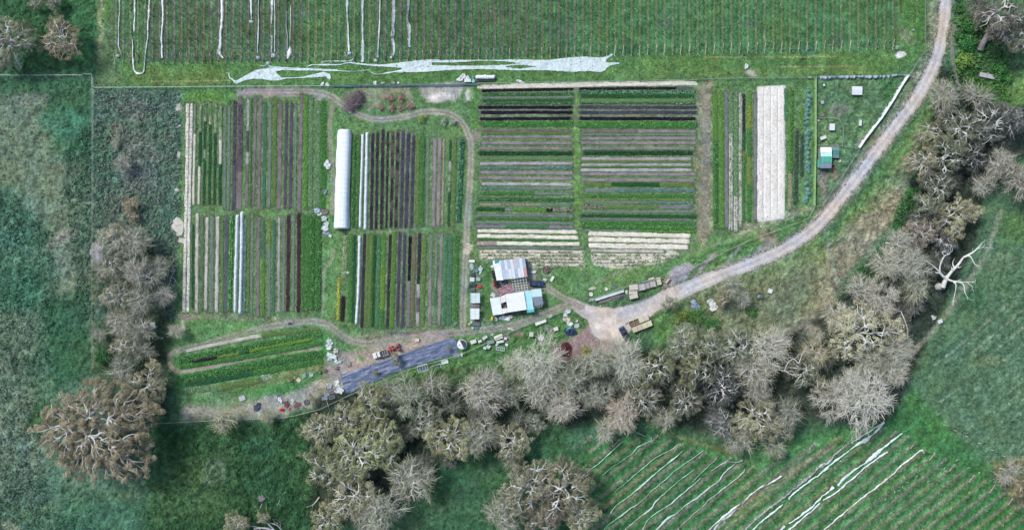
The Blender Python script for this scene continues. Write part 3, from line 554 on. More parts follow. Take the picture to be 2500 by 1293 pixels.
# ---------------------------------------------------------------- garden beds
#  kind: (soil colours, crops [(number per m2, leaf size, height, colours, rows or 0)], words)
KD = {
 'strawA': ([(236,229,218),(220,212,200)], [(1.2,.26,.12,[(110,130,116),(84,104,90)],2)], 'straw-mulched bed dotted with plants'),
 'straw': ([(236,227,212),(222,212,196)], [(.6,.22,.06,[(130,140,110)],0)], 'freshly straw-mulched bed'),
 'straw2': ([(210,204,192),(190,188,176)], [(2,.2,.06,[(130,150,120)],0)], 'pale straw bed'),
 'straw3': ([(202,194,186),(176,170,162)], [(3,.25,.08,[(130,146,122),(150,160,136)],0)], 'thinly strawed weedy bed'),
 'strawpurple': ([(168,148,146),(206,196,184)], [(2,.3,.1,[(112,84,92)],0)], 'straw bed with purplish stalks'),
 'strawrow': ([(222,213,196),(208,200,182)], [(11,.38,.26,[(108,136,86),(86,112,72),(130,140,96)],1)], 'straw bed with broken green plants'),
 'strawplant': ([(206,202,194),(170,172,158)], [(6,.42,.28,[(112,134,104),(92,116,88),(150,160,136)],2)], 'straw bed full of grey-green plants'),
 'white': ([(238,231,224),(226,218,210)], [(.12,.4,.15,[(70,104,84)],0)], 'wide bed covered in white straw'),
 'fade': ([(120,136,118),(160,164,150)], [(6,.3,.1,[(110,136,108),(140,156,136)],0)], 'fading bed'),
 'patchy': ([(176,180,156),(120,146,110)], [(10,.35,.2,[(66,122,76),(96,142,92)],0)], 'leafy bed with patches of straw'),
 'dark': ([(52,96,64)], [(22,.32,.22,[(44,98,60),(60,120,76),(34,84,54)],2)], 'dark green crop'),
 'darkgrn': ([(44,90,50)], [(26,.3,.24,[(40,98,48),(54,116,60),(30,80,42)],0)], 'dense dark green crop'),
 'darkfade': ([(110,130,104)], [(14,.32,.2,[(60,110,74),(110,136,108)],0)], 'thin dark green crop'),
 'darkbush': ([(48,78,54)], [(20,.42,.42,[(34,84,50),(52,108,62),(24,62,40)],2)], 'bushy dark green crop'),
 'darkbush2': ([(60,84,68)], [(18,.42,.4,[(64,96,74),(84,112,90),(46,78,60)],0)], 'bushy grey-green crop'),
 'lush': ([(74,124,66)], [(24,.34,.28,[(72,134,62),(94,152,78),(52,112,54)],0)], 'lush green crop'),
 'lush2': ([(70,118,64)], [(22,.42,.42,[(68,132,62),(94,154,82),(48,106,54),(112,160,96)],0)], 'tall lush green crop'),
 'lush3': ([(74,130,62)], [(24,.42,.36,[(84,150,66),(66,130,60),(110,166,96)],0)], 'bright leafy crop'),
 'bright': ([(92,140,62)], [(22,.32,.25,[(98,152,66),(120,166,82),(78,132,56)],0)], 'yellow-green leafy crop'),
 'bright2': ([(60,110,60)], [(12,.5,.3,[(86,158,84),(104,172,98)],2)], 'bright green crop of heads'),
 'bright3': ([(70,120,50)], [(26,.4,.5,[(84,140,56),(104,156,68),(60,116,48)],0)], 'tall bright green hedge-like crop'),
 'olive': ([(104,130,76)], [(18,.3,.2,[(104,134,72),(122,144,88),(84,120,66)],0)], 'olive green weedy crop'),
 'olive2': ([(106,132,72)], [(24,.26,.16,[(104,138,70),(120,148,84)],0)], 'even olive green crop'),
 'weedy': ([(100,136,92)], [(18,.32,.24,[(92,144,78),(150,172,140),(70,124,66)],0)], 'overgrown bed flecked with seed heads'),
 'greygreen': ([(120,134,122)], [(9,.27,.14,[(104,136,112),(134,154,136),(86,122,94)],3)], 'grey-green bed of small plants'),
 'greengrid': ([(108,136,96)], [(12,.27,.16,[(88,140,82),(110,156,100)],5)], 'green bed of small plants in fine lines'),
 'teal': ([(108,132,116)], [(14,.36,.24,[(104,150,146),(80,128,122),(124,168,166)],2)], 'blue-green cabbage bed'),
 'teal2': ([(80,118,90)], [(15,.3,.2,[(72,130,104),(96,148,122),(60,112,84)],3)], 'bluish green crop'),
 'teal3': ([(84,128,92)], [(15,.32,.2,[(88,150,112),(70,130,92),(112,168,134)],3)], 'sea-green crop in close lines'),
 'hedgeteal': ([(60,100,66)], [(22,.5,.7,[(84,148,108),(66,128,90),(104,164,124)],0)], 'tall blue-green bushy crop'),
 'chard': ([(58,96,60)], [(14,.42,.28,[(88,146,90),(60,116,64),(124,172,126)],2)], 'broad-leaved green crop'),
 'chard2': ([(40,66,50)], [(13,.5,.3,[(84,148,104),(112,168,132),(60,120,84)],2)], 'row of pale green leafy heads'),
 'speckle': ([(104,130,92)], [(12,.28,.16,[(150,164,92),(100,140,84)],2)], 'green bed flecked with yellow'),
 'yellow': ([(120,140,60)], [(30,.32,.45,[(214,206,60),(196,196,66),(170,180,60)],0)], 'bright yellow flowering strip'),
 'yellow2': ([(110,136,80)], [(15,.3,.25,[(170,178,66),(110,150,76)],0)], 'green bed yellow at its head'),
 'yellowgrn': ([(100,142,56)], [(22,.32,.25,[(160,178,56),(120,160,62),(90,146,60)],0)], 'yellow-green flowering crop'),
 'yellowgrn2': ([(96,138,60)], [(22,.3,.25,[(124,156,66),(96,146,62),(84,134,60)],0)], 'mixed green and yellowish crop'),
 'yellowgrn3': ([(116,138,70)], [(18,.28,.2,[(172,172,78),(110,146,74),(140,160,80)],0)], 'yellow-flecked green crop'),
 'yellowleaf': ([(110,140,50)], [(22,.34,.3,[(176,178,64),(130,160,60)],0)], 'crop yellowing at its upper part'),
 'orangecrop': ([(110,120,60)], [(18,.34,.25,[(168,140,64),(130,140,70)],0)], 'green crop with an orange patch'),
 'pale': ([(120,146,96)], [(22,.4,.45,[(160,178,132),(134,160,108),(180,192,152)],0)], 'pale flowering crop'),
 'blackcrop': ([(44,46,44)], [(16,.38,.3,[(40,40,42),(52,56,50),(64,58,62)],0)], 'blackish leafy crop'),
 'blackcrop2': ([(140,140,122)], [(8,.4,.25,[(46,44,46),(60,60,52),(100,120,86)],0)], 'bed of scattered blackish plants'),
 'brownplant': ([(124,112,98)], [(14,.28,.2,[(140,122,102),(110,112,84),(96,130,76)],0)], 'browning crop'),
 'tanspeck': ([(150,148,120)], [(12,.3,.2,[(120,136,84),(176,172,150),(96,124,76)],0)], 'tan seedy crop'),
 'lattice': ([(96,86,98)], [(11,.34,.14,[(56,54,66),(70,72,78)],4)], 'purple bed of latticed dark seedlings'),
 'lattice2': ([(110,96,106)], [(9,.34,.14,[(60,56,68)],5)], 'broad purple bed with dark seedlings'),
 'mauve': ([(134,122,124),(118,106,110)], None, 'bare mauve-brown soil bed'),
 'mauvelt': ([(150,140,140),(132,124,126)], [(.8,.2,.05,[(110,130,100)],0)], 'bare pale mauve soil bed'),
 'mauvedark': ([(92,78,90),(110,96,104)], None, 'bare damp soil bed'),
 'mauvefade': ([(130,122,128)], [(5,.26,.1,[(110,132,106)],0)], 'fading soil bed'),
 'mauvebrown': ([(112,98,100),(128,114,116)], [(2,.22,.06,[(104,120,84)],0)], 'brownish soil bed'),
 'lightmauve': ([(186,180,180),(166,160,162)], [(.6,.2,.05,[(110,130,100)],0)], 'dry pale lilac soil bed'),
 'light': ([(176,168,172),(160,152,156)], [(.8,.2,.05,[(120,136,104)],0)], 'dry pale soil bed'),
 'lilac': ([(92,84,100),(80,72,88)], None, 'bare dark lilac soil bed'),
 'lilacdark': ([(80,74,94),(68,62,80)], None, 'bare slate-purple soil bed'),
 'slate': ([(96,98,108),(84,84,94)], [(2,.2,.05,[(80,90,96)],0)], 'slate-grey soil bed'),
 'grey': ([(130,128,136),(116,116,124)], [(1.2,.2,.06,[(110,128,112)],0)], 'plain grey soil bed'),
 'soildark': ([(66,54,68),(52,44,58)], [(.8,.24,.06,[(80,90,76)],0)], 'bare dark soil bed'),
 'mottle': ([(52,42,54),(98,84,90)], [(1.5,.24,.06,[(96,110,84)],0)], 'mottled dark soil bed'),
 'brown': ([(74,50,62),(64,42,54)], None, 'freshly composted dark brown bed'),
 'black': ([(40,32,48),(32,26,40)], None, 'black compost bed'),
 'blackdim': ([(52,48,56),(40,38,44)], [(2,.3,.1,[(60,70,60)],0)], 'black compost bed head')}
ORD = ['', 'first','second','third','fourth','fifth','sixth','seventh','eighth','ninth','tenth','eleventh','twelfth','thirteenth','fourteenth','fifteenth','sixteenth','seventeenth','eighteenth','nineteenth']
TEN = {2:('twentieth','twenty'),3:('thirtieth','thirty'),4:('fortieth','forty'),5:('fiftieth','fifty'),6:('sixtieth','sixty'),7:('seventieth','seventy'),8:('eightieth','eighty'),9:('ninetieth','ninety'),10:('hundredth','hundred')}
def ordw(n):
    if n < 20: return ORD[n]
    if n > 100: return 'hundred-and-'+ORD[n-100]
    return TEN[n//10][0] if n % 10 == 0 else TEN[n//10][1]+'-'+ORD[n % 10]
def strip_mesh(px, py, wid, h, seed, segs, edge=.10):
    """raised soil along a centre line given in photo pixels; returns local vertices/colours"""
    g = np.random.RandomState(seed); x, y = W(px, py); z = gz(px, py); n = len(x)
    tx, ty = np.gradient(x), np.gradient(y); L = np.hypot(tx, ty); nx, ny = -ty/L, tx/L
    u = np.array([-1, -.86, -.6, -.2, .2, .6, .86, 1]); prof = np.array([-.12, .55, .95, 1, 1, .95, .55, -.12])
    t = np.linspace(0, 1, n); end = np.clip(np.minimum(t, 1-t)*n*.28/ .5, 0, 1)**.5
    hw = (wid/K/2)*(.72+.28*end)
    edge = .26 if any('straw' in k for _, k in segs) else (.05 if segs[0][1] == 'white' else .12); wobL = 1+(fbm(px, py, 26, seed, 4, .75)-.5)*edge*3; wobR = 1+(fbm(px+300, py, 26, seed+1, 4, .75)-.5)*edge*3
    U = u[None]*np.where(u[None] < 0, wobL[:, None], wobR[:, None])*hw[:, None]
    X = x[:, None]+nx[:, None]*U; Y = y[:, None]+ny[:, None]*U
    nz_ = (g.rand(n, len(u))-.5)*.05*(prof > 0)
    Z = z[:, None]+.01+h*prof[None]*end[:, None]+nz_
    pal = np.zeros((n, len(u), 3)); k0 = 0
    for t1, kd in segs:
        c = [S(q) for q in KD[kd][0]]; a, b = (c[0], c[-1]); s = (t >= k0) & (t <= t1+.01)
        m = np.clip((fbm(X*K, Y*K, 18, seed % 8, 3)-.42)*5, 0, 1)[..., None]; cc = a*(1-m)+b*m
        wgt = np.where(s, 1., 0)[:, None, None]; pal = pal*(1-wgt)+cc*wgt; k0 = t1
    pal *= (1+(g.rand(n, len(u), 1)-.5)*.16)
    i = np.arange(n*len(u)).reshape(n, len(u)); F = np.stack([i[:-1, :-1], i[:-1, 1:], i[1:, 1:], i[1:, :-1]], -1).reshape(-1, 4)
    return np.stack([X, Y, Z], -1).reshape(-1, 3), F, pal.reshape(-1, 3)
def crop_mesh(px, py, wid, h, seed, t0, t1, kd):
    g = np.random.RandomState(seed+77); x, y = W(px, py); z = gz(px, py)
    tx, ty = np.gradient(x), np.gradient(y); L = np.hypot(tx, ty); nx, ny = -ty/L, tx/L; V = []; C = []
    T = np.linspace(0, 1, len(x)); ln = np.sum(np.hypot(np.diff(x), np.diff(y)))*(t1-t0)
    for dens, ls, ht, cols, rows in KD[kd][1]:
        n = int(dens*ln*wid/K*1.3)+2; t = g.uniform(t0, t1, n); u = g.uniform(-1.2, 1.2, n)
        if kd in ('strawA',):                                   # separate plants set in two lines
            m = max(2, int(ln/1.15)); tt = np.repeat((np.arange(m)+.5)/m*(t1-t0)+t0, 2); uu = np.tile([-.4, .4], m); keep = g.rand(2*m) < .8
            tt, uu = tt[keep], uu[keep]; q = 5; t = np.repeat(tt, q)+g.normal(0, .0035, len(tt)*q); u = np.repeat(uu, q)+g.normal(0, .16, len(tt)*q); n = len(t)
        elif rows:
            r = (g.randint(rows, size=n)+.5)/rows*2-1; k = g.rand(n) < .8; u = np.where(k, r*.86+g.normal(0, .42/rows/1.6, n), u)
            if rows >= 3:
                q = ln/.55; k2 = g.rand(n) < .6; t = np.where(k2, t0+(np.round((t-t0)/(t1-t0)*q)/q)*(t1-t0)+g.normal(0, .1/ln, n)*(t1-t0), t)
        t = np.clip(t, t0, t1)
        if kd in ('strawrow', 'blackcrop2', 'tanspeck', 'weedy'):
            k = vn(t*ln*K, u*0+seed*31, 9, seed) > (.42 if kd != 'weedy' else .15); t, u = t[k], u[k]; n = len(t)
        if n == 0: continue
        X = np.interp(t, T, x)+np.interp(t, T, nx)*u*wid/K/2; Y = np.interp(t, T, y)+np.interp(t, T, ny)*u*wid/K/2; Z = np.interp(t, T, z)+h
        dome = np.sqrt(np.clip(1.05-u*u, 0, 1)); clump = vn(X*K, Y*K, 7, seed % 8)
        Z = Z+ht*dome*g.uniform(.25, 1.0, n)*(.6+.8*clump)
        sz = ls*g.uniform(.65, 1.25, n); N = np.stack([g.normal(0, .7, n)+nx.mean()*u*.6, g.normal(0, .7, n)+ny.mean()*u*.6, np.ones(n)], 1)
        pal = np.array([S(c)*1.23+.22*S(c).mean() for c in cols])[np.minimum((g.rand(n)*.55+clump*.45)*len(cols), len(cols)-1).astype(int)]
        V.append(leaves(np.stack([X, Y, Z], 1), N, sz, .62, g)); C.append(np.repeat(np.clip(pal*g.uniform(.78, 1.25, (n, 1))*(.8+.4*clump[:, None]), .002, .8), 4, 0))
    if not V: return None
    return np.concatenate(V), np.concatenate(C)
def make_bed(px, py, wid, segs, label, group, seed, name='garden_bed', cat='garden bed', h=.16):
    if isinstance(segs, str): segs = [(1, segs)]
    V, F, C = strip_mesh(px, py, wid, h, seed, segs)
    o = tag(ob(name, np_mesh(name, V, F, SOIL, C)), label, cat, group); t0 = 0
    for t1, kd in segs:
        if KD[kd][1]:
            r = crop_mesh(px, py, wid, h, seed, t0+.004, t1-.004, kd)
            if r: tag(ob('crop', np_mesh('crop', r[0], quadsF(len(r[0])//4), LEAF, r[1]), o), kind='stuff')
        t0 = t1
    return o
bed_n = 0
for k_, (nm_, sd_, vert_, L_) in BLK.items():
    srt = sorted(L_, key=lambda q: q[0]+.001*(q[3] if vert_ else 0))
    for j_, (c_, w_, s_, a_, b_, seg_) in enumerate(srt):
        if isinstance(seg_, str) and seg_ in ('lush','lush2','lush3','dark','darkgrn','olive','olive2','bright','weedy','teal2','teal3','yellowgrn2'): w_ *= 1.14
        elif seg_ == 'straw' or str(seg_).count("(1, 'straw')"): w_ *= 1.3
        bed_n += 1; n_ = max(8, int((b_-a_)/3.2)); t_ = np.linspace(0, 1, n_); cc_ = c_+s_*t_+(fbm(t_*200+c_*9, t_*0, 60, 3, 2)-.5)*1.6; aa_ = a_+(b_-a_)*t_
        sg = [(1, seg_)] if isinstance(seg_, str) else seg_
        kw = KD[max(zip([q[0]-p[0] for q, p in zip(sg, [(0,)]+sg)], [q[1] for q in sg]))[1]][2]
        lab = f"{kw}, {ordw(j_+1)} from the {sd_}, {nm_}"
        hh_ = .24 if 'bush' in str(seg_) or 'straw' in str(seg_) else .12
        make_bed(cc_ if vert_ else aa_, aa_ if vert_ else cc_, w_, seg_, lab, 'beds of the '+nm_, bed_n, h=hh_)
# weeds creeping over the edges of beds, tracks and the road
g = np.random.RandomState(33); EX, EY, EC = [], [], []
for k_, (nm_, sd_, vert_, L_) in BLK.items():
    for (c_, w_, s_, a_, b_, seg_) in L_:
        m_ = int((b_-a_)*(0 if seg_ == 'white' else .55 if seg_ in ('black', 'strawA') else 1.0)); t_ = g.rand(m_); k2 = vn(t_*(b_-a_), t_*0+c_, 12, 5) > .3; t_ = t_[k2]; m_ = len(t_)
        o_ = c_+s_*t_+g.choice([-1, 1], m_)*(w_/2+g.normal(0, 1.1, m_)); l_ = a_+(b_-a_)*t_+g.normal(0, 1, m_); e_ = g.rand(m_) < .06; l_ = np.where(e_, g.choice([a_, b_], m_)+g.normal(0, 2, m_), l_); o_ = np.where(e_, c_+g.uniform(-.5, .5, m_)*w_, o_)
        EX.append(o_ if vert_ else l_); EY.append(l_ if vert_ else o_); EC.append(np.array([S(104,136,84), S(124,148,100), S(86,122,76)])[g.randint(3, size=m_)]*1.2)
def edge_(pts, wd, n, j):
    p = spline(pts); i = g.uniform(0, len(p)-1.001, n); i0 = i.astype(int); f = i-i0; q = p[i0]*(1-f)[:, None]+p[i0+1]*f[:, None]; d = p[i0+1]-p[i0]; L = np.hypot(d[:, 0], d[:, 1])+1e-9
    o = g.choice([-1, 1], n)*((q[:, 2]/2 if wd is None else wd/2)+g.normal(0, j, n)+(vn(q[:, 0], q[:, 1], 14, 3)-.5)*5)
    EX.append(q[:, 0]-d[:, 1]/L*o); EY.append(q[:, 1]+d[:, 0]/L*o); EC.append(np.array([S(104,130,88), S(136,138,108), S(92,118,80)])[g.randint(3, size=n)]*1.15)
edge_(ROAD[:-1], None, 3600, 2.2)
EX, EY, EC = np.concatenate(EX), np.concatenate(EY), np.concatenate(EC); n = len(EX); x, y = W(EX, EY); sz = g.uniform(.2, .48, n)
V = leaves(np.stack([x, y, gz(EX, EY)+.14+sz*.15], 1), np.stack([g.normal(0, .7, n), g.normal(0, .7, n), np.ones(n)], 1), sz, .6, g); tag(ob('edge_weeds', np_mesh('edge_weeds', V, quadsF(n), LEAF, np.repeat(EC*g.uniform(.7, 1.3, (n, 1)), 4, 0))), kind='stuff')
# beds that run their own way
def path_bed(pts, wid, segs, label, grp=None, **kw):
    global bed_n; bed_n += 1; p = spline(pts, 14) if len(pts) > 2 else np.stack([np.linspace(pts[0][i], pts[1][i], 60) for i in (0, 1)], 1)
    return make_bed(p[:, 0], p[:, 1], wid, segs, label, grp, bed_n, **kw)
path_bed([(1165,212.5),(1440,207),(1702,203)], 12, [(.5,'strawpile'),(1,'straw')] if 0 else 'straw', 'long straw-covered border just below the top fence, brown-stained at its middle')
G5 = 'sloping beds in the lower left paddock'
path_bed([(455,856),(620,822),(780,802)], 9, [(.55,'straw3'),(1,'olive')], 'pale trampled strip along the top of the sloping beds', G5)
path_bed([(436,880),(560,857),(785,815)], 16, 'lush2', 'dense green sloping bed just below the pale strip', G5)
path_bed([(470,882),(560,866),(640,850),(770,826)], 8, [(.22,'blackcrop'),(.45,'yellowgrn3'),(.55,'dark'),(1,'yellowgrn')], 'narrow sloping bed with a line of yellow-green plants', G5, h=.35)
path_bed([(438,896),(600,870),(785,838)], 12, 'lush', 'green sloping bed above the middle dirt path', G5)
path_bed([(455,925),(620,893),(790,862)], 18, 'lush2', 'tall green sloping bed just below the middle dirt path', G5)
path_bed([(450,940),(620,910),(790,880)], 14, [(.5,'dark'),(1,'lush')], 'dark sloping bed, lowest but one in the lower left paddock', G5)
path_bed([(452,952),(540,944),(640,925)], 16, [(.5,'weedy'),(1,'olive')], 'weedy lowest sloping bed with whitish flowers', G5)

# ---------------------------------------------------------------- the blue-green shrubs of the hedge
def bush_mesh(seed, r=1., h=.9, n=260, ls=.34, cl=5):
    g = np.random.RandomState(seed); V = []; C = []
    cs = [(0, 0, h*.45, r*.75)]+[(g.normal(0, .42*r), g.normal(0, .42*r), h*g.uniform(.3, .8), r*g.uniform(.35, .55)) for _ in range(cl)]
    for cx, cy, cz, cr in cs:
        m = int(n*(cr/r)**2/1.6)+8; d = g.normal(size=(m, 3)); d[:, 2] = np.abs(d[:, 2]); d /= np.linalg.norm(d, axis=1, keepdims=True)
        p = d*cr*g.uniform(.7, 1.05, (m, 1))*(1, 1, .8)+(cx, cy, cz); V.append(leaves(p, d+g.normal(0, .4, d.shape), ls*g.uniform(.6, 1.2, m), .5, g))
        C.append(np.repeat(g.uniform(.68, 1.3, (m, 1))*g.uniform(.85, 1.15)*np.ones((m, 3))*(1+g.normal(0, .05, (m, 3))), 4, 0))
    V = np.concatenate(V); C = np.concatenate(C); return np_mesh('foliage', V, quadsF(len(V)//4), CROWN, C)
BUSH = [bush_mesh(s) for s in range(5)]; BUSHF = [bush_mesh(20+s, ls=.22, n=420, cl=9) for s in range(3)]
def stem_mesh():
    m = MB(); 
    for k in range(5): a = k*1.26; m.tube([(0, 0, -.1), (.15*cos(a), .15*sin(a), .35), (.4*cos(a), .4*sin(a), .75)], [.05, .035, .015], 4)
    me = m.mesh('stems', BARK); at = me.color_attributes.new('Col', 'FLOAT_COLOR', 'POINT'); at.data.foreach_set('color', [.25, .2, .16, 1]*len(m.v)); return me
STEM = stem_mesh()
def shrub(px, py, rpx, col, label, group=None, h=1., cat='shrub', name='shrub', fine=False):
    x, y = P(px, py, .6); r = rpx/K
    o = thing(name, label, cat, (x, y, float(gz(px, py))), RS.rand()*6.28, group); s = r/1.0
    a = ob('foliage', (BUSHF if fine else BUSH)[RS.randint(3)], o); a.scale = (s, s, s*h); a.color = (*np.clip(S(col)*1.75, 0, 1), 1)
    b = ob('stems', STEM, o); b.scale = (s, s, s*h); return o
HS = [(1974,222),(1975,233),(1973,245),(1975,256),(1972,268),(1970,279),(1970,290),(1969,301),(1974,317),(1974,328),(1972,340),(1970,351),(1971,362),(1972,373),(1973,384),(1972,395),(1972,406),(1974,417),(1973,435),(1972,446),(1972,462),(1971,472),(1970,483),(1968,493)]
for i, (x, y) in enumerate(HS): shrub(x, y, 7.5 if i != 18 else 4, (112,152,148), f'blue-green rounded shrub, {ordw(i+1)} from the top in the hedge beside the hen run', 'blue-green hedge shrubs', .9)

# ---------------------------------------------------------------- vine rows
WOODM = MC((176,168,158), .8, amt=.2, name='weathered_timber'); WIREM = MC((190,196,196), .5, .6, name='wire')
def vine_mesh(L, seed, green, dens=1.0):
    g = np.random.RandomState(seed); n = int(L*46*dens); t = g.uniform(0, L, n); k = vn(t*K, t*0+seed*9, 14, seed) > (.2 if dens < 1 else .08); t = t[k]; n = len(t)
    u = g.normal(0, .13, n)+.03*np.sin(t); zz = g.uniform(.5, 1.25, n)
    V1 = leaves(np.stack([u, -t, zz], 1), np.stack([g.normal(0, .8, n), g.normal(0, .8, n), np.ones(n)], 1), g.uniform(.14, .34, n), .35, g)
    c = np.where(g.rand(n, 1) < green, [[1., 1.12, .72]], [[1.0, .93, .9]])*g.uniform(.6, 1.35, (n, 1)); C1 = np.repeat(c, 4, 0)
    m = MB()
    for q in np.arange(.6, L, 1.5):
        a = g.normal(0, .06); m.tube([(a, -q, 0), (a+g.normal(0, .04), -q, .8)], [.05, .035], 4, False)
        m.tube([(a, -q-.7, .82+g.normal(0, .03)), (a, -q, .8), (a+g.normal(0, .03), -q+.7, .84)], [.02, .035, .02], 4, False)
    V2 = np.array(m.v); F2 = np.array(m.f)+len(V1); V = np.concatenate([V1, V2]); C = np.concatenate([C1, np.ones((len(V2), 3))*.9])
    return np_mesh('vines', V, np.concatenate([quadsF(len(V1)//4), F2]), CROWN, C)
VINES = [vine_mesh(25.5, s, .12+.18*s, 1.) for s in range(4)]+[vine_mesh(25.5, 10+s, .7, .75) for s in range(3)]
def post_mesh(h=1.7, w=.11):
    return MB().tube([(0, 0, -.2), (0, 0, h)], [w/2, w/2*.9], 6).mesh('post', WOODM)
POSTM = post_mesh(); ENDM = MB().tube([(0, 0, -.2), (.02, .12, 1.65)], [.09, .075], 6).mesh('end_post', WOODM)
STRUTM = MB().tube([(.0, -.5, .02), (.02, 2.3, 1.2)], [.07, .07], 5).add(*(lambda b: (b.v, b.f))(MB().tube([(.0, -.5, .02), (.22, -.75, .0)], [.04, .04], 4))).mesh('brace', MC((232,232,218), .8, name='pale_timber'))
WIREMESH = MB().tube([(0, 0, 1.0), (0, -25.5, 1.0)], [.018, .018], 3).mesh('trellis_wire', WIREM)
for i, x in enumerate(rows_top):
    ye = float(row_end(x)); wx_, wy_ = W(x, ye); tn = row_tone(x)
    look = 'brown leafless' if tn > .6 else ('greyish sparse' if tn > .35 else 'green-flecked')
    o = thing('vine_row', f'{look} vine row, {ordw(i+1)} from the left in the top vineyard', 'vine row', (float(wx_), float(wy_), 0), 0, 'vine rows of the top vineyard')
    v = ob('vines', VINES[RS.randint(4)] if tn > .35 else VINES[4+RS.randint(3)], o, (0, 25.5, 0)); v.scale[0] = RS.choice([-1, 1])*(1.0+.5*tn)
    v.color = (*(S(132,124,116) if tn > .45 else S(128,140,96)), 1)
    o.location[2] = 0; ob('end_post', ENDM, o); b_ = ob('brace', STRUTM, o, (RS.uniform(-.1, .1), 0, 0)); b_.scale[0] = RS.choice([-1, 1, 1])
    for q in (7, 14, 21): ob('post', POSTM, o, (0, q+RS.uniform(-.6, .6), 0))
    ob('trellis_wire', WIREMESH, o, (0, 25.5, 0))
for k, d in enumerate(drow):
    x0, y0, x1, y1 = vrow(d); L = hypot(x1-x0, y1-y0)/K
    if L < 5: continue
    a, b = W(x0, y0); ang = atan2(-(y1-y0), x1-x0)+pi/2
    o = thing('vine_row', f'{"thin bare" if k % 3 else "weedy bare"} vine row, {ordw(k+1)} from the upper left in the slanting lower vineyard', 'vine row', (float(a), float(b), 0), ang, 'vine rows of the lower vineyard')
    v = ob('vines', vine_mesh(L, 50+k, .45, .7), o); v.color = (*S(126,126,104), 1); ob('end_post', ENDM, o, (0, -.3, 0), pi)
    if k % 2 == 0: ob('brace', STRUTM, o, (0, -.2, 0), pi)
    for q in np.arange(7, L-1, 8): ob('post', POSTM, o, (0, -q, 0))
    ob('trellis_wire', MB().tube([(0, 0, 1.0), (0, -L, 1.0)], [.02, .02], 3).mesh('trellis_wire', WIREM), o)

# ---------------------------------------------------------------- cloth: nets and sheets lying on the ground
def ribbon(pts, name, label, cat, col=(222,238,240), z=.35, seed=0, group=None, knot=None, wob=.35, parent=None):
    """a long twisted strip of netting; pts = (px, py, width in px)"""
    p = spline(pts, 10) if len(pts) > 2 else np.array(pts, float); seg = np.hypot(np.diff(p[:, 0]), np.diff(p[:, 1])); s = np.r_[0, np.cumsum(seg)]; n = max(6, int(s[-1]/2))
    q = np.linspace(0, s[-1], n); px = np.interp(q, s, p[:, 0]); py = np.interp(q, s, p[:, 1]); w = np.interp(q, s, p[:, 2])
    g = np.random.RandomState(seed+5); tx, ty = np.gradient(px), np.gradient(py); L = np.hypot(tx, ty)+1e-9; nx, ny = -ty/L, tx/L
    w = w*(1+(vn(q, q*0+seed*50, 16, seed)-.5)*2*wob+(vn(q, q*0+seed*50, 5, seed+1)-.5)*wob); m = 6; u = np.linspace(-1, 1, m)
    cx = px+(vn(q, q*0+seed*9, 22, seed+2)-.5)*2.2; X = cx[:, None]+nx[:, None]*u*w[:, None]/2; Y = py[:, None]+ny[:, None]*u*w[:, None]/2
    x, y = W(X, Y); Z = gz(X, Y)+z*(.35+.65*np.sqrt(np.clip(1-u*u, 0, 1)))[None]*(.6+.8*vn(X, Y, 7, seed))+(vn(X, Y, 2.4, seed)-.5)*.16+.06
    c = 1.15*S(col)[None]*(.88+.24*vn(X.ravel(), Y.ravel(), 5, seed))[:, None]
    i = np.arange(n*m).reshape(n, m); F = np.stack([i[:-1, :-1], i[:-1, 1:], i[1:, 1:], i[1:, :-1]], -1).reshape(-1, 4); V = np.stack([x, y, Z], -1).reshape(-1, 3)
    for kx, ky, kr in (knot or []):                              # a gathered bundle at the end
        mm = 220; d = g.normal(size=(mm, 3)); d[:, 2] = np.abs(d[:, 2]); d /= np.linalg.norm(d, axis=1, keepdims=True); kk = W(kx, ky)
        P3 = d*np.array([kr/K, kr/K*.8, .4])*g.uniform(.6, 1.1, (mm, 1))*(.7+.6*vn(d[:, 0]*20+seed*9, d[:, 1]*20, 5, seed))[:, None]+(kk[0], kk[1], .1)
        V2 = leaves(P3, d, .5*kr/4, .7, g); F = np.concatenate([F, quadsF(mm)+len(V)]); V = np.concatenate([V, V2]); c = np.concatenate([c, np.tile(S(col)*1.06, (4*mm, 1))*g.uniform(.85, 1.05, (4*mm, 1))])
    o = ob(name, np_mesh(name, V, F, CLOTH, np.clip(c, 0, .84), True), parent)
    return tag(o, label, cat, group) if label else o
def inpoly(X, Y, pts):
    p = np.array(pts, float); ins = np.zeros(X.shape, bool)
    for (ax, ay), (bx, by) in zip(p, np.roll(p, -1, 0)): ins ^= ((ay > Y) != (by > Y)) & (X < (bx-ax)*(Y-ay)/((by-ay) if by != ay else 1e-9)+ax)
    return ins
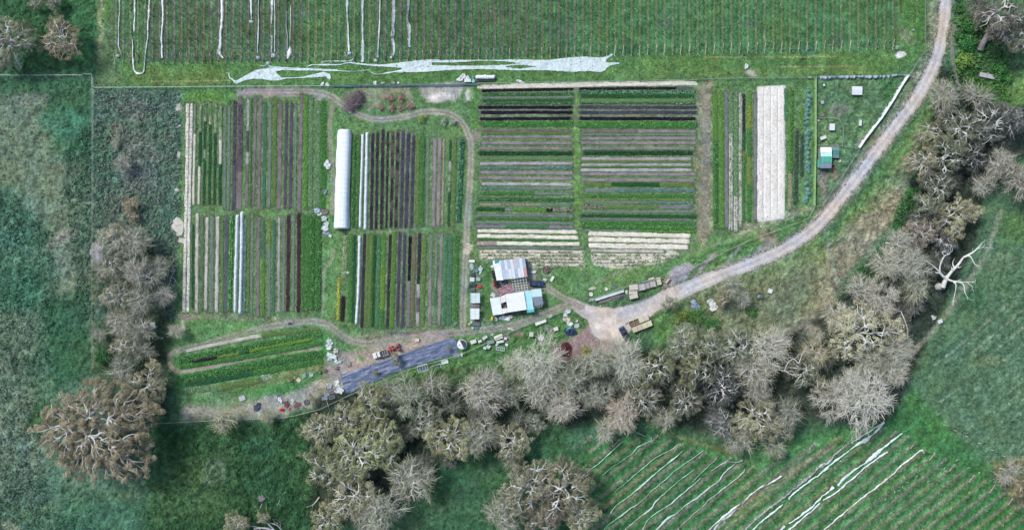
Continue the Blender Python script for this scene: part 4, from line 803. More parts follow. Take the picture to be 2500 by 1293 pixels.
def drape(pts, name, label, cat, col, holes=(), z=.06, amp=.12, ws=6, st=1.0, seed=0, group=None, mat=None, parent=None, fold=None, cv=.12, skirt=True, th=0):
    """a sheet cut to an outline, lying in folds on the ground"""
    p = np.array(pts, float); xs = np.arange(p[:, 0].min()-st, p[:, 0].max()+2*st, st); ys = np.arange(p[:, 1].min()-st, p[:, 1].max()+2*st, st)
    X, Y = np.meshgrid(xs, ys); A = (X[:-1, :-1]+st/2, Y[:-1, :-1]+st/2); k = inpoly(*A, pts)
    for h in holes: k &= ~inpoly(*A, h)
    if fold: a = radians(fold[0]); u = (X*cos(a)+Y*sin(a)); v = (-X*sin(a)+Y*cos(a)); Z = vn(u/fold[1], v, ws, seed)*.7+vn(u/fold[1]*2+9, v*2, ws, seed+1)*.3
    else: Z = vn(X, Y, ws, seed)*.65+vn(X, Y, ws*.4, seed+1)*.35
    c = S(col)[None]*(1-cv/2+cv*vn(X.ravel(), Y.ravel(), ws*1.5, seed+2))[:, None]*(1-cv/2+cv*vn(X.ravel(), Y.ravel(), 3, seed+3))[:, None]
    Zt = gz(X, Y)+z+amp*Z; x, y = W(X, Y); i = np.arange(X.size).reshape(X.shape)
    F = np.stack([i[:-1, :-1], i[1:, :-1], i[1:, 1:], i[:-1, 1:]], -1)[k]; V = np.stack([x, y, Zt], -1).reshape(-1, 3)
    if th:                                                      # a body with sides, not a film
        n = len(V); Vb = V.copy(); Vb[:, 2] = gz(X, Y).ravel()-.03; E = np.concatenate([F[:, [a, b]] for a, b in ((0, 1), (1, 2), (2, 3), (3, 0))]); key = E.min(1).astype(np.int64)*n+E.max(1)
        u_, ix, ct = np.unique(key, return_index=True, return_counts=True); E = E[ix[ct == 1]]
        F = np.concatenate([F, np.stack([E[:, 1], E[:, 0], E[:, 0]+n, E[:, 1]+n], 1)]); V = np.concatenate([V, Vb]); c = np.concatenate([c, c])
    u, inv = np.unique(F, return_inverse=True)
    o = ob(name, np_mesh(name, V[u], inv.reshape(-1, 4), mat or CLOTH, np.clip(c[u], 0, .84), True), parent)
    return tag(o, label, cat, group) if label else o
NW = 'white bird nets in the top vineyard'
TN = [([(294,-50,3),(294,0,3),(291,60,2.6),(291,110,2.4),(298,134,3)], [(289,137,4)], 'thin white net strip along the first vine rows from the left, curled at its foot'),
 ([(331,-50,5),(330,20,5),(328,78,3)], None, 'short white net strip above the U-shaped net'),
 ([(325,98,2.5),(326,140,3),(328,168,3),(334,179,4),(346,180,3),(353,172,3),(355,140,2.5),(361,100,3.5),(363,50,5),(366,0,4),(367,-50,4)], None, 'white net looped in a U around the vine row ends at upper left'),
 ([(399,-50,5),(398,40,5),(396,90,5),(395,120,6),(397,143,5)], None, 'straight white net just right of the U-shaped net'),
 ([(545,-50,7),(543,10,7),(541,60,5),(538,110,6),(536,128,8),(546,143,4)], None, 'broad white net hanging down a row between bare brown vine rows'),
 ([(613,-50,5),(614,20,5),(615,48,4)], [(614,54,5)], 'half-length white net ending in a knot at mid vineyard'),
 ([(633,-50,2),(632,20,2),(631,90,3),(630,130,2)], [(629,141,6)], 'very thin white net with a bundle at its foot'),
 ([(666,0,6),(665,20,5),(664,60,2.5)], None, 'ragged upper piece of net beside a thin white net'),
 ([(664,92,3),(664,110,2.5),(664,130,3)], [(664,91,3),(668,136,7)], 'short lower piece of net with a bundle at its foot'),
 ([(673,-50,2.4),(672,20,2.4),(671,128,2)], None, 'thin white net drawn taut beside the ragged pieces'),
 ([(701,30,1.6),(699,62,1.6),(702,90,1.6),(701,140,3)], None, 'thread-thin net, left of a crumpled tail'),
 ([(710,14,2),(710,60,2.4),(708,106,1.5)], None, 'thread-thin net, right of its twin'),
 ([(709,116,4),(708,128,8),(703,144,3)], None, 'crumpled tail of net lying between two vine rows'),
 ([(850,-50,5),(849,10,5),(850,60,3),(851,100,4),(853,126,5)], [(852,131,6)], 'white net with a knotted foot, leftmost of the five close together'),
 ([(886,-50,6),(885,20,6),(886,80,4),(887,120,6),(885,152,8)], None, 'white net with a flared foot, second of the five close together'),
 ([(929,-50,3),(928,10,3),(927,60,4),(923,120,3.5),(922,142,4)], [(918,148,5)], 'white net ending in a hook, third of the five close together'),
 ([(962,-50,7),(961,20,7),(959,80,7),(962,128,5),(955,144,6)], None, 'broad white net bent at its foot, fourth of the five close together'),
 ([(998,-50,5),(997,20,5),(996,50,4),(1000,72,7),(999,95,7),(1000,116,7)], None, 'twisted white net, rightmost of the five close together')]
for i, (p, kn, lb) in enumerate(TN): ribbon(p, 'bird_net', lb, 'bird net', (246,250,250), .4, i, NW, kn)
HA = [(575,204),(573,199),(578,197),(600,185),(625,171),(665,165),(750,167),(820,170),(823,168),(824,174),(750,173),(690,172),(673,175),(676,180),(688,190),(710,190),(740,188),(772,180),(790,176),(806,181),(808,190),(806,196),(795,187),(760,190),(700,192),(680,197),(660,197),(640,193),(620,193),(600,196),(578,205)]
o = drape(HA, 'spread_net', 'spread-out white net with a fish-like body, left end of the headland', 'bird net', (228,242,246), seed=1, ws=9, amp=.2)
ribbon([(553,179,1.5),(559,180,2),(562,190,2.5),(570,196,3),(577,202,6)], 'net_tail', None, None, z=.2, seed=2, parent=o)
ribbon([(636,161,1.5),(645,162,1.6),(652,158,3),(662,163,3),(690,166,3),(720,168,3)], 'net_tail', None, None, z=.2, seed=3, parent=o, knot=[(655,156,5)])
HB = [(855,152),(900,157),(940,158),(985,152),(1040,146),(1100,147),(1150,147),(1200,147),(1260,146),(1340,147),(1380,142),(1425,139),(1460,141),(1480,139),(1492,132),(1498,133),(1493,137),(1481,145),(1478,151),(1484,153),(1512,153),(1513,156),(1490,160),(1480,167),(1478,172),(1465,177),(1440,174),(1400,176),(1370,174),(1330,172),(1260,172),(1170,169),(1090,172),(1040,176),(1000,177),(982,176),(985,172),(978,166),(900,161),(855,155)]
H1 = [(1054,153),(1100,153),(1135,152),(1170,148.5),(1230,150),(1272,155),(1235,159),(1180,161),(1130,161),(1055,160)]; H2 = [(1233,163),(1250,160),(1272,158.5),(1312,163),(1272,168),(1240,166)]
o = drape(HB, 'spread_net', 'very long spread white net with a forked right end, across the headland', 'bird net', (230,243,246), (H1, H2), seed=4, ws=10, amp=.2)
ribbon([(748,166,1.6),(756,161,3),(770,159,3),(800,159,3.5),(826,159,3.5),(845,155,3),(860,153,4)], 'net_tail', None, None, z=.2, seed=5, parent=o)
ribbon([(786,156,1.6),(790,151,2),(810,150,2.5),(850,150,2.5),(862,146,4),(865,143,3)], 'net_tail', None, None, z=.2, seed=6, parent=o)
ribbon([(903,173,1.2),(912,180,1.4),(925,182,1.6),(945,179,3),(965,176,4),(984,174,7)], 'net_tail', None, None, z=.2, seed=7, parent=o)
ribbon([(822,173,3),(860,175,1.4),(895,172,1.6),(902,172,2)], 'loose_net_cord', 'thin white net cord joining the two spread nets', 'cord', z=.15, seed=8)
NL = 'white bird nets in the lower vineyard'
LN = [([(1522,1075,3.5),(1505,1090,3),(1465,1127,4),(1440,1146,2.5),(1418,1168,4),(1408,1182,2)], 'white net along the upper left edge of the lower vineyard'),
 ([(1590,1064,1.5),(1589,1073,2),(1575,1082,3),(1557,1090,4),(1540,1108,1.8),(1505,1132,1.6),(1470,1158,1.2)], 'forked thin net near the upper left of the lower vineyard'),
 ([(1655,1083,2),(1640,1096,3),(1600,1116,1.8),(1565,1145,2.2),(1530,1174,1.8),(1500,1200,1.4)], 'thin wavy net, second below the forked net'),
 ([(1665,1100,2),(1640,1122,7),(1605,1150,3),(1560,1190,8),(1530,1213,3),(1500,1236,3),(1490,1252,5)], 'pale net swelling into two wide patches'),
 ([(1716,1098,1.5),(1690,1118,1.5),(1650,1145,2.2),(1630,1165,2.5),(1590,1198,2),(1560,1226,2.2),(1530,1246,6),(1490,1276,3),(1470,1296,2)], 'thin net passing left of the mid-vineyard clump'),
 ([(1695,1144,2.2),(1660,1170,2.5),(1630,1196,2),(1600,1224,6),(1590,1240,8),(1560,1262,4),(1520,1296,2.5)], 'net with a bright bunch halfway down'),
 ([(1711,1166,2),(1685,1188,4),(1660,1208,4),(1635,1230,4.5),(1605,1248,4),(1580,1270,4),(1566,1296,8)], 'thick white net bending down to the bottom edge'),
 ([(1751,1112,5),(1742,1124,3),(1715,1150,1.5),(1690,1175,1.5)], 'hooked faint net at the head of a row'),
 ([(1812,1122,7),(1797,1127,4),(1775,1125,2.5),(1760,1132,2.5),(1735,1148,1.5)], 'curling net with a knotted head below the tan tree'),
 ([(1797,1128,3),(1770,1150,5),(1755,1172,5),(1730,1190,6),(1700,1214,4),(1670,1234,3),(1650,1252,3),(1625,1268,8),(1600,1296,3)], 'long net falling from the knotted curl to the bottom edge'),
 ([(1818,1142,1.8),(1810,1156,5),(1790,1172,2.5),(1760,1196,2.5),(1735,1214,1.6),(1715,1235,1.4)], 'tapering net right of the knotted curl'),
 ([(1706,1240,3),(1690,1256,4),(1670,1274,4),(1650,1296,5)], 'short thick net touching the bottom edge'),
 ([(1906,1160,5),(1898,1166,3),(1880,1177,6),(1850,1194,4.5),(1828,1210,4.5),(1812,1230,2.5)], 'isolated white net with a hooked head in mid-vineyard'),
 ([(1806,1230,4),(1785,1245,6),(1760,1266,4),(1735,1288,5),(1722,1310,5)], 'net just below the isolated hooked net'),
 ([(1800,1238,3),(1780,1256,5),(1755,1276,4),(1738,1300,5)], 'companion net running close under the previous one'),
 ([(2158,1028,4),(2130,1046,3),(2090,1072,3),(2050,1098,3),(2022,1126,6),(2000,1140,7),(1965,1172,4.5),(1920,1206,4),(1870,1246,4),(1840,1272,5),(1805,1305,5)], 'longest white net, from under the bare tree to the bottom'),
 ([(2158,1030,4),(2135,1055,6),(2115,1072,10),(2095,1082,6),(2060,1108,4),(2035,1126,5),(2000,1156,4.5),(1960,1186,4),(1932,1208,6),(1925,1218,3)], 'net beside the longest one, widening below the bare tree'),
 ([(1910,1230,7),(1895,1244,4),(1870,1262,4),(1845,1284,4),(1820,1310,4)], 'short net with a blunt white head near the bottom'),
 ([(2202,1057,3),(2190,1066,3),(2160,1088,8),(2135,1110,9),(2118,1124,6),(2112,1130,2.5),(2090,1142,5),(2060,1168,5),(2044,1184,4)], 'pale net with a wide middle, right of the bare tree'),
 ([(2166,1102,5),(2150,1112,4),(2110,1142,4),(2070,1176,5),(2035,1206,4),(2008,1220,2.5)], 'straight bright net below the wide pale one'),
 ([(2034,1187,8),(2022,1200,4),(2005,1212,4),(1985,1232,6),(1950,1260,5),(1926,1276,5)], 'net with a round knotted head between two long nets'),
 ([(2002,1227,3),(1975,1250,4),(1945,1275,4),(1905,1310,4)], 'plain net reaching the bottom edge, right of the knotted one'),
 ([(2254,1104,3),(2251,1098,5),(2242,1102,3),(2200,1136,3),(2150,1180,3),(2100,1218,3),(2060,1250,3),(2008,1294,3.5),(1995,1306,3)], 'rightmost long white net with a hooked head'),
 ([(1915,1282,7),(1905,1292,7),(1898,1302,5)], 'scrap of white net cut by the bottom edge')]
for i, (p, lb) in enumerate(LN): ribbon([(a_, b_, c_*(.5 if i < 12 else .8)) for a_, b_, c_ in p], 'bird_net', lb, 'bird net', (196,220,212) if i < 12 else (230,242,240), .4, 40+i, NL, wob=.7)
TS = [(2184,1042,2190,1030),(2215,1108,2195,1125),(2290,1143,2304,1130),(2308,1146,2336,1125),(2360,1140,2340,1158),(2402,1162,2425,1150)]
# covers over beds
def cover(pts, w, label, seed, hoops=True):
    p = np.array([(x, y) for x, y in pts], float); s = np.r_[0, np.cumsum(np.hypot(np.diff(p[:, 0]), np.diff(p[:, 1])))]; n = int(s[-1]/1.6); q = np.linspace(0, s[-1], n)
    px = np.interp(q, s, p[:, 0]); py = np.interp(q, s, p[:, 1]); m = 11; u = np.linspace(-1, 1, m); r = .5+.5*np.abs(np.cos(q/11*pi))
    end = np.clip(np.minimum(q, s[-1]-q)/5, 0, 1)**.5; hw = w/2*(1+(vn(q, q*0+seed*40, 14, seed)-.5)*.22)*(.7+.3*end)
    X = px[:, None]+u*hw[:, None]; Y = np.repeat(py[:, None], m, 1); x, y = W(X, Y)
    Z = gz(X, Y)+.03+(.5+.14*r)[:, None]*end[:, None]*np.clip(1-np.abs(u)**2.6, 0, 1)[None]+(vn(X, Y, 2.5, seed)-.5)*.05
    c = S(236,240,244)[None]*(.9+.14*np.repeat(r, m)[:, None])*(.95+.1*vn(X.ravel(), Y.ravel(), 5, seed))[:, None]
    i = np.arange(n*m).reshape(n, m); F = np.stack([i[:-1, :-1], i[:-1, 1:], i[1:, 1:], i[1:, :-1]], -1).reshape(-1, 4)
    o = tag(ob('bed_cover', np_mesh('bed_cover', np.stack([x, y, Z], -1).reshape(-1, 3), F, CLOTH, np.clip(c, 0, .84), True)), label, 'bed cover', 'white covers over beds')
    h = MB()
    for k in np.arange(11, s[-1]-4, 22):
        a = np.interp(k, s, p[:, 0]); b = np.interp(k, s, p[:, 1]); g_ = float(gz(a, b)); X0, Y0 = W(a, b)
        h.tube([(X0+t*w/K*.53, Y0, g_+.02+.66*(1-abs(t)**2.6)) for t in np.linspace(-1, 1, 9)], .022, 4)
    if h.v: h.build('hoops', MC((206,214,216)), o)
cover([(580,524),(578.5,600),(575.5,680),(574.5,762)], 9, 'left of two white covers side by side in the lower left block', 1)
cover([(591.5,517),(590.5,600),(588.5,700),(586.5,766)], 9, 'right of two white covers side by side in the lower left block', 2)
cover([(886,328),(884.5,400),(881,490),(879.5,557)], 7.5, 'left white cover of the pair beside the polytunnel', 3)
cover([(896.8,323),(895.5,400),(893.5,490),(892,561)], 8.5, 'right white cover of the pair beside the polytunnel', 4)
cover([(878.5,575),(877.5,640),(875,720),(870,792)], 8, 'single long white cover in the lower middle block', 5)
# ---------------------------------------------------------------- buildings
def LO(o, px, py):
    x, y = W(px, py); return float(x-o.location.x), float(y-o.location.y)
def G_(px, py): return float(gz(px, py))
def new(name, label, cat, px, py, group=None, rot=0):
    x, y = W(px, py); return thing(name, label, cat, (float(x), float(y), G_(px, py)), radians(rot), group)
WHITE, OFFW, AQUA, GREYS, PINKW = (240,244,246), (226,228,226), (178,236,240), (128,140,160), (224,202,206)
TIMB, DTIMB, STEEL, BLK_, RED = (168,154,136), (112,98,88), (170,176,182), (40,42,50), (196,52,52)
def sheet(o, quad, z0, z1, mat, name='roof_sheet', wave=.03, pitch=.3, along='d', th=.05, sag=0, fray=0):
    """corrugated sheet over four corners a,b,c,d (px); height z0 on a-b and z1 on d-c; ribs run a->d ('d') or a->b ('b')"""
    a, b, c, d = [np.array(LO(o, *q)) for q in quad]; lab_, lad = np.linalg.norm(b-a), np.linalg.norm(d-a)
    nu = max(2, int(lab_/pitch*4)) if along == 'd' else max(2, int(lab_/.8)); nv = max(2, int(lad/pitch*4)) if along == 'b' else max(2, int(lad/.8))
    nu, nv = min(nu, 160), min(nv, 160); U, Vv = np.meshgrid(np.linspace(0, 1, nu), np.linspace(0, 1, nv))
    X = (1-U)*(1-Vv)*a[0]+U*(1-Vv)*b[0]+U*Vv*c[0]+(1-U)*Vv*d[0]; Y = (1-U)*(1-Vv)*a[1]+U*(1-Vv)*b[1]+U*Vv*c[1]+(1-U)*Vv*d[1]
    ph = U*lab_ if along == 'd' else Vv*lad; Z = z0+(z1-z0)*Vv+wave*np.sin(ph/pitch*2*pi)+sag*(vn(X*K, Y*K, 9, 3)-.5)
    if fray: X = X+(vn(X*K, Y*K, 5, 1)-.5)*fray*(Vv > .98); Y = Y+(vn(X*K, Y*K, 4, 2)-.5)*fray*(Vv > .98)
    T = np.stack([X, Y, Z], -1).reshape(-1, 3); n = len(T); Bt = T-(0, 0, th); i = np.arange(n).reshape(U.shape)
    F = np.stack([i[:-1, :-1], i[1:, :-1], i[1:, 1:], i[:-1, 1:]], -1).reshape(-1, 4)
    if np.cross(b-a, d-a) > 0: F = F[:, ::-1]
    ring = np.concatenate([i[0, :], i[1:, -1], i[-1, -2::-1], i[-2:0:-1, 0]]); r2 = np.roll(ring, -1); S_ = np.stack([ring, r2, r2+n, ring+n], 1)
    return ob(name, np_mesh(name, np.concatenate([T, Bt]), np.concatenate([F, F[:, ::-1]+n, S_]), mat), o)
def posts(o, pts, h, w=.1, mat=None, name='post'):
    for p in pts: x, y = LO(o, *p); MB().box(0, 0, h/2-.1, w, w, h+.2).build(name, mat or MC(TIMB), o, (x, y, 0))
def lerp(a, b, t): return (a[0]+(b[0]-a[0])*t, a[1]+(b[1]-a[1])*t)
# packing shed
o = new('packing_shed', 'packing shed with a striped blue, white and pink corrugated roof', 'shed', 1255, 656)
A_, B_, C_, D_ = (1222.5,635.5), (1281,629.5), (1287.5,674.5), (1229.5,682); M1, M2 = lerp(A_, D_, .5), lerp(B_, C_, .5)
for row, (P0, P1, P2, P3, z0, z1) in enumerate(((A_, B_, M2, M1, 3.3, 3.0), (M1, M2, C_, D_, 3.02, 2.7))):
    cols = [(196,210,230),(244,246,248),(202,214,234),(244,246,248),(230,212,214),(206,218,236),(246,247,250),(188,198,220)] if row == 0 else [(212,224,240),(218,228,242),(245,247,250),(247,248,250),(194,206,228),(246,247,250),(244,246,248),(222,168,164)]
    for i, c in enumerate(cols):
        q = (lerp(P0, P1, i/8+.002), lerp(P0, P1, (i+1)/8-.002), lerp(P3, P2, (i+1)/8-.002), lerp(P3, P2, i/8+.002)); sheet(o, q, z0, z1, MC(c, .45, .2, 1.2, .1), wave=.025, pitch=.25)
posts(o, [A_, B_, C_, D_, M1, M2], 2.65); wl = MB()
for p, q in ((A_, B_), (B_, C_)):
    a, b = LO(o, *p), LO(o, *q); wl.box((a[0]+b[0])/2, (a[1]+b[1])/2, 1.3, hypot(b[0]-a[0], b[1]-a[1])-.2, .06, 2.5, atan2(b[1]-a[1], b[0]-a[0]))
wl.build('wall', MC((150,158,170), .6), o)
sheet(o, ((1203,636),(1222,635),(1229,683),(1213,684)), 2.5, 2.4, MC(WHITE, .6, amt=.06), 'awning', 0, sag=.25, along='b')
sheet(o, ((1199,648),(1207,646),(1208,652),(1198,653)), 1.9, 1.8, MC(WHITE, .6, amt=.06), 'awning_flap', 0, sag=.2)
sheet(o, ((1208,634),(1221,634),(1218,641),(1208,643)), 2.62, 2.6, MC((60,150,146), .6), 'green_sheet', 0, sag=.1)
# open frame between the sheds
o = new('pergola_frame', 'open white timber lattice frame between the two shed roofs', 'pergola', 1268, 693)
Q = ((1249,680.5),(1283,675),(1288.5,707),(1254,711)); fm_ = MB()
for t in np.linspace(0, 1, 6):
    for a, b in ((lerp(Q[0], Q[3], t), lerp(Q[1], Q[2], t)),): p, q = LO(o, *a), LO(o, *b); fm_.box((p[0]+q[0])/2, (p[1]+q[1])/2, 2.55, hypot(q[0]-p[0], q[1]-p[1]), .09, .1, atan2(q[1]-p[1], q[0]-p[0]))
fm_.build('beams', MC((232,236,240), .6), o); fm_ = MB()
for t in np.linspace(0, 1, 6): a, b = lerp(Q[0], Q[1], t), lerp(Q[3], Q[2], t); p, q = LO(o, *a), LO(o, *b); fm_.box((p[0]+q[0])/2, (p[1]+q[1])/2, 2.64, hypot(q[0]-p[0], q[1]-p[1]), .08, .08, atan2(q[1]-p[1], q[0]-p[0]))
fm_.build('rafters', MC((232,236,240), .6), o); posts(o, Q, 2.5)
# main shed
def simple_shed(name, label, cat, quad, z0, z1, col, along='d', wallc=(150,154,160), wave=.025, pitch=.3, walls=True, rough=.45):
    cx, cy = np.mean([q[0] for q in quad]), np.mean([q[1] for q in quad]); o = new(name, label, cat, cx, cy); sheet(o, quad, z0, z1, MC(col, rough, .1, 1., .07), 'roof', wave, pitch, along)
    posts(o, [lerp(q, (cx, cy), .04) for q in quad], min(z0, z1)-.08)
    if walls:
        w = MB()
        for i in range(4):
            p, q = LO(o, *lerp(quad[i], (cx, cy), .05)), LO(o, *lerp(quad[(i+1) % 4], (cx, cy), .05)); w.box((p[0]+q[0])/2, (p[1]+q[1])/2, (min(z0, z1)-.15)/2, hypot(q[0]-p[0], q[1]-p[1])-.1, .05, min(z0, z1)-.15, atan2(q[1]-p[1], q[0]-p[0]))
        w.build('wall', MC(wallc, .7), o)
    return o
simple_shed('shed', 'large plain white-roofed shed in the middle of the yard buildings', 'shed', ((1233.6,717),(1278.5,710),(1285.5,754),(1240.6,761)), 3.1, 2.8, (246,247,246), 'b')
simple_shed('shed', 'white-roofed shed with bluish ribs, leftmost of the lower row', 'shed', ((1196.5,727),(1221,723.5),(1226.5,765),(1204,768)), 2.6, 2.4, (236,244,246), 'b')
o = simple_shed('carport', 'pale aqua translucent roof with a fluted lower lip', 'carport', ((1279.2,709.5),(1296,707.5),(1303.5,759),(1286.5,760.5)), 2.6, 2.45, AQUA, 'b', walls=False)
sheet(o, ((1286.5,755),(1303.5,753),(1304,760),(1286,762)), 2.66, 2.5, MC((96,206,220), .4), 'roof_lip', .04, .35, 'd')
o = simple_shed('carport', 'right-hand carport, white above and grey below', 'carport', ((1296.5,706),(1320,703),(1323,722),(1298.5,724)), 2.7, 2.6, (214,238,242), 'd', walls=False)
sheet(o, ((1298.5,724.2),(1323,722.2),(1326,741.5),(1305,746)), 2.58, 2.4, MC((128,138,158), .6), 'grey_roof', .03, .3, 'b'); posts(o, [(1325,741),(1305,744)], 2.3)
m = MB()
for i in range(4): a, b = LO(o, 1304+i*5.4, 746-i*1.2), LO(o, 1306+i*5.4, 751-i*1.2); m.bar((a[0], a[1], 2.3), (b[0], b[1], 2.2), .07)
a, b = LO(o, 1304, 751), LO(o, 1325, 745.5); m.bar((a[0], a[1], 2.25), (b[0], b[1], 2.25), .07); m.build('eave_frame', MC((220,226,228)), o)
o = new('patched_canopy', 'cream and white patched canopy filling the gap between the two white sheds', 'canopy', 1230, 741); sheet(o, ((1221.8,723),(1233,718),(1235.5,735),(1223.8,739)), 2.35, 2.35, MC((240,238,234), .5), 'roof_sheet', .02, .3); sheet(o, ((1225,752),(1239.5,750),(1240.8,761),(1227,765)), 2.3, 2.25, MC((238,236,230), .5), 'roof_sheet', .02, .3); posts(o, [(1223,725),(1238,760)], 2.3)
# two small hoop houses in the left strip
for q, lb, c in ((((1149.5,714.5),(1172,714.5),(1172.5,738),(1150,738)), 'upper of two small pale propagation houses by the track', (214,232,236)), (((1148.5,751.5),(1171,751.5),(1170.5,777),(1149,778)), 'lower of two small pale propagation houses by the track', (232,242,244))):
    o = new('propagation_house', lb, 'hothouse', (q[0][0]+q[1][0])/2, (q[0][1]+q[2][1])/2, 'small propagation houses'); mid0, mid1 = lerp(q[0], q[1], .5), lerp(q[3], q[2], .5)
    sheet(o, (q[0], mid0, mid1, q[3]), 1.9, 1.9, MC(c, .4, 0, 1, .08), 'plastic_roof', .0, sag=.2); s_ = sheet(o, (mid0, q[1], q[2], mid1), 1.92, 1.88, MC(c, .4, 0, 1, .08), 'plastic_roof', 0, sag=.2); m = MB()
    for t in np.linspace(0, 1, 5): a, b = LO(o, *lerp(q[0], q[3], t)), LO(o, *lerp(q[1], q[2], t)); m.bar((a[0], a[1], 2.06), (b[0], b[1], 2.06), .07); m.bar((a[0], a[1], 0), (a[0], a[1], 2.06), .06); m.bar((b[0], b[1], 0), (b[0], b[1], 2.06), .06)
    for t in (0, .5, 1): a, b = LO(o, *lerp(q[0], q[1], t)), LO(o, *lerp(q[3], q[2], t)); m.bar((a[0], a[1], 2.12), (b[0], b[1], 2.12), .06)
    m.build('frame', MC((226,232,234)), o)
o = new('bench_frame', 'brown slatted bench under bare rails between the two propagation houses', 'bench', 1160, 745)
m = MB(); [m.box(x, 0, .8, .18, 1.5, .04) for x in np.arange(-1.2, 1.25, .24)]; m.build('slats', MC((132,118,116)), o); m = MB(); [m.box(x, y, .4, .07, .07, .8) for x in (-1.2, 1.2) for y in (-.6, .6)]; m.build('legs', MC(TIMB), o); MB().bar((-1.4, .1, 1.9), (1.4, .1, 1.9), .06).bar((0, -.8, 1.9), (0, .8, 1.9), .06).build('rails', MC(OFFW), o)
# the long polytunnel
o = new('polytunnel', 'long white polytunnel between the tracks', 'polytunnel', 838, 438)
px0, px1 = np.array([(826,318),(858,318)]), np.array([(818,559),(852,559)]); n, mm = 150, 21; t = np.linspace(0, 1, n); u = np.linspace(-1, 1, mm)
lx = np.interp(t, [0,.04,1], [826,824,817]); rx = np.interp(t, [0,.05,.8,1], [857,859,853,853]); yy = 317+242*t+0*t
X = ((lx+rx)/2)[:, None]+u[None]*((rx-lx)/2*(1+(vn(t*240, t*0, 9, 1)-.5)*.05))[:, None]; Y = np.repeat(yy[:, None], mm, 1)+np.abs(u)[None]**3*np.where(t < .5, 2, -1)[:, None]*np.exp(-np.minimum(t, 1-t)*60)[:, None]
rib = .5+.5*np.abs(np.cos(t*22*pi))[:, None]; Zt = 1.9*np.sqrt(np.clip(1-np.abs(u)**3.4, 0, 1))[None]*(.985+.015*rib)*np.clip(np.minimum(t, 1-t)*60+.35, 0, 1)[:, None]**.5
x, y = W(X, Y); V = np.stack([x-o.location.x, y-o.location.y, Zt+.02], -1).reshape(-1, 3); i = np.arange(n*mm).reshape(n, mm); F = np.stack([i[:-1, :-1], i[:-1, 1:], i[1:, 1:], i[1:, :-1]], -1).reshape(-1, 4)
ob('plastic_cover', np_mesh('plastic_cover', V, F, MC((240,246,250), .5, 0, .7, .05, 'plastic_film'), None, True), o)
hp = MB()
for k in range(23):
    tt = k/22; a, b = np.interp(tt, t, lx), np.interp(tt, t, rx); yq = 317+242*tt; hp.tube([(*LO(o, (a+b)/2+w_*(b-a)/2*1.01, yq), 1.94*math.sqrt(max(0, 1-abs(w_)**3.4))*(1 if 0 < k < 22 else .6)+.03) for w_ in np.linspace(-1, 1, 13)], .03, 4)
hp.build('hoops', MC((206,218,228), .4), o)
for s_, nm in ((-.35,'purlin'),(.35,'purlin'),(0,'ridge_pole')): MB().tube([(*LO(o, (np.interp(q, t, lx)+np.interp(q, t, rx))/2+s_*17, 317+242*q), 1.91*math.sqrt(1-abs(s_*1.02)**3.4)) for q in np.linspace(.02, .98, 12)], .025, 4).build(nm, MC((200,216,228), .4), o)
q = MB(); q.box(*LO(o, 834, 560.5), 1.1, 1.5, .08, 2.0); q.build('doorway', MC((70,64,66)), o)
for s_, lb in ((824.5,'left'),(853,'right')): r_ = ribbon([(s_, 330, 3),(s_-3*(s_ < 840)-1, 440, 3),(s_-6*(s_ < 840)-1, 556, 4)], 'skirt', None, None, (230,240,246), .2, int(s_)); r_.parent = o; r_.matrix_parent_inverse = o.matrix_world.inverted() if 0 else r_.matrix_parent_inverse; r_.location = (-o.location.x, -o.location.y, -o.location.z)
# hen houses
o = new('hen_house', 'largest hen house with white, mint and grey roof strips', 'hen house', 2009.5, 388)
q = [(1996,362),(2023,362),(2023,413),(1996,413)]; ys = [(0,.27,(244,246,246),1.9,2.1),(.27,.46,(186,240,230),2.1,2.25),(.46,.74,(72,178,152),2.25,2.1),(.74,1,(136,150,168),2.1,1.8)]
for a, b, c, z0, z1 in ys: sheet(o, (lerp(q[0], q[3], a), lerp(q[1], q[2], a), lerp(q[1], q[2], b-.01), lerp(q[0], q[3], b-.01)), z0, z1, MC(c, .5), 'roof_sheet', .02, .25)
w = MB()
for i in range(4): p, r = LO(o, *lerp(q[i], (2009.5,388), .04)), LO(o, *lerp(q[(i+1) % 4], (2009.5,388), .04)); w.box((p[0]+r[0])/2, (p[1]+r[1])/2, .85, hypot(r[0]-p[0], r[1]-p[1]), .05, 1.7, atan2(r[1]-p[1], r[0]-p[0]))
w.build('wall', MC((150,160,158)), o); sheet(o, ((1990.5,392),(1996,392),(1996,410),(1990.5,410)), 1.5, 1.4, MC((60,176,150), .5), 'lean_to', .02, .25)
o = new('hen_coop', 'small teal-roofed coop right of the largest hen house', 'hen house', 2036, 373); q = ((2028.5,360),(2044.5,360),(2044.5,387),(2028.5,387))
sheet(o, (q[0], q[1], (2044.5,369), (2028.5,369)), 1.2, 1.25, MC((120,136,150), .6), 'roof', .02, .25); sheet(o, ((2028.5,369.3),(2044.5,369.3),(2044.5,379),(2028.5,379)), 1.27, 1.2, MC((40,138,120), .5), 'roof', .02, .25); sheet(o, ((2028.5,379.3),(2044.5,379.3), q[2], q[3]), 1.2, 1.15, MC((110,130,146), .6), 'roof', .02, .25)
MB().box(0, 0, .55, 1.85, 3.2, 1.0).build('body', MC((150,176,180)), o)
